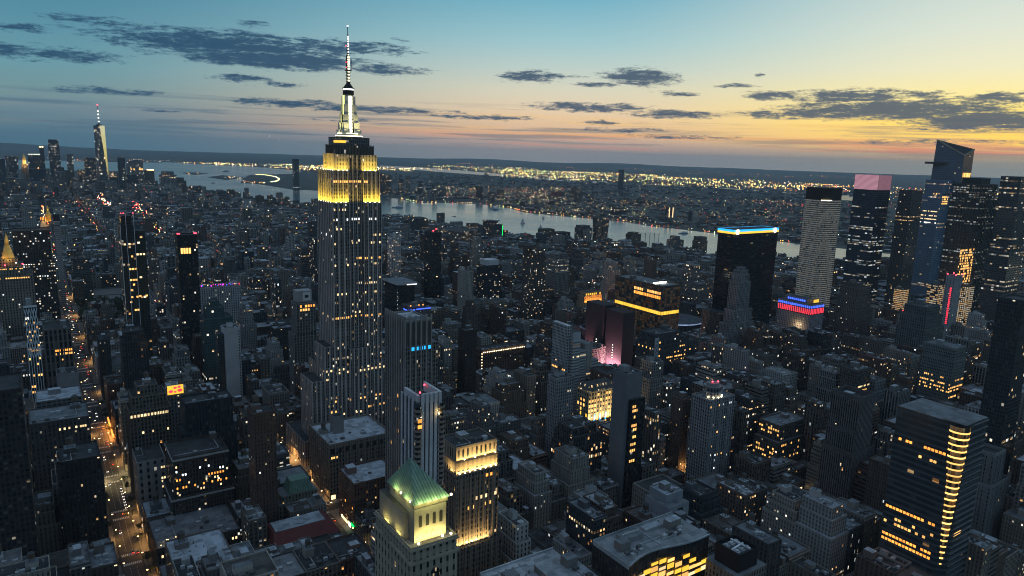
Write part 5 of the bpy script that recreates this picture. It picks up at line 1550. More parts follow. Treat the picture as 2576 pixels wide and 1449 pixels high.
    for xx in (x0 + 5, x1 - 12):
        small('corner_spotlight', 'head_glow', t, xx, xx + 4.5, y0 - 2, y0 - .9, 213.2, 219.8)
    # white tower with beacons
    x0, x1, y0, y1, h = H['beacons']
    t = thing('crowned_apartment_tower', 'pale apartment tower with octagonal lit crown and two red beacons', 'building', (539, 456, 0))
    C = (0.25, 0.25, 0.26)
    b = MB(87)
    b.box(x0, x1, y0, y1, 0, 98, sty(C, 3.0, 3.4, 0.48, 0.6, 0.015, 0, 1.2), GREYROOF)
    piers(b, 'N', x0, x1, y0, 0, 99, 9, .9, .4, C)
    b.parapet(x0, x1, y0, y1, 98, 1.4, .5, sty(C))
    cxx, cyy = x0 + 15, y0 + 11
    b.drum(cxx, cyy, 8.5, 98, 103, sty(C, 3.2, 5, .5, .5, 0), n=8); b.drum(cxx, cyy, 9.2, 103, 104, solid(C), n=8, bottom=True)
    b.drum(cxx, cyy, 8.0, 104, 108.5, sty((0.2, 0.2, 0.2), 3.2, 4.5, .7, .5, 0), n=8); b.drum(cxx, cyy, 9.0, 108.5, 109.5, solid(C), n=8, bottom=True)
    b.drum(cxx, cyy, 6.0, 109.5, 112, solid(C), n=8)
    b.build('facade', FAC, t)
    for dx_, dy_ in ((-3, -2), (2.5, -4)):
        small('beacon', 'beacon_red', t, cxx + dx_, cxx + dx_ + 1, cyy + dy_, cyy + dy_ + 1, 113, 114)
    for i in range(5):
        a = R(200 + i * 30)
        small('crown_lamp', 'flood_glow', t, cxx + 9.4 * math.cos(a) - .5, cxx + 9.4 * math.cos(a) + .5, cyy + 9.4 * math.sin(a) - .5, cyy + 9.4 * math.sin(a) + .5, 99.2, 100)
    for i in range(14):
        pane(t, 'N', x0 + 1.7 + 3 * rnd.randint(0, 10), 20 + 3.4 * rnd.randint(0, 21), y0, 1.2, 1.8, rnd.choice(['warm_glow', 'amber_glow', 'white_glow']))
    x0, x1, y0, y1, h = H['blank']
    t = B('blank', 'blank_slab', 'blank grey slab with a black glass face of stacked amber windows, right of the bright classical store', sty((0.15, 0.16, 0.175), 3, 3.5, 0.0, 0.0), 88.3, gear=1, tanks=0)
    b = MB(6); b.box(x0 + 4, x1 + 3, y0 - 3, y0 - .1, 0, 112, sty((0.025, 0.027, 0.03), 3, 3.5, .85, .8, 0.02, 0, 1.2, .6), TAR); b.build('glass_front', FAC, t)
    for z in (104, 100, 94, 86, 82, 75, 68, 62, 57, 52):
        panes(t, 'N', x0 + 6, x0 + 13, 3, z, y0 - 3, 1.6, 2.4, 'amber_glow', 0.25, rnd)
    x0, x1, y0, y1, h = H['litclassic']
    t = thing('classical_store', 'brightly lit classical corner store with glowing windows and blue upright lamps', 'building', (524, 610, 0))
    C = (0.33, 0.29, 0.21)
    b = MB(89)
    b.box(x0, x1, y0, y1, 0, 62, sty(C, 4.2, 5.2, 0.5, 0.62, 0.0, 0, 1), TAR)
    b.box(x0 - .8, x1 + .8, y0 - .8, y1 + .8, 62, 63.2, solid(C), bottom=True)
    b.prism([(x0, y0), (x1, y0), (x1, y1), (x0, y1)], 63.2, 70, sty((0.12, 0.12, 0.12), 4.2, 6, .4, .5, .5, 0, 1), TAR, [(x0 + 3, y0 + 3), (x1 - 3, y0 + 3), (x1 - 3, y1 - 3), (x0 + 3, y1 - 3)])
    piers(b, 'N', x0, x1, y0, 0, 62, 5, 1.2, .6, C)
    b.build('facade', FAC, t)
    for k, (z, ht, m) in enumerate(((57, 3.0, 'amber_glow'), (50.5, 3, 'amber_glow'), (44.5, 3.4, 'amber_glow'), (39, 3.4, 'amber_glow'), (33.5, 3.8, 'gold_glow'), (28, 3.8, 'gold_glow'), (22.5, 3.6, 'gold_glow'), (17, 3.6, 'warm_glow'))):
        panes(t, 'N', x0, x1, 10, z, y0, 2.6, ht, m, 0.22 if k > 0 else .6, rnd)
        panes(t, 'E', y0, y1, 4, z, x0, 2.2, ht, m, 0.5, rnd)
    for i in range(3):
        small('blue_lamp', 'sky_blue_glow', t, x0 + 9 + i * 8.3, x0 + 10.4 + i * 8.3, y0 - 1.4, y0 - .7, 27, 36)
    small('screen', 'magenta_glow', t, x0 + 1, x0 + 5, y0 - 1.4, y0 - .8, 13, 15); small('screen', 'blue_glow', t, x0 + 24, x0 + 26, y0 - 1.4, y0 - .8, 14, 18)
    lamp('sidewalk_light', t, (x0 + 20, y0 - 8, 12), 30000, (1.0, 0.70, 0.2), size=2)
    lamp('wall_floodlight', t, (x0 + 21, y0 - 4, 30), 60000, (1.0, 0.74, 0.36), 'AREA', rot=aim((0, .35, 1)), sx=40, sy=1)
    B('greyslab', 'loft_building', 'grey loft building with a blank end wall, left of the bright classical store', sty((0.24, 0.245, 0.26), 2.6, 3.5, 0.5, 0.5, 0.015, 0, 1), 90.5, gear=2, tanks=2)


right_middle()


def far_right():
    rnd = random.Random(123)
    x0, x1, y0, y1, h = H['mw_round']
    t = thing('rounded_office_tower', 'rounded office tower with every floor softly lit cream and a dark crown', 'building', (1347, 878, 0))
    b = MB(7.2)
    st = sty((0.09, 0.085, 0.07), 2.6, 4.2, 0.985, 0.56, 0.97, 0, 0.12, 0.0)
    def rr(a, c, e, f, r):
        p_ = []
        for ax, ay, ph in ((c - r, e + r, -90), (c - r, f - r, 0), (a + r, f - r, 90), (a + r, e + r, 180)):
            p_ += [(ax + r * math.cos(R(ph + k * 22.5)), ay + r * math.sin(R(ph + k * 22.5))) for k in range(5)]
        return p_
    b.prism(rr(x0, x1, y0, y1, 12), 0, 252, st, TAR)
    b.prism(rr(x0 + .5, x1 - .5, y0 + .5, y1 - .5, 12), 252, 276, sty((0.035, 0.033, 0.03), 3, 30, .0, .0), TAR)
    b.build('facade', FAC, t)
    for k in range(9):
        a = R(180 + 12 * k)
        small('crown_lamp', 'flood_glow', t, x0 + 12 + 12.4 * math.cos(a) - .6, x0 + 12 + 12.4 * math.cos(a) + .6, y0 + 12 + 12.4 * math.sin(a) - .6, y0 + 12 + 12.4 * math.sin(a) + .6, 251, 252.2)
    x0, x1, y0, y1, h = H['mw_pink']
    t = thing('pink_crowned_tower', 'dark glass tower topped by a ribbed pale pink lit crown', 'building', (1521, 876, 0))
    b = MB(102)
    b.box(x0, x1, y0, y1, 0, 272, sty((0.07, 0.085, 0.11), 5.5, 4.3, 0.94, 0.6, 0.03, 0.28, 0.5, 0.7), TAR)
    b.build('facade', FAC, t)
    b = MB(); b.box(x0 + .9, x1 - .9, y0 + .9, y1 - .9, 272, 302.6, solid((.05, .05, .05)), TAR); b.build('crown_core', FAC, t)
    cr = band(t, 'pink_crown', 'pink_glow', x0 + .8, x1 - .8, y0 + .8, y1 - .8, 272, 303)
    b = MB()
    piers(b, 'N', x0, x1, y0, 272, 303.5, 26, .5, .5, (0.25, 0.17, 0.2)); piers(b, 'E', y0, y1, x0, 272, 303.5, 26, .5, .5, (0.25, 0.17, 0.2)); b.build('crown_ribs', FAC, cr)
    B('mw_dark', 'residential_tower', 'slim dark tower with a ragged row of roof lamps, right of the pink crown', sty((0.09, 0.095, 0.10), 3.2, 3.8, 0.7, 0.6, 0.035, 0.02, 0.8, 0.6), 103.4, tiers=[(230, -3, 0, -2, 0), (273, 0, 0, 0, 0)], gear=0, tanks=0)
    x0, x1, y0, y1, h = H['hy_blue']
    t = B('hy_blue', 'blue_glass_tower', 'blue glass tower with lit orange and white floor patches, below the faceted peak', sty((0.20, 0.28, 0.38), 4.6, 4.3, 0.93, 0.66, 0.02, 0.14, 0.6, 0.9), 104.8, tiers=[(262, -6, 0, 0, 0), (294, 0, 0, 0, 0)], gear=0, tanks=0)
    panes(t, 'E', 832, 850, 6, 262, x0 - 6, 2.4, 3.0, 'amber_glow', .2, rnd)
    for z in (255, 250, 245, 240): panes(t, 'N', x0 + 2, x0 + 30, 9, z, y0, 2.6, 3.2, 'amber_glow', .15, rnd)
    for z in (222, 212, 204, 196): panes(t, 'E', 832, 868, 12, z, x0 - 6, 2.4, 2.2, 'warm_glow' if z > 200 else 'white_glow', .2, rnd)
    x0, x1, y0, y1, h = H['hy50']
    t = B('hy50', 'ribbed_office_tower', 'massive ribbed dark tower with clustered white lit floors, right of the faceted peak', sty((0.11, 0.115, 0.105), 5.0, 4.2, 0.86, 0.55, 0.04, 0.42, 0.34, 0.5), 109.0, tiers=[(268, 0, 0, 0, 0), (294, 2, 2, 2, 2)], gear=0, tanks=0,
          pier=(6, .8, .8, (0.08, 0.08, 0.08)))
    b = MB(); b.box(x0 + 12, x1 - 20, y0 + 8, y1 - 12, 295.2, 306, solid((.06, .06, .06))); b.build('plant_box', FAC, t)
    t = B('hyright', 'glass_tower', 'dark tower at the frame edge with golden lower floors', sty((0.11, 0.12, 0.12), 4.0, 4.2, 0.9, 0.6, 0.02, 0.2, 0.5, 0.6), 106.1, tiers=[(180, -10, 0, -4, 0), (311, 0, 0, 0, 0)], gear=0, tanks=0)
    for z in range(112, 176, 5): panes(t, 'N', 1417, 1472, 14, z, y0 - 4, 2.6, 3.4, 'amber_glow', .42, rnd)
    # faceted peak with a viewing ledge
    x0, x1, y0, y1, h = H['hy30']
    t = thing('faceted_peak_tower', 'faceted glass tower with slanted peak and jutting viewing ledge', 'building', (1802, 847, 0))
    b = MB(107)
    st = sty((0.17, 0.22, 0.28), 3.6, 4.3, 0.93, 0.72, 0.015, 0.04, 0.6, 0.9)
    so = sty((0.14, 0.15, 0.16), 3.6, 4.3, 0.92, 0.75, 0.03, 0.02, 0.8, 0.85)
    # sheared top: high at the inner back corner, low at the near corner
    zt = {(x0, y0): 352, (x1, y0): 366, (x1, y1): 382, (x0, y1): 386}
    pts = [(x0, y0), (x1, y0), (x1, y1), (x0, y1)]
    low = [(x0 - 8, y0 - 2), (x1 + 3, y0 - 2), (x1 + 3, y1 + 4), (x0 - 8, y1 + 4)]
    for i in range(4):
        a, c = pts[i], pts[(i + 1) % 4]; la, lc = low[i], low[(i + 1) % 4]
        L = math.hypot(lc[0] - la[0], lc[1] - la[1])
        b.face([(*la, 0), (*lc, 0), (*c, zt[c]), (*a, zt[a])], [(0, 0), (L, 0), (L, zt[c]), (0, zt[a])], st if i != 0 else so)
    b.face([(*q, zt[q]) for q in pts[:3]], [(0, 0)] * 3, TAR); b.face([(*pts[0], zt[pts[0]]), (*pts[2], zt[pts[2]]), (*pts[3], zt[pts[3]])], [(0, 0)] * 3, TAR)
    b.build('facade', FAC, t)
    b = MB(); st_ = solid((0.35, 0.3, 0.22))
    for i in range(3):
        a, c = pts[i], pts[(i + 1) % 4]
        b.bar((a[0], a[1], zt[a] + .6), (c[0], c[1], zt[c] + .6), 1.1, st_)
    b.bar((x0, y0, 352.6), (x0, y1, 386.6), 1.1, st_)
    b.build('roof_edge', FAC, t)
    b = MB(); b.prism([(x0 - 2, y0 + 34), (x0 - 2, y1 + 2), (x0 - 22, y1 + 10)][::-1], 331, 336, solid((0.09, 0.085, 0.08)), GREYROOF, bottom=True); b.build('viewing_ledge', FAC, t)
    panes(t, 'N', x0 + 3, x1 - 3, 9, 303, y0 - .5, 3.6, 10, 'amber_glow', 0, rnd)
    # red and blue lit hotel
    x0, x1, y0, y1, h = H['redblue']
    t = B('redblue', 'floodlit_hotel', 'pale hotel whose top storeys glow red below and blue above', sty((0.30, 0.28, 0.30), 3.3, 3.8, 0.4, 0.5, 0.03, 0, 1.1), 108.6, tiers=[(66, 0, 0, 0, 0), (83, 0, 0, 0, 0), (90, 10, 8, 14, 8)], gear=1, tanks=0)
    for i in range(17):
        yy = y0 + 2 + i * 3.8
        small('red_wall_lamp', 'red_glow', t, x0 - .7, x0 - .1, yy - .5, yy + .5, 67.5, 76.5)
        small('blue_wall_lamp', 'blue_glow', t, x0 - .7, x0 - .1, yy - .9, yy + .9, 78.5, 82)
    for i in range(9):
        xx = x0 + 2 + i * 4.4
        small('red_wall_lamp', 'red_glow', t, xx - .5, xx + .5, y0 - .7, y0 - .1, 67.5, 76.5)
        small('blue_wall_lamp', 'blue_glow', t, xx - .9, xx + .9, y0 - .7, y0 - .1, 78.5, 82)
    for i in range(9):
        small('blue_wall_lamp', 'blue_glow', t, x0 + 9.3, x0 + 9.9, y0 + 18 + i * 4, y0 + 20.5 + i * 4, 86, 89)
    small('roof_sign', 'gold_glow', t, x0 + 16, x0 + 30, y0 + 5, y0 + 6, 86, 91)
    lamp('forecourt_light', t, (x0 - 6, y0 + 20, 45), 7000, WARM, size=1)
    B('artdeco', 'art_deco_tower', 'brown ziggurat-topped hotel tower with small scattered windows', sty((0.14, 0.115, 0.105), 3.2, 3.6, 0.45, 0.5, 0.02, 0, 1.2), 109.3, tiers=[(70, -10, -6, -6, 0), (92, -4, -2, -2, 0), (108, 0, 0, 0, 0), (115, 8, 8, 6, 4)], gear=1, tanks=1)
    x0, x1, y0, y1, h = H['goldlit']
    t = B('goldlit', 'office_block', 'block with a solid golden grid of lit windows above a red and white sign strip', sty((0.12, 0.10, 0.07), 2.4, 3.6, 0.85, 0.55, 0.93, 0.1, 0.5), 110.9, gear=1, tanks=0)
    small('sign_strip', 'red_glow', t, x0 + 1, x1 - 1, y0 - .8, y0 - .2, 44, 45.5)
    B('whitelit', 'office_block', 'block of white-lit ribbon floors under a rounded roof', sty((0.10, 0.11, 0.11), 3.2, 4.0, 0.95, 0.6, 0.7, 0.3, 0.42), 111.9, gear=1, tanks=0)
    x0, x1, y0, y1, h = H['redstripe']
    t = B('redstripe', 'hotel_tower', 'pale slab hotel with a stripe of red windows and red roof beacons', sty((0.27, 0.285, 0.30), 5, 3.6, 0.18, 0.5, 0.06, 0, 1), 112.7, gear=0, tanks=0)
    for k in range(20): small('red_window', 'red_glow', t, x0 - .2, x0 + .1, y0 + 4, y0 + 6.6, 70 + k * 3.1, 71.6 + k * 3.1)
    for xx, yy in ((x0, y0), (x1 - 2, y0), (x0, y1 - 2), (x1 - 2, y1 - 2)): small('beacon', 'beacon_red', t, xx, xx + 1.5, yy, yy + 1.5, 151.5, 153)
    B('goldlit2', 'office_block', 'block of square golden windows beside the red-striped hotel', sty((0.12, 0.10, 0.07), 3.4, 3.8, 0.66, 0.62, 0.95, 0.1, 0.5), 113.4, gear=1, tanks=0)
    B('greentower', 'office_tower', 'hulking unlit grey-green tower with rounded plant drum on its roof', sty((0.11, 0.125, 0.125), 2.8, 3.7, 0.5, 0.6, 0.004, 0, 1), 114.3, tiers=[(112, -8, -4, -2, 0), (128, -3, 0, 0, 0), (140, 2, 4, 3, 2)], gear=1, tanks=0)
    x0, x1, y0, y1, h = H['bandoffice']
    t = B('bandoffice', 'banded_office_tower', 'grey-green banded office tower with bright amber rows low on its corner', sty((0.15, 0.175, 0.17), 2.0, 3.8, 0.62, 0.42, 0.0, 0, 1), 115.2, tiers=[(96, 0, 0, 0, 0), (111, 1, 1, 1, 1)], gear=2, tanks=0, roof=GREYROOF)
    for z, f in ((70, .45), (62, .9), (58, .85), (50, .7)): panes(t, 'N', x0, x1, 15, z, y0, 1.3, 2.0, 'amber_glow', 1 - f, rnd)
    for z, f, a in ((73, .35, 2), (66, .85, 2), (61, .5, 2), (57, .6, 2)): panes(t, 'E', y0, y1 - a, 17, z, x0, 1.3, 1.8, 'amber_glow', 1 - f, rnd)
    t = B('midoffice', 'office_block', 'brown office block with two amber rows and a vertical string of white lamps', sty((0.10, 0.09, 0.085), 2.6, 3.7, 0.6, 0.45, 0.02, 0, 1.1), 116.8, gear=3, tanks=1)
    panes(t, 'N', 763, 792, 12, 68, 440, 1.3, 1.8, 'amber_glow', .15, rnd); panes(t, 'N', 763, 792, 12, 73, 440, 1.3, 1.8, 'warm_glow', .4, rnd)
    panes(t, 'E', 440, 461, 8, 68, 763, 1.3, 1.8, 'warm_glow', .3, rnd)
    B('court', 'office_tower', 'dark tower of close vertical ribs with a hollow rimmed roof', sty((0.10, 0.095, 0.095), 2.2, 3.7, 0.5, 0.8, 0.008, 0, 1.1), 117.5, gear=1, tanks=0, parapet=4.5, pier=(2.2, .8, .6, (0.17, 0.16, 0.16)),
      tiers=[(60, -6, -8, -2, 0), (80, -2, -3, 0, 0), (112, 0, 0, 0, 0)])
    # dark glass tower with a glowing conical corner
    x0, x1, y0, y1, h = H['bryant']
    t = thing('glowing_corner_tower', 'dark glass office tower with stacked glowing amber rings down its narrowing corner', 'building', (526, 245, 0))
    b = MB(118)
    st = sty((0.075, 0.09, 0.10), 4.4, 4.5, 1.0, 0.62, 0.01, 0.0, 0.6, 0.7)
    ccx = 6.5
    b.prism([(x0 + ccx, y0), (x1, y0), (x1, y1), (x0, y1), (x0, y0 + ccx)], 0, h, st, GREYROOF)
    b.build('facade', FAC, t)
    for k in range(31):
        z0 = 8 + k * 4.55
        r = 1.2 + 5.6 * (k / 30) ** 0.9
        g = MB(); g.drum(x0 + 5.2, y0 + 5.2, r, z0, z0 + 1.15, solid((.1, .1, .1)), n=14)
        o = g.build('light_ring', 'amber_ring', t)
        g = MB(); g.drum(x0 + 5.2, y0 + 5.2, r - .15, z0 + 1.15, z0 + 4.55, sty((0.10, 0.06, 0.03), 1.6, 4.55, .9, .9, .62, 0, .1, .6), n=14); g.build('corner_glass', FAC, t)
    b = MB(); b.prism([(x0 - 1.5, y0 - 1.5), (x0 + 14, y0 - 1.5), (x0 + 14, y0 + 14), (x0 - 1.5, y0 + 14)], h + 1, h + 2.2, solid((0.3, 0.31, 0.32)), GREYROOF, bottom=True); b.build('roof_canopy', FAC, t)
    b = MB()
    for k in range(30): b.box(x0 + ccx, x1, y0 - 1.0, y0, 10 + k * 4.8, 10.3 + k * 4.8, solid((0.16, 0.17, 0.18)), bottom=True)
    b.build('sun_fins', FAC, t)
    for z, f, m in ((126, .7, 'orange_glow'), (118, .3, 'amber_glow'), (72, .9, 'orange_glow'), (64, .35, 'amber_glow'), (60, .5, 'amber_glow'), (50, .95, 'orange_glow'), (46, .9, 'orange_glow'), (34, .5, 'orange_glow'), (29, .9, 'orange_glow'), (25, .7, 'orange_glow')):
        panes(t, 'E', y0 + 9, y1 - 1, 14, z, x0, 1.9, 1.9, m, 1 - f, rnd)
    panes(t, 'N', x0 + 9, x0 + 22, 5, 66, y0, 2.2, 2.4, 'amber_glow', .3, rnd)
    lamp('entrance_light', t, (x0 - 4, y0 - 4, 12), 9000, (1.0, 0.5, 0.12), size=1)
    B('gothic', 'gothic_tower', 'grey gothic tower with pinnacled crown, right of the glowing corner tower', sty((0.20, 0.205, 0.20), 2.4, 3.7, 0.36, 0.6, 0.004, 0, 1), 119.6, tiers=[(58, -3, -12, -2, 0), (85, 0, 0, 0, 0)], gear=0, tanks=0, pier=(3.5, .9, .5, (0.2, 0.2, 0.195)), parapet=3)
    t = B('rightedge', 'office_tower', 'smooth dark glass tower cut by the right frame edge', sty((0.06, 0.07, 0.075), 2.4, 3.8, 0.85, 0.75, 0.01, 0.01, 1, 0.6), 120.1, gear=0, tanks=0)
    # big glass pavilion in the foreground
    x0, x1, y0, y1, h = H['library']
    t = thing('curved_glass_building', 'broad foreground building with grey flat roof and golden lit curving glass front', 'building', (306, 306, 0))
    b = MB(121)
    fr = []
    for i in range(13):
        u_ = i / 12
        fr.append((x0 + (x1 - x0) * u_, y0 + 3.2 * math.sin(u_ * math.pi) * 1.0 + (2.4 * math.sin(u_ * 2 * math.pi))))
    outline = fr + [(x1, y1), (x0, y1)]
    glass = sty((0.05, 0.05, 0.05), 2.9, 4.3, 0.82, 0.86, 0.0, 0, 1, .6)
    for i in range(len(outline)):
        j = (i + 1) % len(outline)
        b.wall(outline[i], outline[j], 0, h, glass if i < 12 else sty((0.045, 0.042, 0.042), 3, 4.3, .3, .6, 0.0, 0, 1))
    b.face([(x, y, h) for x, y in outline], outline, solid((0.21, 0.225, 0.235)))
    for i in range(12):
        a, c = fr[i], fr[i + 1]
        b.bar((a[0], a[1] - .2, h + .3), (c[0], c[1] - .2, h + .3), .45, solid((0.3, 0.34, 0.36)))
    b.box(x0 - .4, x0, y0, y1, h - 2, h + 1, solid((0.3, 0.34, 0.36))); b.box(x0, x1, y1, y1 + .5, h - 2, h + 1, solid((0.3, 0.34, 0.36)))
    b.build('facade', FAC, t)
    b = MB(3)
    b.box(x0 + 14, x0 + 30, y1 - 13, y1 - 5, h, h + 3.2, solid((0.2, 0.21, 0.22)), GREYROOF)
    for i in range(8): b.drum(x0 + 16 + i * 1.8, y1 - 9, .7, h + 3.2, h + 4.2, solid((0.35, 0.37, 0.38)), n=8)
    b.box(x0 + 36, x0 + 50, y1 - 9, y1 - 4, h, h + 1.5, solid((0.3, 0.32, 0.33)), SILVER)
    b.box(x0 + 33, x0 + 33.6, y0 + 7, y1 - 6, h, h + .5, solid((0.33, 0.36, 0.38)))
    b.box(x0 + 22, x0 + 52, y0 + 14, y0 + 14.6, h, h + .5, solid((0.33, 0.36, 0.38)))
    b.build('roof_plant', FAC, t)
    roof_gear(t, x0 + 36, x1 - 3, y0 + 8, y1 - 2, h, rnd, 8, 0)
    roof_gear(t, x0 + 3, x0 + 22, y0 + 5, y1 - 10, h, rnd, 6, 0)
    for i in range(12):
        a, c = fr[i], fr[i + 1]
        for k, f in ((86, .25 if i in (5, 6, 8) else 0), (81.5, .7 if 4 <= i <= 9 else .1), (77, .8 if i < 10 else .2), (72.5, .9), (68, .9)):
            if rnd.random() < f:
                pane(t, 'N', (a[0] + c[0]) / 2, k - 1, min(a[1], c[1]) - .2, 5.6, 1.6 + 1.6 * rnd.random(), rnd.choice(['gold_glow', 'gold_glow', 'warm_glow', 'amber_glow']), 'lit_bay')
    x0, x1, y0, y1, h = H['blackbox']
    t = thing('plant_topped_building', 'small office block under a black screened box of silver ducts', 'building', (344, 271, 0))
    b = MB(122)
    b.box(x0 - 4, x1 + 6, y0 - 3, y1 + 3, 0, 80, sty((0.17, 0.155, 0.14), 2.6, 3.6, .45, .6, .03, 0, 1), GREYROOF)
    b.build('facade', FAC, t)
    b = MB(); dk_ = solid((0.02, 0.02, 0.022))
    for a in ((x0, x1, y0, y0 + .4), (x0, x1, y1 - .4, y1), (x0, x0 + .4, y0 + .4, y1 - .4), (x1 - .4, x1, y0 + .4, y1 - .4)): b.box(*a, 80, 92, dk_)
    b.box(x0 + .4, x1 - .4, y0 + .4, y1 - .4, 80, 89.3, dk_, TAR)
    b.build('black_screen', FAC, t)
    for i in range(6):
        b = MB(); xx, yy = x0 + 2.5 + (i % 3) * 4.6, y0 + 3 + (i // 3) * 8
        b.box(xx, xx + 3, yy, yy + 4, 89.3, 91, solid((0.3, 0.32, 0.34))); b.drum(xx + 1.5, yy + 2, 1.1, 91, 91.7, solid((0.4, 0.42, 0.44)), n=10); b.build('cooling_unit', FAC, t)
    b = MB(); b.bar((x0 + 2, y0 + 7.5, 91), (x1 - 3, y0 + 9, 91), .5, solid((0.6, 0.63, 0.66))); b.bar((x1 - 5, y0 + 2, 91.2), (x1 - 6, y1 - 2, 91.2), .5, solid((0.6, 0.63, 0.66))); b.build('duct', FAC, t)
    x0, x1, y0, y1, h = H['greyblank']
    t = thing('blank_grey_building', 'blank pale grey block with one square dark opening, behind the curved glass front', 'building', (408, 388, 0))
    b = MB(123); C = solid((0.27, 0.29, 0.32))
    b.box(x0, x1, y0, y1, 0, h - 6, C, GREYROOF); b.box(x0 + 4, x1, y0 + 7, y1, h - 6, h, C, SILVER); b.parapet(x0 + 4, x1, y0 + 7, y1, h, 1, .4, C)
    b.box(x0 - 5, x0, y0 + 8, y1, 0, h - 16, C, GREYROOF)
    b.build('facade', FAC, t)
    small('dark_opening', 'dark_metal', t, x0 + 10, x0 + 16, y0 - .1, y0 + .2, h - 17, h - 9); small('dark_opening', 'dark_metal', t, x0 + 18, x0 + 20.5, y0 - .1, y0 + .2, h - 20, h - 17)
    roof_gear(t, x0 + 5, x1 - 1, y0 + 8, y1 - 1, h, rnd, 4, 0)
    B('darkroof', 'brick_building', 'small dark brick block with pale stepped roof beside the curved glass building', sty((0.045, 0.04, 0.04), 3, 3.6, .3, .4, 0.0, 0, 1), 124.2, roof=SILVER, gear=1, tanks=0)
    # round arena
    t = thing('round_arena', 'low round arena with shallow roof and a ring of pale blue lights', 'arena', (957, 897, 0))
    b = MB(125); b.drum(957, 897, 52, 0, 38, sty((0.1, 0.1, 0.11), 6, 38, .3, .8, 0, 0, 1), n=48, top=solid((0.06, 0.07, 0.08))); b.build('drum_wall', FAC, t)
    b = MB(); b.drum(957, 897, 50, 38, 38.6, solid((0.07, 0.08, 0.095)), r2=10, n=48); b.drum(957, 897, 10, 38.6, 39.6, solid((0.1, 0.11, 0.12)), n=24); b.build('roof', FAC, t)
    for i in range(48):
        a0, a1 = 2 * math.pi * i / 48, 2 * math.pi * (i + 1) / 48
        g = MB(); g.bar((957 + 52.6 * math.cos(a0), 897 + 52.6 * math.sin(a0), 38.6), (957 + 52.6 * math.cos(a1), 897 + 52.6 * math.sin(a1), 38.6), .7, TAR)
        if 4 < i < 44: g.build('rim_light', 'arena_glow', t)


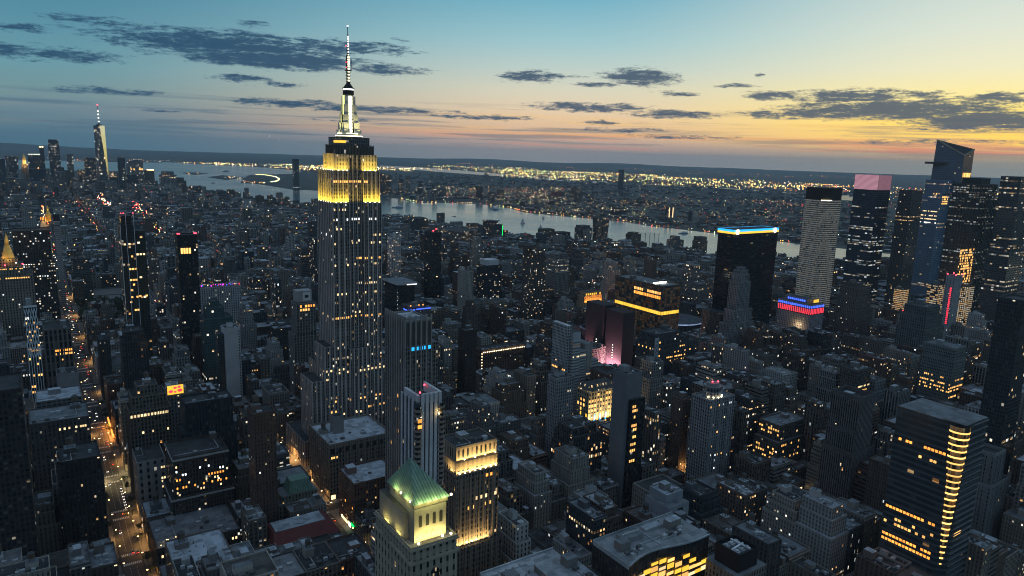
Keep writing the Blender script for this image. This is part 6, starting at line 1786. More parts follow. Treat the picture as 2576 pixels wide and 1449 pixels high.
def more():
    rnd = random.Random(55)
    x0, x1, y0, y1, h = H['gridhotel']
    t = B('gridhotel', 'hotel', 'gridded pale-piered tower with amber top floor and a white roof sign, left of the skyscraper', sty((0.20, 0.20, 0.19), 3.4, 3.6, 0.7, 0.7, 0.02, 0, 1.1, .3), 131.2, tiers=[(100, -4, 0, 0, 0), (138, 0, 0, 0, 0)], gear=0, tanks=0, pier=(3.4, .8, .4, (0.24, 0.24, 0.23)))
    panes(t, 'N', x0 + 1, x1 - 1, 7, 133.5, y0, 2.2, 2.8, 'orange_glow', .3, rnd); panes(t, 'N', x0 + 1, x1 - 1, 7, 129, y0, 2.2, 2.8, 'amber_glow', .5, rnd)
    b = MB(); b.box(x0 + 2, x1 - 3, y0 + 4, y1 - 2, 139.2, 153, solid((.3, .3, .3))); b.build('plant_box', FAC, t)
    small('roof_sign', 'white_panel', t, x0 + 9, x1 - 5, y0 + 3.4, y0 + 3.9, 141, 151)
    small('sign_emblem', 'dark_metal', t, x0 + 11.5, x1 - 7.5, y0 + 3.2, y0 + 3.39, 144.5, 148)
    x0, x1, y0, y1, h = H['stepamber']
    t = B('stepamber', 'stepped_office_building', 'brown stepped office block with several amber rows, right of the red-beaconed tower', sty((0.12, 0.105, 0.09), 2.8, 3.7, .55, .5, .04, .05, 1.2), 132.4, tiers=[(44, -6, -4, -4, 0), (60, 0, 0, 0, 0)], gear=4, tanks=1, roof=GREYROOF)
    for z in (54, 49.5, 36, 31, 26, 20): panes(t, 'E', y0, y1, 9, z, x0 - (6 if z < 44 else 0), 1.5, 2.0, 'amber_glow', .4, rnd)
    for z in (40, 33, 26, 14): panes(t, 'N', x0 - 4, x1, 16, z, y0 - 4, 1.5, 2.0, 'amber_glow', .7, rnd)
    x0, x1, y0, y1, h = H['brownglow']
    t = B('brownglow', 'brick_tower', 'narrow brown tower whose foot glows orange, left of the red-beaconed tower', sty((0.12, 0.085, 0.07), 2.4, 3.4, .42, .5, .015, 0, 1.1), 133.7, gear=1, tanks=0)
    for z in (6, 16): lamp('alley_light', t, (x0 + 8, y0 - 3.5, z), 3500, (1.0, .55, .18), size=.5)
    t = B('palegable', 'stone_building', 'pale stone building with arched dormers and crowded roof, above the hollow-roofed tower', sty((0.23, 0.235, 0.23), 3.2, 3.8, .4, .55, .02, 0, 1.1), 134.1, tiers=[(60, 0, 0, 0, 0), (72, 3, 4, 3, 2)], gear=5, tanks=2)
    t = B('columns', 'ribbed_building', 'grey building with tall pale vertical ribs, right of the hollow-roofed tower', sty((0.12, 0.125, 0.125), 3.2, 3.8, .62, .85, .02, 0, 1.1), 135.6, gear=3, tanks=0, pier=(3.2, 1.0, .6, (0.24, 0.25, 0.25)))
    B('greyloft', 'loft_building', 'grey windowed loft tower standing behind the blank slab', sty((0.19, 0.185, 0.18), 2.7, 3.6, .5, .55, .03, 0, 1.2), 136.3, gear=2, tanks=1, tiers=[(88, -3, 0, -2, 0), (106, 0, 0, 0, 0)])
    x0, x1, y0, y1, h = H['goldfront']
    t = B('goldfront', 'shop_building', 'low shop building with a two-storey golden lit front', sty((0.2, 0.18, 0.14), 3, 4, .5, .5, 0, 0, 1), 137.2, gear=2, tanks=0)
    panes(t, 'N', x0 + 1, x1 - 1, 8, 1, y0, 2.3, 4.2, 'gold_glow', .1, rnd, 'shop_window'); panes(t, 'N', x0 + 3, x1 - 1, 7, 7, y0, 2.3, 4.0, 'warm_glow', .25, rnd, 'shop_window')
    B('leftdark', 'office_tower', 'black office tower cut by the left frame edge above the avenue blocks', sty((0.045, 0.04, 0.04), 2.8, 3.8, .7, .5, .02, .02, 1.2), 138.4, gear=0, tanks=0)
    # the broad pale roof at the bottom edge
    t = thing('flat_roofed_building', 'broad pale blue flat roof filling the bottom edge, left of the curved glass building', 'building', (240, 345, 0))
    b = MB(139)
    st = sty((0.16, 0.15, 0.14), 3, 4, .5, .6, .05, 0, 1)
    b.box(206, 261, 316, 347.5, 0, 75, st, solid((0.34, 0.37, 0.40))); b.box(206, 261, 347.5, 348.3, 70, 76.2, solid((0.4, 0.43, 0.46)))
    b.box(236, 262, 300, 334, 75, 79, solid((0.2, 0.2, 0.2)), solid((0.26, 0.29, 0.31)))
    for i in range(5): b.box(212 + i * 5, 215.5 + i * 5, 342, 344, 75, 75.8, solid((0.45, 0.48, 0.5)))
    b.build('facade', FAC, t)
    roof_gear(t, 208, 234, 318, 341, 75, rnd, 8, 0)
    roof_gear(t, 238, 260, 302, 333, 79, rnd, 8, 0)
    small('roof_light_strip', 'gold_glow', t, 235.6, 235.95, 304, 322, 75.6, 78.2)
    # neon awnings and a lit forecourt along the left avenue
    t = thing('lit_awning', 'row of orange lit awning bulbs along the right kerb of the left avenue', 'awning', (56, 900, 0))
    b = MB(); b.box(54.4, 56.8, 866, 936, 4.2, 4.6, solid((.2, .1, .06)), bottom=True); b.build('canopy', FAC, t)
    for i in range(16): small('awning_bulb', 'orange_glow', t, 54.0, 55.4, 867 + i * 4.3, 869.2 + i * 4.3, 4.7, 6.6)
    lamp('awning_light', t, (52.5, 900, 6), 16000, (1.0, .33, .06), 'AREA', rot=(0, 0, 0), sx=2, sy=60)
    t = thing('neon_roof_sign', 'magenta neon outline on a low roof, right of the red-beaconed tower', 'neon sign', (742, 590, 58))
    b = MB(); b.bar((724, 560, 60), (730, 556, 62), .5, TAR); b.bar((730, 556, 62), (738, 558, 60), .5, TAR); b.build('neon_tube', 'magenta_glow', t)
    b = MB()
    for xx, yy in ((724, 560), (730, 556.6), (738, 558)): b.bar((xx, yy + .8, 20), (xx, yy + .8, 60), .3, solid((.06, .06, .06)))
    b.build('sign_post', FAC, t)


more()
glow('amber_ring', (1.0, 0.55, 0.14), 2.9, 0.55)
glow('arena_glow', (0.45, 0.6, 1.0), 0.8, 0.6)
far_right()
# ------------------------------------------------------------------ far towers down the island and across the water
def far_tower(name, label, x, y, w_, h, st, seed, dep=None, tiers=None, group=None, crown=None):
    d = dep or w_ * 0.8
    rect = (x - w_ / 2, x + w_ / 2, y, y + d, h)
    t = thing(name, label, 'building', (x, y + d / 2, 0), group)
    if tiers: tiers = [(zt if zt > 2 else zt * h, *k) for zt, *k in tiers]
    shell(t, *rect, st, seed, tiers, TAR, None, 0)
    return t


DARK, GLASS, BROWN, GREY = (0.05, 0.052, 0.058), (0.05, 0.07, 0.085), (0.10, 0.085, 0.07), (0.17, 0.165, 0.16)
fst = lambda c, p=0.06, s=2.2, bay=8, fl=8, wx=.6, wy=.45, pf=0.06, g=.4: sty(c, bay, fl, wx, wy, p, pf, s, g)


def downtown():
    # the tall tapering glass tower with its spire
    cx, cy_, w_ = 397, 5297, 31.0
    t = thing('tapering_glass_tower', 'far tapering glass skyscraper with bright western face and tall spire', 'skyscraper', (cx, cy_, 0))
    b = MB(201)
    st = sty((0.10, 0.13, 0.16), 6, 8, 0.85, 0.6, 0.10, 0.05, 1.8, 0.8)
    ang = R(1)
    rot = lambda x, y: (cx + x * math.cos(ang) - y * math.sin(ang), cy_ + x * math.sin(ang) + y * math.cos(ang))
    b.prism([rot(-w_, -w_), rot(w_, -w_), rot(w_, w_), rot(-w_, w_)], 0, 56, st, None)
    base = [rot(-w_, -w_), rot(w_, -w_), rot(w_, w_), rot(-w_, w_)]
    top = [rot(0, -w_), rot(w_, 0), rot(0, w_), rot(-w_, 0)]
    g2 = MB(1)
    for i in range(4):
        j = (i + 1) % 4
        b.face([(*base[i], 56), (*base[j], 56), (*top[i], 417)], [(0, 56), (2 * w_, 56), (w_, 417)], st)
        (g2 if i == 0 else b).face([(*base[j], 56), (*top[j], 417), (*top[i], 417)], [(0, 56), (w_ * .7, 417), (-w_ * .7, 417)], st)
    b.face([(*q, 417) for q in top], [(0, 0)] * 4, TAR)
    g2.build('mirror_face', 'mirror_glass', t)
    b.build('facade', FAC, t)
    b = MB(); b.drum(cx, cy_, 17, 417.1, 424, solid((.05, .05, .05)), n=16); b.drum(cx, cy_, 4.5, 424, 470, solid((.12, .12, .13)), r2=2.6, n=8); b.drum(cx, cy_, 2.4, 470, 541, solid((.12, .12, .13)), r2=1.0, n=8)
    sp = b.build('spire', FAC, t)
    for z in (440, 462, 484, 504): small('spire_light', 'head_glow', sp, cx - 3, cx + 3, cy_ - 5, cy_ - 3.2, z, z + 4)
    small('beacon', 'beacon_red', sp, cx - 3, cx + 3, cy_ - 3, cy_ + 3, 541, 546)
    far_tower('office_tower', 'far broad office tower with red beacon, second tallest left of the tapering spire', 163, 5892, 65, 321, fst((0.06, 0.065, 0.075), 0.14), 202, tiers=[(290, 0, 0, 0, 0), (321, 3, 3, 0, 0)])
    small('beacon', 'beacon_red', COL.objects[-1].parent or None, 140, 148, 5890, 5896, 322, 329) if False else None
    t = far_tower('slender_tower', 'far slender tower with a pair of bright lamps on top', 91, 5892, 27, 265, fst(DARK), 203)
    small('top_lamp', 'lamp_glow', t, 82, 88, 5890, 5894, 266, 273); small('top_lamp', 'lamp_glow', t, 95, 101, 5890, 5894, 266, 273)
    far_tower('office_tower', 'far flat-topped black tower near the left frame edge', -80, 5796, 67, 205, fst(DARK, .09), 204)
    t = far_tower('gilded_tower', 'far ornate tower with a gold-lit pointed crown', -12, 5659, 37, 160, fst(BROWN, .05), 205)
    b = MB(); b.box(-22, -2, 5664, 5684, 160, 188, solid((1, 1, 1))); b.drum(-12, 5674, 12, 188, 226, solid((1, 1, 1)), r2=.4, n=8); b.build('gold_crown', 'gilding', t)
    panes(t, 'N', -22, -2, 3, 164, 5664, 4, 20, 'amber_glow')
    lamp('crown_light', t, (-12, 5640, 165), 160000, (1.0, .6, .2), size=2)
    t = far_tower('office_tower', 'far wide black tower rimmed by white roof lamps', 46, 5796, 74, 218, fst(DARK, .05), 206)
    for i in range(5): small('roof_lamp', 'head_glow', t, 16 + i * 14, 20 + i * 14, 5794, 5797, 218.5, 222)
    t = far_tower('office_block', 'far windowless bulky dark block in front of the downtown cluster', 56, 5239, 97, 143, fst((0.05, 0.055, 0.065), .0, pf=0), 207)
    small('top_lamp', 'orange_glow', t, 52, 58, 5237, 5241, 144, 149)
    far_tower('office_block', 'far lit office block standing against the foot of the tapering tower', 372, 5794, 84, 205, fst(DARK, .16), 208, tiers=[(190, 0, 0, 0, 0), (205, 8, 8, 0, 0)])
    far_tower('residential_tower', 'far narrow grey tower between the two tall downtown towers', 252, 5893, 38, 224, fst((0.14, 0.145, 0.15), .06), 209)
    far_tower('office_tower', 'far slim dark tower at the water edge, left of the copper-topped block', 547, 5695, 45, 213, fst(DARK, .07), 210)
    t = far_tower('office_block', 'far grey waterfront block with golden window bands and flat cap', 630, 5694, 100, 190, fst(GREY, .10), 211, tiers=[(120, 0, -20, 0, 0), (190, 0, 0, 0, 0), (204, 40, 6, 0, 0)])
    panes(t, 'N', 600, 678, 9, 128, 5694, 7, 12, 'amber_glow', .25)
    t = far_tower('office_block', 'far waterfront block with a white glowing roof edge', 706, 5596, 60, 132, fst(BROWN, .06), 212)
    small('roof_edge_light', 'lamp_glow', t, 690, 734, 5594, 5596, 132, 136)
    far_tower('office_tower', 'far pale slab standing alone by the bay, nearest the islands', 761, 5149, 94, 128, fst((0.19, 0.185, 0.18), .04), 213, tiers=[(118, 0, 0, 0, 0), (139, 12, 16, 0, 0)])
    far_tower('residential_tower', 'far brown tower hugging the pale bay-side slab', 819, 5063, 42, 105, fst(BROWN, .05), 214, tiers=[(85, 0, -10, 0, 0), (105, 0, 4, 0, 0)])
    far_tower('office_block', 'far lit block in front of the tapering tower foot', 396, 4948, 92, 88, fst(GREY, .12), 215)
    far_tower('office_tower', 'far dark tower cut by the left frame edge', -130, 5449, 40, 194, fst(DARK, .05), 216)
    for i, (x, y, w_, h, c, lab) in enumerate((
        (300, 5650, 40, 128, BROWN, 'far stepped brown tower left of the lit block under the spire'), (470, 5420, 50, 118, DARK, 'far dark block right of the tapering tower foot'),
        (215, 5420, 60, 130, BROWN, 'far brown block before the broad beacon tower'), (140, 5080, 70, 96, GREY, 'far grey block with lit middle floors below the bulky dark block'),
        (560, 5250, 70, 112, DARK, 'far dark waterfront block before the copper-topped one'), (650, 5050, 60, 86, BROWN, 'far low brown block left of the pale bay-side slab'),
        (-60, 5000, 60, 120, DARK, 'far black block low at the left frame edge'), (20, 4700, 80, 92, GREY, 'far wide grey block below the bulky dark block'),
        (330, 4600, 60, 70, BROWN, 'far brick block among low roofs before downtown'), (520, 4750, 80, 64, GREY, 'far pale warehouse block before downtown'), (250, 4300, 50, 66, DARK, 'far dark mid-rise standing above the low quarter'))):
        far_tower('office_block', lab, x, y, w_, h, fst(c, .1), 220 + i)


def across():
    far_tower('waterfront_tower', 'lone tall dark tower on the far shore, left of the central skyscraper', 1694, 5466, 41, 233, fst(DARK, .03, 1.6), 240)
    rows = [(2170, 4953, 43, 150, 'far-shore tower with a pink lit roof, first beyond the central skyscraper'), (2220, 4949, 38, 142, 'far-shore twin tower beside the pink-roofed one'),
            (2250, 4800, 30, 118, 'slim far-shore tower with stepped top, second group'), (2310, 4804, 29, 140, 'slimmest far-shore tower in the second group'), (2364, 4710, 26, 108, 'short far-shore tower near the ferry pier'),
            (2369, 4498, 30, 102, 'far-shore block of lit flats nearest the ferry pier'), (2480, 4600, 60, 60, 'long far-shore slab with white lit roofline'), (2560, 4450, 46, 84, 'mid-height far-shore tower above the marina'),
            (2620, 4300, 40, 92, 'far-shore tower with warm scattered windows above the marina'), (2700, 4150, 40, 76, 'far-shore grey tower behind the lit quay'), (2560, 4050, 34, 70, 'far-shore dark tower at the lit quay')]
    for i, (x, y, w_, h, lab) in enumerate(rows):
        far_tower('waterfront_tower', lab, x, y, w_, h, fst((DARK, BROWN, GLASS, GREY)[i % 4], .10, 2.0), 241 + i, group='towers on the far shore')
    g = thing('sign_tower_roof', 'pink neon crown on the first far-shore tower', 'sign', (2170, 4960, 150)) if False else None
    far_tower('inland_tower', 'tall inland tower rising alone above the lit marshes', 4911, 5351, 42, 200, fst(DARK, .04, 1.8), 260)
    far_tower('inland_tower', 'thin inland tower beside the tall lone one', 4990, 5348, 18, 142, fst(GREY, .05, 1.8), 261)
    t = far_tower('twin_lit_tower', 'far-shore block edged by two bright vertical light strips', 2853, 2718, 31, 66, fst(DARK, .05), 262)
    for xx in (2839, 2866): small('light_strip', 'warm_glow', t, xx - 1.5, xx + 1.5, 2714, 2717.6, 6, 66)
    far_tower('far_slab', 'small dark slab on the wooded far shore', 2917, 2632, 16, 55, fst(DARK, .03), 263)
    far_tower('far_chimney_block', 'small block with a thin mast among far-shore roofs', 2952, 3290, 24, 40, fst(BROWN, .03), 264)
    far_tower('far_slab', 'broad far-shore apartment slab among dense lights', 3479, 4274, 67, 84, fst(BROWN, .08), 265)
    far_tower('far_slab', 'low wide far-shore slab near the red shop lights', 2719, 2960, 65, 48, fst(DARK, .06), 266)
    far_tower('brick_mill', 'reddish far-shore brick mill block', 3398, 4418, 68, 43, fst((0.22, 0.08, 0.06), .01), 267)
    # the near bank of the river
    t = far_tower('riverside_tower', 'riverside apartment block with bulging waist and gridded front', 1650, 1983, 44, 78, fst((0.10, 0.095, 0.09), .04, 1.6, 4, 4), 270, tiers=[(30, 0, 0, 0, 0), (70, -3, -3, -3, 0), (78, 2, 2, 2, 0)])
    t = thing('twisting_tower', 'flaring riverside twin towers widening upward under a red light', 'building', (1724, 1995, 0))
    b = MB(271)
    for ox, fl in ((-14, -1), (12, 1)):
        x0, x1, y0, y1 = 1724 + ox - 11, 1724 + ox + 11, 1979, 2003
        b.prism([(x0, y0), (x1, y0), (x1, y1), (x0, y1)], 0, 104 if fl < 0 else 97, sty((0.09, 0.09, 0.095), 4, 4, .7, .6, .07, 0, 1.4, .5), TAR,
                [(x0 - (4 if fl < 0 else 2), y0 - 3), (x1 + (0 if fl < 0 else 5), y0 - 3), (x1 + (0 if fl < 0 else 5), y1), (x0 - (4 if fl < 0 else 2), y1)])
    b.build('facade', FAC, t)
    t = far_tower('curved_lit_building', 'low rounded white riverside building with glowing ribbon floors', 1674, 1841, 44, 34, fst((.3, .3, .29), .8, .5, 6, 5, 1, .45), 272, tiers=[(26, 0, 0, 0, 0), (34, 7, 3, 3, 0)])
    t = far_tower('riverside_block', 'dark riverside block beside the golf net', 1834, 1914, 44, 54, fst(BROWN, .05, 1.6, 4, 4), 273, tiers=[(48, 0, 0, 0, 0), (54, 8, 8, 4, 0)])
    t = thing('golf_net', 'tall see-through golf driving net on thin masts by the river', 'net', (1940, 1959, 0))
    b = MB()
    for i in range(6): b.bar((1905 + i * 14, 1990 - i * 10, 0), (1905 + i * 14, 1990 - i * 10, 44), .7, solid((.18, .19, .2)))
    b.build('mast_row', FAC, t)
    b = MB()
    for k in range(15): b.bar((1905, 1990, 2 + k * 3), (1975, 1940, 2 + k * 3), .16, solid((.12, .13, .14)))
    b.build('netting', FAC, t)
    for key, nm, lab, x, y, w_, h, c, ti in (
        (0, 'riverside_tower', 'grey balconied riverside tower with penthouse drum, left of the blue-crowned slab', 1841, 1713, 46, 50, GREY, [(50, 0, 0, 0, 0), (62, 14, 14, 6, 0)]),
        (1, 'riverside_tower', 'brown riverside tower with red rooftop lamps, nearest the blue-crowned slab', 1892, 1650, 40, 66, BROWN, [(52, 0, 0, 0, 0), (66, 5, 5, 0, 0)]),
        (2, 'warehouse_block', 'dark stepped brick warehouse block on the river bank', 1548, 2067, 48, 60, BROWN, [(44, -8, -8, 0, 0), (60, 0, 0, 0, 0)]),
        (3, 'warehouse_block', 'long flat-roofed loft block beside the stepped brick warehouse', 1617, 2066, 56, 46, DARK, None),
        (4, 'shore_block', 'small dark block standing at the water edge, left of the central skyscraper', 1215, 3935, 30, 34, DARK, None),
        (5, 'pier_building', 'large lit terraced pier building at the water edge left of centre', 1010, 3838, 110, 46, BROWN, [(24, 0, 0, 0, 0), (38, 18, 8, 0, 0), (46, 40, 20, 0, 0)]),
        (6, 'apartment_block', 'brown waterfront apartment block with domed neighbour, right of the skyscraper', 1296, 2591, 62, 60, BROWN, [(50, 0, 0, 0, 0), (60, 12, 10, 0, 0)]),
        (7, 'apartment_block', 'reddish waterfront apartment block, second right of the skyscraper', 1470, 2460, 41, 44, (0.14, 0.09, 0.07), None),
        (8, 'glass_office_block', 'dark glass waterfront block with one green-lit edge', 1412, 2213, 58, 80, DARK, [(66, 0, 0, 0, 0), (80, 0, 22, 0, 0)]),
        (9, 'brick_warehouse', 'huge long brick warehouse with many rows of warm windows', 1208, 2115, 163, 52, (0.12, 0.085, 0.07), [(46, 0, 0, 0, 0), (58, 60, 10, 4, 0)])):
        t = far_tower('riverside_block' if not nm else nm, lab, x, y, w_, h, fst(c, .22 if key == 9 else .07, 1.8, 4.5, 4.5), 280 + key, tiers=ti)
        if key == 8: small('green_edge_light', 'green_glow', t, 1440.2, 1441.2, 2211, 2212.8, 8, 62)


downtown()
across()

# ------------------------------------------------------------------ the rest of the houses
def house_style(seed, y, far=False):
    r = random.Random(seed)
    c = r.choice(WALLS)
    k = r.uniform(0.75, 1.3)
    c = tuple(v * k for v in c)
    if far:
        s = r.uniform(5, 8)
        return sty(c, s, s, 0.5, 0.4, r.choice([0.01, 0.03, 0.06]), 0.02, 2.6)
    z = r.random()
    bay = r.uniform(2.2, 3.6)
    wx, wy = (r.uniform(.35, .6), r.uniform(.42, .62)) if z < .72 else ((1.0, .42) if z < .8 else (r.uniform(.5, .65), .82))
    return sty(c, bay, r.uniform(3.3, 4.0), wx, wy, r.choice([0.008, 0.02, 0.035, 0.055, 0.10]), r.choice([0, 0, 0.02, 0.05, 0.10]), r.uniform(0.8, 1.7), r.choice([0, 0, .5]))


def house_roof(seed):
    return random.Random(seed + 5).choice([TAR, TAR, GREYROOF, GREYROOF, SILVER, solid((0.22, 0.24, 0.26)), solid((0.2, 0.21, 0.22)), solid((0.09, 0.085, 0.08))])


def make_house(i, label):
    x0, x1, y0, y1, h, seed = LOTS[i]
    r = random.Random(seed)
    st, roof = house_style(seed, y0), house_roof(seed)
    w_, d_ = x1 - x0, y1 - y0
    nm = 'office_building' if h > 52 else ('loft_building' if r.random() < .6 else 'apartment_building')
    tiers = None
    if h > 46 and w_ > 16:
        a = min(w_ * .16, r.uniform(2, 5))
        tiers = [(h * r.uniform(.62, .8), 0, 0, 0, 0), (h * r.uniform(.84, .92), a, a * r.choice([0, 1]), r.uniform(2, 4), 0), (h, a * 1.6, a, r.uniform(5, 7), r.choice([0, 3]))]
    t = thing(nm, label, 'building', ((x0 + x1) / 2, (y0 + y1) / 2, 0), 'mid-rise houses filling the blocks')
    pier = (r.choice([st['bay'], st['bay'] * 2]), .7, .35, tuple(min(.5, c * 1.15) for c in st['c'])) if r.random() < .4 and st['wx'] < .95 else None
    X = shell(t, x0, x1, y0, y1, h, st, seed / 100.0, tiers, roof, pier, r.choice([1.0, 1.3, 1.8]))
    roof_gear(t, *X, h, r, r.choice([3, 4, 5, 6]), r.choice([0, 1, 1]), tuple(min(.45, c * 1.25 + .03) for c in st['c']))
    if r.random() < .35:
        b = MB(); b.box(x0 - .5, x1 + .5, y0 - .6, y0 - .02, h * .0 + (tiers[0][0] if tiers else h) - 1.0, (tiers[0][0] if tiers else h) - .1, solid(tuple(min(.5, c * 1.5 + .05) for c in st['c'])), bottom=True)
        b.build('cornice', FAC, t)


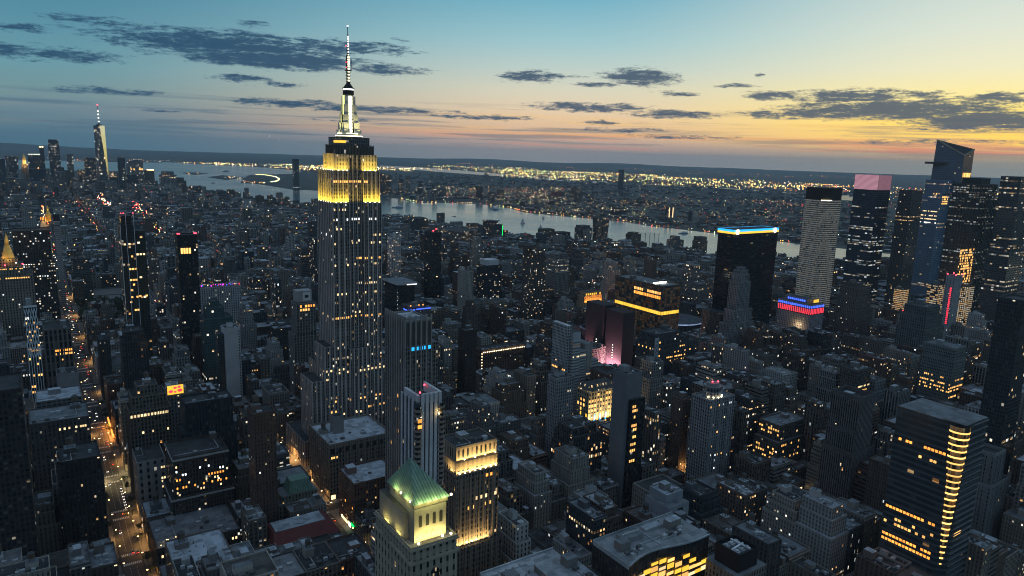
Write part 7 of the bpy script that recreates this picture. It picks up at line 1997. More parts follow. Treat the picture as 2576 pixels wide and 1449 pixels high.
HOUSES = {}
HOUSES.update({
 124: 'tall stepped whitish block with silvery roof, below and before the golden shop front',
 213: 'high-rise stepped whitish tower with dull roof, above and behind the bottom edge flat roof',
 357: 'tall broad stepped cream tower with dull roof, below and before the blank grey slab',
 355: 'tall stepped pale grey tower with dull roof, right of the amber floodlit crown',
 135: 'tall broad stepped cream block with black roof, below and before the golden shop front',
 369: 'high-rise broad stepped charcoal tower with black roof, below and before the bright classical store',
 217: 'tall narrow slate grey tower with grey roof, left of the curved glass building',
 697: 'tall broad stepped buff block with black roof, below and before the black kerbside block',
 111: 'tall grey house with grey roof, above and behind the silver duct box',
 206: 'high-rise broad stepped cream tower with dull roof, right of the bottom corner loft',
 382: 'high-rise narrow tan tower with dull roof, below and before the blank grey slab',
 222: 'tall broad stepped slate grey block with black roof, right of the blank pale grey block',
 235: 'mid-height brown house with silvery roof, left of the golden shop front',
 725: 'tall broad stepped brown tower with grey roof, left of the grey loft with blank end',
 341: 'mid-height tan block with black roof, below and before the red roof',
 129: 'high-rise brown tower with dull roof, left of the glowing corner tower',
 534: 'high-rise stepped grey tower with grey roof, right of the striped tower',
 342: 'mid-height dark red brick block with black roof, right of the red roof',
 335: 'high-rise broad stepped cream tower with black roof, below and before the black kerbside block',
 248: 'mid-height brown block with black roof, left of the golden shop front',
 218: 'tall stepped brown tower with silvery roof, left of the blank pale grey block',
 704: 'tall broad stepped brown block with grey roof, below and before the narrow brown brick tower',
 377: 'high-rise stepped charcoal tower with silvery roof, right of the red-beaconed pale tower',
 1915: 'high-rise broad stepped pale grey tower with grey roof, right of the lamp-dotted residential tower',
 42: 'tall narrow tan house with silvery roof, below and before the gothic tower',
 53: 'mid-height reddish brown house with black roof, below and before the golden shop front',
 251: 'high-rise narrow brown stone tower with silvery roof, right of the stepped amber-row block',
 509: 'mid-height tan house with dull roof, left of the red roof',
 240: 'tall broad stepped buff block with grey roof, above and behind the golden shop front',
 49: 'mid-height buff house with grey roof, below and before the gothic tower',
 565: 'high-rise broad stepped reddish brown tower with black roof, left of the two-row amber office',
 502: 'mid-height brown stone house with dull roof, left of the bottom corner loft',
 1681: 'high-rise stepped whitish tower with black roof, right of the teal glass tower',
 353: 'tall stepped brown house with dull roof, right of the amber floodlit crown',
 126: 'mid-height tan house with grey roof, right of the golden shop front',
 379: 'high-rise broad stepped tan tower with grey roof, above and behind the stepped amber-row block',
 524: 'tall stepped brown block with dull roof, above and behind the amber floodlit crown',
 703: 'low grey block with silvery roof, left of the terrace-lamp podium',
 123: 'mid-height brown block with dull roof, right of the small dark brick block',
 60: 'mid-height broad brown stone block with black roof, below and before the gothic tower',
 125: 'mid-height grey block with dull roof, below and before the golden shop front',
 216: 'mid-height narrow whitish house with grey roof, above and behind the bottom edge flat roof',
 113: 'mid-height brown stone block with grey roof, right of the silver duct box',
 3106: 'high-rise broad stepped charcoal tower with grey roof, left of the white-lined glass tower',
 501: 'mid-height narrow grey house with dull roof, below and before the black kerbside block',
 139: 'tall broad stepped dark red brick block with grey roof, left of the glowing corner tower',
 1084: 'high-rise broad stepped grey tower with grey roof, above and behind the notched grey tower',
 397: 'high-rise stepped whitish tower with dull roof, just left of the two-row amber office',
 140: 'high-rise stepped pale grey tower with dull roof, left of the glowing corner tower',
 378: 'high-rise stepped tan tower with black roof, above and behind the stepped amber-row block',
 562: 'high-rise narrow whitish tower with grey roof, above and behind the red-beaconed pale tower',
 1653: 'high-rise narrow charcoal tower with black roof, left of the charcoal tower left of middle',
 910: 'tall stepped buff tower with dull roof, above and behind the grey loft with blank end',
 356: 'mid-height stepped tan house with dull roof, right of the amber floodlit crown',
 376: 'tall narrow tan tower with black roof, right of the red-beaconed pale tower',
 1719: 'high-rise stepped cream tower with black roof, above and behind the orange floodlit building',
 234: 'mid-height broad cream block with black roof, just above and behind the blank pale grey block',
 1696: 'high-rise narrow cream tower with black roof, below and before the white plant box tower',
 1062: 'high-rise narrow buff tower with grey roof, just left of the long lit window row',
 726: 'high-rise narrow tan tower with dull roof, left of the grey loft with blank end',
 761: 'high-rise stepped reddish brown tower with dull roof, left of the red and blue hotel',
 365: 'high-rise stepped charcoal tower with silvery roof, above and behind the amber floodlit crown',
 1493: 'high-rise narrow reddish brown tower with dull roof, above and behind the bulb-strung hotel',
 236: 'mid-height charcoal house with black roof, left of the golden shop front',
 1460: 'tall stepped whitish tower with dull roof, right of the charcoal tower left of middle',
 535: 'tall broad stepped grey block with dull roof, left of the grey loft with blank end',
 338: 'tall stepped grey house with dull roof, below and before the bottom corner loft',
 1465: 'tall stepped whitish tower with black roof, right of the blank white slab',
 516: 'low grey house with black roof, below and before the green neon shop',
 220: 'mid-height dark red brick house with dull roof, below and before the blank pale grey block',
 45: 'mid-height buff block with black roof, below and before the gothic tower',
 526: 'tall stepped pale grey tower with dull roof, left of the bright classical store',
 405: 'high-rise narrow tan tower with dull roof, above and behind the arched dormer building',
 249: 'mid-height broad cream block with silvery roof, just above and behind the golden shop front',
 401: 'high-rise narrow dark red brick tower with black roof, just right of the two-row amber office',
 889: 'tall stepped brown stone tower with black roof, above and behind the narrow brown brick tower',
 559: 'high-rise stepped cream tower with grey roof, above and behind the red-beaconed pale tower',
 753: 'high-rise stepped brown stone tower with dull roof, below and before the red and blue hotel',
 1087: 'mid-height cream block with black roof, above and behind the narrow brown brick tower',
 755: 'tall stepped charcoal tower with dull roof, below and before the red and blue hotel',
 340: 'mid-height broad charcoal block with dull roof, below and before the red roof',
 38: 'tall narrow buff house with black roof, right of the silver duct box',
 210: 'tall narrow charcoal house with dull roof, left of the green pyramid',
 601: 'tall narrow tan house with black roof, above and behind the two-row amber office',
 1739: 'high-rise whitish tower with dull roof, left of the grey art deco tower',
 1450: 'mid-height reddish brown house with dull roof, left of the long lit window row',
 337: 'tall narrow whitish house with black roof, below and before the bottom corner loft',
 714: 'tall broad stepped pale grey block with black roof, above and behind the striped tower',
 230: 'tall broad stepped whitish block with dull roof, left of the blank pale grey block',
 441: 'high-rise stepped whitish tower with black roof, left of the right edge glass tower',
 50: 'high-rise stepped pale grey tower with silvery roof, right of the gothic tower',
 360: 'mid-height tan house with black roof, above and behind the blank pale grey block',
 1856: 'high-rise stepped reddish brown tower with dull roof, left of the teal glass tower',
 1073: 'mid-height narrow tan house with black roof, above and behind the narrow brown brick tower',
 902: 'tall stepped whitish tower with black roof, below and before the bulb-strung hotel',
 2496: 'high-rise stepped brown tower with silvery roof, right of the crane-lit dark tower',
 3269: 'high-rise stepped brown stone tower with dull roof, right of the white-lined glass tower',
 2013: 'mid-height buff block with silvery roof, just below and before the white lattice tower',
 736: 'tall grey house with black roof, right of the grey loft behind blank slab',
 1552: 'high-rise broad stepped pale grey tower with grey roof, left of the grey art deco tower',
 2835: 'high-rise stepped cream tower with grey roof, above and behind the white plant box tower',
 1657: 'tall stepped buff tower with silvery roof, right of the charcoal tower left of middle',
 343: 'mid-height whitish house with grey roof, right of the bottom corner loft',
 2033: 'high-rise broad stepped whitish tower with black roof, below and before the red-beaconed black slab',
 229: 'mid-height tan block with dull roof, above and behind the bottom edge flat roof',
 359: 'mid-height grey house with black roof, left of the blank pale grey block',
 772: 'tall stepped brown stone house with grey roof, above and behind the two-row amber office',
 2055: 'high-rise narrow slate grey tower with dull roof, above and behind the white roof sign tower',
 1104: 'tall narrow charcoal tower with dull roof, just left of the white terraced office',
 271: 'high-rise stepped reddish brown tower with black roof, just above and behind the pale-ribbed building',
 1489: 'tall broad stepped pale grey tower with dull roof, left of the bulb-strung hotel',
 375: 'mid-height broad slate grey block with black roof, below and before the red-beaconed pale tower',
 2769: 'tall broad stepped slate grey tower with grey roof, left of the rooftop bar hotel',
 1461: 'high-rise stepped dark red brick tower with dull roof, below and before the teal glass tower',
 701: 'high-rise stepped cream tower with black roof, just left of the black kerbside block',
 499: 'tall broad stepped whitish block with dull roof, below and before the black kerbside block',
 380: 'high-rise stepped brown stone tower with dull roof, above and behind the stepped amber-row block',
 569: 'tall stepped pale grey block with grey roof, above and behind the two-row amber office',
 410: 'high-rise cream tower with black roof, left of the two-row amber office',
 43: 'mid-height brown stone house with silvery roof, below and before the gothic tower',
 542: 'high-rise narrow tan tower with silvery roof, above and behind the glowing-foot brown tower',
 149: 'mid-height stepped pale grey block with dull roof, above and behind the gothic tower',
 1270: 'tall broad stepped grey block with grey roof, below and before the white roof sign tower',
 372: 'low broad reddish brown block with grey roof, above and behind the blank pale grey block',
 425: 'high-rise stepped whitish tower with black roof, right of the amber-cornered banded office',
 1525: 'high-rise stepped whitish tower with black roof, left of the orange floodlit building',
 512: 'mid-height narrow slate grey house with dull roof, right of the terrace-lamp podium',
 1479: 'high-rise broad stepped charcoal tower with dull roof, left of the white roof sign tower',
 1464: 'tall narrow tan house with dull roof, right of the blank white slab',
 1121: 'mid-height pale grey house with dull roof, just right of the white terraced office',
 2225: 'mid-height broad stepped reddish brown block with black roof, right of the columned building',
 3105: 'mid-height brown house with silvery roof, right of the wide dark block by the gold spire',
 2012: 'tall stepped whitish house with dull roof, left of the white lattice tower',
 3277: 'high-rise narrow whitish tower with dull roof, above and behind the red-beaconed black slab',
 575: 'tall stepped cream tower with dull roof, above and behind the red-beaconed pale tower',
 265: 'high-rise narrow cream tower with grey roof, below and before the right edge glass tower',
 250: 'low broad tan block with grey roof, just above and behind the golden shop front',
 2030: 'tall stepped brown house with grey roof, right of the columned building',
 1267: 'tall stepped cream block with dull roof, above and behind the orange billboard',
 395: 'high-rise whitish tower with silvery roof, above and behind the stepped amber-row block',
 2232: 'tall stepped buff tower with dull roof, above and behind the charcoal tower left of middle',
 2694: 'high-rise stepped charcoal tower with black roof, right of the lamp-dotted residential tower',
 1259: 'high-rise pale grey tower with black roof, above and behind the orange billboard',
 1310: 'tall stepped reddish brown block with grey roof, above and behind the white terraced office',
 1462: 'tall narrow slate grey house with grey roof, below and before the blank white slab',
 709: 'mid-height grey block with grey roof, just below and before the narrow brown brick tower',
 44: 'mid-height reddish brown house with grey roof, below and before the gothic tower',
 2784: 'high-rise stepped grey tower with dull roof, right of the red-beaconed black slab',
 758: 'high-rise stepped cream tower with black roof, right of the white banner store',
 1505: 'high-rise broad stepped brown tower with grey roof, above and behind the slim near black tower',
 1265: 'high-rise brown tower with grey roof, below and before the charcoal tower left of middle',
 1281: 'mid-height narrow tan house with black roof, below and before the blank white slab',
 4962: 'high-rise broad stepped reddish brown tower with grey roof, above and behind the white-lined glass tower',
 737: 'tall broad stepped grey tower with dull roof, right of the white banner store',
 54: 'mid-height narrow pale grey house with black roof, below and before the glowing corner tower',
 146: 'high-rise narrow reddish brown tower with dull roof, above and behind the glowing corner tower',
 1494: 'mid-height broad charcoal block with grey roof, just above and behind the bulb-strung hotel',
 1502: 'high-rise tan tower with black roof, above and behind the slim near black tower',
 1085: 'tall stepped brown house with grey roof, right of the notched grey tower',
 525: 'mid-height brown house with silvery roof, right of the amber floodlit crown',
 765: 'tall narrow reddish brown tower with black roof, below and before the red and blue hotel',
 1746: 'high-rise narrow brown stone tower with silvery roof, above and behind the blazing yellow floor block',
 2519: 'tall stepped pale grey tower with silvery roof, above and behind the blazing yellow floor block',
 3431: 'mid-height broad dark red brick block with dull roof, below and before the white-lined glass tower',
 422: 'high-rise narrow cream tower with grey roof, just above and behind the amber-cornered banded office',
})

for i_, lab_ in HOUSES.items():
    make_house(i_, lab_)

mass = MB()
for i_, (x0, x1, y0, y1, h, seed) in enumerate(LOTS):
    if i_ in HOUSES:
        continue
    r = random.Random(seed)
    mass.seed = seed / 100.0
    far = y0 > 1700 or x0 > 1500
    st, roof = house_style(seed, y0, far), house_roof(seed)
    if y0 < 40 and abs((x0 + x1) / 2) < 300 and h > 40:
        h = 40
    mass.box(x0, x1, y0, y1, 0, h, st, roof)
    if not far and h < 90:
        mass.parapet(x0, x1, y0, y1, h, 1.0, .5, st)
    w_, d_ = x1 - x0, y1 - y0
    if w_ > 8 and d_ > 9:
        for _ in range(2 if not far else 1):
            bw, bd, bh = r.uniform(3, min(8, w_ * .5)), r.uniform(3, min(8, d_ * .45)), r.uniform(2.5, 5.5)
            bx, by = r.uniform(x0 + 1, x1 - bw - 1), r.uniform(y0 + 1 + (d_ * .45 if _ else 0), y0 + d_ * (.45 if not _ else 1) - 1 - min(bd, d_ * .4) if False else y0 + 1 + (d_ * .5 if _ else 0))
            mass.box(bx, bx + bw, by, min(by + bd, y1 - .7), h, h + bh, solid(tuple(c * .9 + .02 for c in st['c'])), r.choice([SILVER, GREYROOF, TAR]))
mass.build('packed_city_blocks', FAC, None, 'stuff')

# low roofs across the water
rj = random.Random(11)
nj = MB()
def far_x(y):
    for (xa, ya), (xb, yb) in zip(FAR_SHORE, FAR_SHORE[1:]):
        if ya <= y <= yb:
            return xa + (xb - xa) * (y - ya) / (yb - ya)
    return 1900 if y > 4500 else 3000
for _ in range(7500):
    d = 2600 + 7800 * rj.random() ** 1.6
    a = R(rj.uniform(16, 75))
    x, y = d * math.sin(a), d * math.cos(a)
    if x < far_x(y) + 30 or y > 5600 and x < 3000:
        continue
    k = math.sin(x * .0031 + 1) * math.sin(y * .0027) + .4 * math.sin(x * .011) * math.sin(y * .009)
    if k < -.25 and rj.random() < .7:
        continue
    w_, dp, h = rj.uniform(14, 44), rj.uniform(12, 34), rj.uniform(6, 15) * (2.2 if rj.random() < .05 else 1)
    nj.seed = rj.random() * 99
    c = rj.choice(WALLS); kk = rj.uniform(.5, 1.1)
    nj.box(x, x + w_, y, y + dp, 0, h, sty(tuple(v * kk for v in c), 7, 6, .5, .5, rj.choice([0, .02, .05]), 0, 3), rj.choice([SILVER, GREYROOF, TAR, TAR]))
nj.build('far_shore_houses', FAC, None, 'stuff')

# ------------------------------------------------------------------ lamps of the far plain, too many to count
class Lamps(MB):
    def dot(s, x, y, z, r, c, e):
        st = dict(c=c, bay=1, fl=1, wx=0, wy=0, p=0, pf=0, s=0, g=e)
        T_, B_ = (x, y, z + r), (x, y, z - r)
        q = [(x + r, y, z), (x, y + r, z), (x - r, y, z), (x, y - r, z)]
        for i in range(4):
            s.face([q[i], q[(i + 1) % 4], T_], [(0, 0)] * 3, st)
            s.face([q[(i + 1) % 4], q[i], B_], [(0, 0)] * 3, st)


lm = Lamps()
rl = random.Random(21)
LC = dict(y=(1.0, 0.66, 0.16), o=(1.0, 0.34, 0.06), w=(1.0, 0.86, 0.62), g=(0.70, 1.0, 0.38), b=(0.55, 0.8, 1.0), r=(1.0, 0.06, 0.05))
def field(n, pal, x0, x1, y0, y1, r=1.0, e=6.0, rows=0, zmax=14):
    """Lamps spread over a patch of land; with rows, gathered along streets."""
    for _ in range(n):
        x, y = rl.uniform(x0, x1), rl.uniform(y0, y1)
        if rows:
            y = y0 + round((y - y0) / rows) * rows + rl.uniform(-12, 12)
        if x < far_x(min(y, 13000)) and 1500 < y:
            continue
        d = math.hypot(x, y)
        lm.dot(x, y, rl.uniform(3, zmax), r * d * (0.00030 + 0.00042 * rl.random() ** 2), LC[rl.choice(pal)], e * (0.10 + 0.62 * rl.random() ** 2.2))
def wedge(n, pal, a0, a1, d0, d1, r=1.0, e=6.0, clump=0, zmax=14):
    cl = [(rl.uniform(a0, a1), rl.uniform(d0, d1), rl.uniform(.15, .9), rl.uniform(40, 300)) for _ in range(clump)]
    for _ in range(n):
        if clump and rl.random() < .75:
            ca, cd, sa, sd = rl.choice(cl)
            a, d = rl.gauss(ca, sa), rl.gauss(cd, sd)
        else:
            a, d = rl.uniform(a0, a1), rl.uniform(d0, d1)
        x, y = d * math.sin(R(a)), d * math.cos(R(a))
        if y < 13000 and x < far_x(y) + 12:
            continue
        lm.dot(x, y, rl.uniform(3, zmax), r * d * (0.00028 + 0.0004 * rl.random() ** 2), LC[rl.choice(pal)], e * (0.10 + 0.62 * rl.random() ** 2.2))
# harbour and airport plain
wedge(560, 'yyowwg', 9, 28, 11400, 13600, 1.15, 12, 30)
wedge(160, 'wwyyo', 12, 19, 10200, 11800, 1.2, 9, 10)
wedge(90, 'wyob', -2, 9, 13200, 14500, 1.0, 5, 8)
wedge(300, 'yywgog', 27, 36, 12600, 16500, 1.1, 7, 24)
wedge(900, 'yyygwgo', 33, 46, 9600, 14500, 1.2, 13, 60)
wedge(700, 'yygwo', 44, 57, 9000, 12800, 1.2, 12, 50)
wedge(420, 'ooyyrw', 55, 68, 8200, 12500, 1.2, 11, 34)
wedge(260, 'oyyw', 60, 74, 7000, 9500, 1.1, 7, 22)
wedge(260, 'yowr', 28, 72, 14500, 21000, .9, 4, 30)
# the town on the far shore
wedge(620, 'yywwgor', 26, 38, 5000, 7000, .95, 6, 44)
wedge(520, 'yywwog', 33, 45, 3900, 5600, 1.0, 7, 40)
wedge(420, 'wyoogr', 44, 58, 3700, 6400, .95, 5, 40)
wedge(420, 'oyywr', 52, 72, 3300, 6800, .95, 5, 50)
wedge(240, 'yow', 44, 74, 2900, 4200, .9, 4, 26)
# the quay along the far shore
for (xa, ya), (xb, yb) in zip(FAR_SHORE[2:16], FAR_SHORE[3:17]):
    L_ = math.hypot(xb - xa, yb - ya)
    for k in range(int(L_ / 22)):
        u_ = rl.random()
        lm.dot(xa + (xb - xa) * u_ + rl.uniform(4, 26), ya + (yb - ya) * u_, rl.uniform(3, 8), 1.3 + rl.random() * 1.2, LC[rl.choice('yoowgr')], 5)
# a lit curving road by the bay
cv = [(2121, 8302), (2181, 8107), (2169, 7714), (2054, 7169), (1918, 6764), (1791, 6539)]
for (xa, ya), (xb, yb) in zip(cv, cv[1:]):
    for k in range(11):
        u_ = k / 11
        lm.dot(xa + (xb - xa) * u_, ya + (yb - ya) * u_, 8, 3.4, LC[rl.choice('ygw')], 7)
for x, y, n in ((1500, 8500, 5), (1650, 7500, 12), (1640, 6600, 16)):
    for _ in range(n): lm.dot(x + rl.uniform(-90, 90), y + rl.uniform(-200, 200), 6, 2.6, LC[rl.choice('yow')], 6)
lm.build('far_plain_lamps', LAMPS_M, None, 'stuff')

# street and roof lamps scattered through the packed blocks of the island
il = Lamps()
for i_, (x0, x1, y0, y1, h, seed) in enumerate(LOTS):
    r = random.Random(seed + 99)
    d = math.hypot(x0, y0)
    if d > 900 and r.random() < (.34 if d > 1800 else .22):
        il.dot(r.uniform(x0, x1), y0 - .6, h * r.uniform(.55, 1.0) + (1.5 if r.random() < .4 else 0), d * (.00026 + .0004 * r.random() ** 2.5), LC[r.choice('yyowwwwbr' if d > 1500 else 'yyoww')], 1.2 + 6 * r.random() ** 2)
# traffic seen end-on down the avenues
for ax, y0, y1, n in ((44, 1650, 4200, 60), (196, 1500, 4600, 90), (478, 1500, 4400, 70), (750, 1300, 3600, 60), (1025, 1100, 3000, 40), (300, 2600, 4800, 90)):
    for _ in range(n):
        y = rl.uniform(y0, y1)
        il.dot(ax + rl.uniform(-7, 7), y, 2 + rl.random() * 4, y * .00042, LC[rl.choice('rrwwyyo')], 7)
for cx_, y0, y1, pal, n in ((285, 3600, 4300, 'wwwyr', 60), (385, 3200, 3700, 'rrrrg', 50), (330, 2400, 2900, 'wyyyr', 40)):
    for _ in range(n):
        y = rl.uniform(y0, y1); il.dot(cx_ + rl.uniform(-14, 14) + (y - y0) * .02, y, rl.uniform(20, 60), y * .0004, LC[rl.choice(pal)], 9)
il.build('city_lamps', LAMPS_M, None, 'stuff')
# ------------------------------------------------------------------ streets
road = MB()
ASPH = solid((1, 1, 1))
def lay(mb, x0, x1, y0, y1, z):
    mb.face([(x0, y0, z), (x1, y0, z), (x1, y1, z), (x0, y1, z)], [(0, 0)] * 4, ASPH)
lay(road, 36.5, 50.5, 40, 2400, 0.05); lay(road, 188.5, 203, 40, 2400, 0.05); lay(road, 471, 485, 40, 2400, 0.05)
struct(road.build('road', 'asphalt'))
walk = MB()
for k in range(40, 0, -1):
    ys, ye = STREET(k) + 5.5, STREET(k - 1) - 5.5
    for xa, xb in AVES[1:6]:
        walk.box(xa - 5.5, xb + 5.5, ys, ye, 0.0, 0.17, ASPH)
struct(walk.build('pavement', 'paving'))
mk = MB()
for k in range(38, 20, -1):
    for cx_ in (43.5, 195.75):
        for off in (-7.5, 7.5):
            for i in range(10):
                xx = cx_ - 6.2 + i * 1.3
                lay(mk, xx, xx + .62, STREET(k) + off - 1.8, STREET(k) + off + 1.8, 0.062)
        for i in range(12):
            for lx in (-2.3, 2.3):
                lay(mk, cx_ + lx - .08, cx_ + lx + .08, STREET(k) + 14 + i * 4.6, STREET(k) + 16.4 + i * 4.6, 0.062)
struct(mk.build('road_marking', 'paint_white'))

rs = random.Random(31)
# street lamps of the two lit avenues
def lamp_meshes():
    b = MB(); b.drum(0, 0, .12, 0, 8.6, solid((1, 1, 1)), r2=.08, n=6); b.bar((0, 0, 8.4), (2.2, 0, 8.9), .07, solid((1, 1, 1)))
    p = b.build('post', 'dark_metal'); 
    b = MB(); b.box(1.7, 2.7, -.25, .25, 8.72, 8.98, solid((1, 1, 1)), bottom=True)
    h_ = b.build('lamp_head', 'lamp_glow')
    return p, h_
P0, L0 = lamp_meshes()
first = True
def street_lamp(x, y, flip, lab, col, e, group):
    global first
    t = thing('street_lamp', lab, 'street lamp', (x, y, 0.17), group)
    t.rotation_euler = (0, 0, math.pi if flip else 0)
    for src in (P0, L0):
        o = src if first else src.copy()
        if not first: COL.objects.link(o)
        o.parent = t
    first = False
    if e:
        lamp('lamp_light', t, (x + (-2.2 if flip else 2.2), y, 8.6), e * rs.choice([.35, .7, 1.0, 1.3]) * (1.5 if 690 < y < 790 else .75), col, 'AREA', rot=(0, 0, 0), sx=1.2, sy=1.2)
ORA, YLW = (1.0, .50, .14), (1.0, .74, .34)
for i in range(34):
    y = 560 + i * 27 + (i * i) * .35
    c = YLW if 690 < y < 780 else ORA
    for sx, fl in ((34.4, False), (52.6, True)):
        if (i + fl) % 2 == 0 or y < 900:
            street_lamp(sx, y + (9 if fl else 0), fl, 'amber street lamp on a thin post along the kerb of the left avenue', c, (4600 * (0.15 + y / 620)) if (fl and i % 2 == 0) or i % 4 == 3 else 0, 'street lamps along the left avenue')
for i in range(14):
    y = 470 + i * 26
    street_lamp(206.2, y, True, 'amber street lamp on the kerb of the avenue below the skyscraper', YLW if i < 5 else ORA, 9000 if i % 2 == 0 else 0, 'street lamps along the middle avenue')
for i in range(8):
    street_lamp(186.0, 480 + i * 34, False, 'amber street lamp on the near kerb of the avenue below the skyscraper', ORA, 5000 if i % 3 == 0 else 0, 'street lamps on the near kerb of the middle avenue')

# cars: body, glasshouse, four wheels, two head lamps, two tail lamps
def car_meshes(paint):
    out = []
    b = MB(); S1 = solid((1, 1, 1))
    b.prism([(-.9, -2.25), (.9, -2.25), (.9, 2.25), (-.9, 2.25)], .35, .95, S1, S1, [(-.86, -2.15), (.86, -2.15), (.86, 2.15), (-.86, 2.15)], True)
    out.append(b.build('body', paint))
    b = MB(); b.prism([(-.82, -1.3), (.82, -1.3), (.82, 1.0), (-.82, 1.0)], .951, 1.48, S1, S1, [(-.66, -.85), (.66, -.85), (.66, .4), (-.66, .4)])
    out.append(b.build('cabin', 'car_dark'))
    for sx in (-1, 1):
        for sy in (-1.4, 1.4):
            b = MB(); pts = [(sy + .34 * math.cos(R(a)), .35 + .34 * math.sin(R(a))) for a in range(0, 360, 40)]
            xa, xb = (.72, .93) if sx > 0 else (-.93, -.72)
            for k in range(9):
                p_, q_ = pts[k], pts[(k + 1) % 9]
                b.face([(xa, *p_), (xb, *p_), (xb, *q_), (xa, *q_)], [(0, 0)] * 4, S1)
            b.face([(xa, *p_) for p_ in pts], [(0, 0)] * 9, S1); b.face([(xb, *p_) for p_ in reversed(pts)], [(0, 0)] * 9, S1)
            out.append(b.build('wheel', 'rubber'))
    for sx in (-1, 1):
        b = MB(); b.box(sx * .62 - .2, sx * .62 + .2, -2.36, -2.24, .6, .85, S1, bottom=True); out.append(b.build('headlight', 'head_glow'))
        b = MB(); b.box(sx * .62 - .2, sx * .62 + .2, 2.24, 2.36, .65, .88, S1, bottom=True); out.append(b.build('tail_light', 'tail_glow'))
    return out
KIND = {}
def car(kind, x, y, rz, lab, group='cars on the avenues'):
    nw = kind not in KIND
    if nw: KIND[kind] = car_meshes(kind)
    t = thing('taxi' if kind == 'taxi_yellow' else 'car', lab, 'taxi' if kind == 'taxi_yellow' else 'car', (x, y, .06), group)
    t.rotation_euler = (0, 0, rz)
    for s in KIND[kind]:
        o = s if nw else s.copy()
        if not nw: COL.objects.link(o)
        o.parent = t
car('taxi_yellow', 47.5, 687, R(80), 'orange-yellow taxi crossing the avenue at the brightly lit crossing', None)
car('car_silver', 40.5, 655, 0, 'lone car with bright headlights heading up the empty stretch of avenue', None)
car('car_white', 41, 757, 0, 'white car with headlights on, just above the two upper crossings', None)
for xx, yy in ((45.5, 617), (48.6, 615)):
    car('car_dark', xx, yy, math.pi, 'dark car waiting with red tail lamps at the lowest crossing')
names = {'car_dark': 'dark', 'car_white': 'white', 'car_silver': 'silver', 'taxi_yellow': 'yellow'}
for i in range(74):
    y = 790 + 14 * i + rs.uniform(-4, 4)
    if any(abs(y - STREET(k)) < 9 for k in range(10, 36)): continue
    lane = rs.choice([-4.6, -1.5, 1.6, 4.6])
    kd = rs.choice(['car_dark', 'car_white', 'car_silver', 'taxi_yellow'])
    car(kd, 43.5 + lane, y, 0 if lane < 3 else math.pi, ('yellow taxi' if kd == 'taxi_yellow' else names[kd] + ' car') + ' in the stream of traffic lights up the left avenue', names[kd] + ' cars up the left avenue')
for i in range(16):
    kd = rs.choice(['car_dark', 'car_white', 'taxi_yellow'])
    car(kd, 195.75 + rs.choice([-4.5, -1.5, 1.5, 4.5]), 556 + 14 * i, math.pi, ('yellow taxi' if kd == 'taxi_yellow' else names[kd] + ' car') + ' on the avenue below the skyscraper', names[kd] + ' cars on the middle avenue')
# bus crossing low
# parked row beside the dark strip of the lit block
for i in range(8):
    kd = ('car_dark', 'car_silver')[i % 2]
    car(kd, 49.3, 700 + i * 6.2, 0, names[kd] + ' car parked at the kerb under the stone corner building', names[kd] + ' cars parked by the stone building')

# ------------------------------------------------------------------ the square's trees
def tree_meshes(seed):
    r = random.Random(seed)
    b = MB(); S1 = solid((1, 1, 1))
    b.drum(0, 0, .45, 0, 5.5, S1, r2=.28, n=7)
    for k in range(6):
        a = k * 1.05 + r.random()
        b.bar((0, 0, 4.2 + k * .5), (3.4 * math.cos(a), 3.4 * math.sin(a), 8.5 + r.random() * 3), .14, S1)
    tr = b.build('trunk', 'bark')
    b = MB()
    cl = [(r.gauss(0, 2.5), r.gauss(0, 2.5), r.uniform(6.5, 13.5), r.uniform(1.3, 2.6)) for _ in range(16)]
    for _ in range(900):
        cx_, cy2, cz, rr = r.choice(cl)
        v = Vector((r.gauss(0, 1), r.gauss(0, 1), r.gauss(0, .8))).normalized() * rr * r.uniform(.55, 1.05)
        p = Vector((cx_, cy2, cz)) + v
        u_ = Vector((r.gauss(0, 1), r.gauss(0, 1), r.gauss(0, 1))).normalized(); w_ = u_.orthogonal().normalized()
        s_ = r.uniform(.3, .62)
        b.face([tuple(p + u_ * s_), tuple(p + w_ * s_ * .7), tuple(p - u_ * s_), tuple(p - w_ * s_ * .7)], [(0, 0)] * 4, S1)
    return tr, b.build('crown', 'foliage')
TREES = [tree_meshes(k) for k in (1, 2, 3)]
tfirst = [True] * 3
def tree(x, y, s, lab, group):
    k = rs.randrange(3)
    t = thing('park_tree', lab, 'tree', (x, y, 0.1), group)
    t.scale = (s, s, s * rs.uniform(.9, 1.15)); t.rotation_euler = (0, 0, rs.uniform(0, 6))
    for src in TREES[k]:
        o = src if tfirst[k] else src.copy()
        if not tfirst[k]: COL.objects.link(o)
        o.parent = t
    tfirst[k] = False
for gx in range(6):
    for gy in range(9):
        if rs.random() < .9:
            tree(66 + gx * 20 + rs.uniform(-4, 4), 1424 + gy * 24 + rs.uniform(-5, 5), rs.uniform(1.3, 1.9), 'dark leafy tree in the unlit square beyond the lit avenue', 'trees of the square')
for i in range(26):
    y = 560 + i * 17.5
    if any(abs(y - STREET(k)) < 11 for k in range(22, 36)) or rs.random() < .25: continue
    tree(53.6 if i % 3 else 33.6, y, rs.uniform(.45, .62), 'small street tree on the kerb of the left avenue', 'street trees along the left avenue')

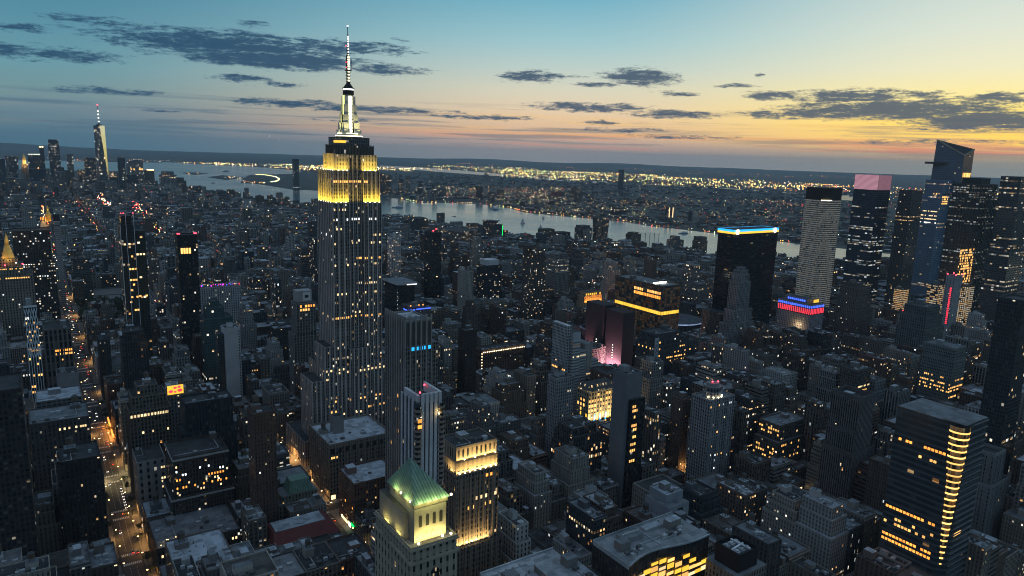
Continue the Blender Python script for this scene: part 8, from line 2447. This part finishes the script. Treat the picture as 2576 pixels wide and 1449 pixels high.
# ------------------------------------------------------------------ boats on the river
def boat(name, lab, cat, x, y, L_, rz, kind):
    t = thing(name, lab, cat, (x, y, .7)); t.rotation_euler = (0, 0, rz)
    S1 = solid((1, 1, 1)); w_ = L_ * .13
    b = MB(); b.prism([(-w_, -L_ / 2), (w_, -L_ / 2), (w_, L_ * .25), (0, L_ / 2), (-w_, L_ * .25)], 0, L_ * .07, S1, S1); o = b.build('hull', 'hull'); o.parent = t; o.location = (0, 0, 0)
    if kind == 'sail':
        b = MB(); b.bar((0, 0, 1), (0, 0, L_ * 1.15), .2, S1); o = b.build('mast', 'dark_metal'); o.parent = t
        b = MB(); b.face([(0.1, .4, L_ * .14), (0.1, -L_ * .42, L_ * .14), (0.1, .2, L_ * 1.1)], [(0, 0)] * 3, S1); b.face([(-.1, .6, L_ * .14), (-.1, L_ * .42, L_ * .1), (-.1, .2, L_ * .95)], [(0, 0)] * 3, S1); o = b.build('sail', 'sailcloth'); o.parent = t
    else:
        b = MB(); b.box(-w_ * .8, w_ * .8, -L_ * .38, L_ * .12, L_ * .071, L_ * .16, S1); b.box(-w_ * .6, w_ * .6, -L_ * .2, L_ * .06, L_ * .161, L_ * .22, S1); o = b.build('cabin', 'white_panel'); o.parent = t
        b = MB(); b.box(-.7, .7, -.7, .7, L_ * .23, L_ * .23 + 1.6, S1, bottom=True); o = b.build('mast_light', 'warm_glow'); o.parent = t
for a in (('ferry', 'dark ferry out on the river just right of the central skyscraper', 'boat', 1731, 3748, 62, R(60), 'f'), ('sailing_boat', 'sailing boat with raised white sail in midstream', 'boat', 1931, 2786, 24, R(40), 'sail'),
          ('sailing_boat', 'smaller sailing boat nearer the far bank', 'boat', 2183, 2965, 17, R(20), 'sail'), ('sailing_boat', 'small sailing boat close to the near bank', 'boat', 1900, 2600, 15, R(70), 'sail'),
          ('motor_boat', 'small motor boat trailing toward the near bank', 'boat', 1880, 2930, 26, R(100), 'm'), ('motor_boat', 'motor boat in open water between ferry and barge', 'boat', 1780, 3180, 20, R(60), 'm'),
          ('barge', 'long low barge moored off the far shore', 'boat', 2240, 3523, 70, R(10), 'm'), ('yacht', 'white yacht near the far bank, left of the blue-crowned slab', 'boat', 2380, 2190, 46, R(75), 'm'),
          ('motor_boat', 'lit boat out in the wide bay near the islands', 'boat', 1287, 6440, 40, R(40), 'm'), ('motor_boat', 'distant ship beyond the islands in the bay', 'boat', 2014, 9300, 90, R(80), 'm')):
    boat(*a)
t = None
for i, (px_, py_, L_) in enumerate(PIERS):
    t = thing('pier', ('short timber pier', 'timber pier beside the shortest one', 'mid-length timber pier', 'long timber pier', 'longest timber pier upstream')[i] + ' reaching out from the near bank', 'pier', (px_, py_, 0))
    b = MB(); b.box(px_, px_ + L_, py_, py_ + 14, 1.6, 2.8, solid((.12, .115, .11)), bottom=True)
    b.build('deck', FAC, t)
    b = MB()
    for k in range(int(L_ / 12)): b.box(px_ + k * 12, px_ + k * 12 + 1, py_ + .5, py_ + 1.5, 0, 1.6, solid((.06, .05, .04)))
    b.build('piling', FAC, t)
# two aircraft low in the evening sky
for nm, x, y, z in (('airliner with landing light, lower of the pair left of the mast', 2482, 8651, 404), ('airliner with landing light, upper of the pair left of the mast', 2379, 8680, 437)):
    t = thing('airliner', nm, 'aircraft', (x, y, z))
    b = MB(); S1 = solid((.3, .3, .3)); b.bar((x - 2, y - 18, z), (x + 2, y + 18, z), 1.9, S1); b.build('fuselage', FAC, t)
    b = MB(); b.bar((x - 17, y + 3, z), (x + 17, y - 1, z), .6, S1); b.bar((x, y + 17, z), (x, y + 18, z + 7), .5, S1); b.build('wing', FAC, t)
    small('landing_light', 'head_glow', t, x - 1.6, x + 1.6, y - 20, y - 18.2, z - 1.6, z + 1.6)

# ------------------------------------------------------------------ evening haze
me = bpy.data.meshes.new('haze')
hx, z0, z1 = 33000, -1.0, 560.0
me.from_pydata([(-hx, -hx, z0), (hx, -hx, z0), (hx, hx, z0), (-hx, hx, z0), (-hx, -hx, z1), (hx, -hx, z1), (hx, hx, z1), (-hx, hx, z1)], [],
               [(0, 3, 2, 1), (4, 5, 6, 7), (0, 1, 5, 4), (1, 2, 6, 5), (2, 3, 7, 6), (3, 0, 4, 7)])
hm = bpy.data.materials.new('haze'); hm.use_nodes = True
hn = hm.node_tree; hn.nodes.clear()
ho = hn.nodes.new('ShaderNodeOutputMaterial'); hv = hn.nodes.new('ShaderNodeVolumePrincipled')
hv.inputs['Color'].default_value = (0.62, 0.84, 1.0, 1)
hv.inputs['Density'].default_value = 2.6e-5
hn.links.new(hv.outputs[0], ho.inputs['Volume'])
me.materials.append(hm)
hz = bpy.data.objects.new('haze', me); COL.objects.link(hz); hz['kind'] = 'stuff'
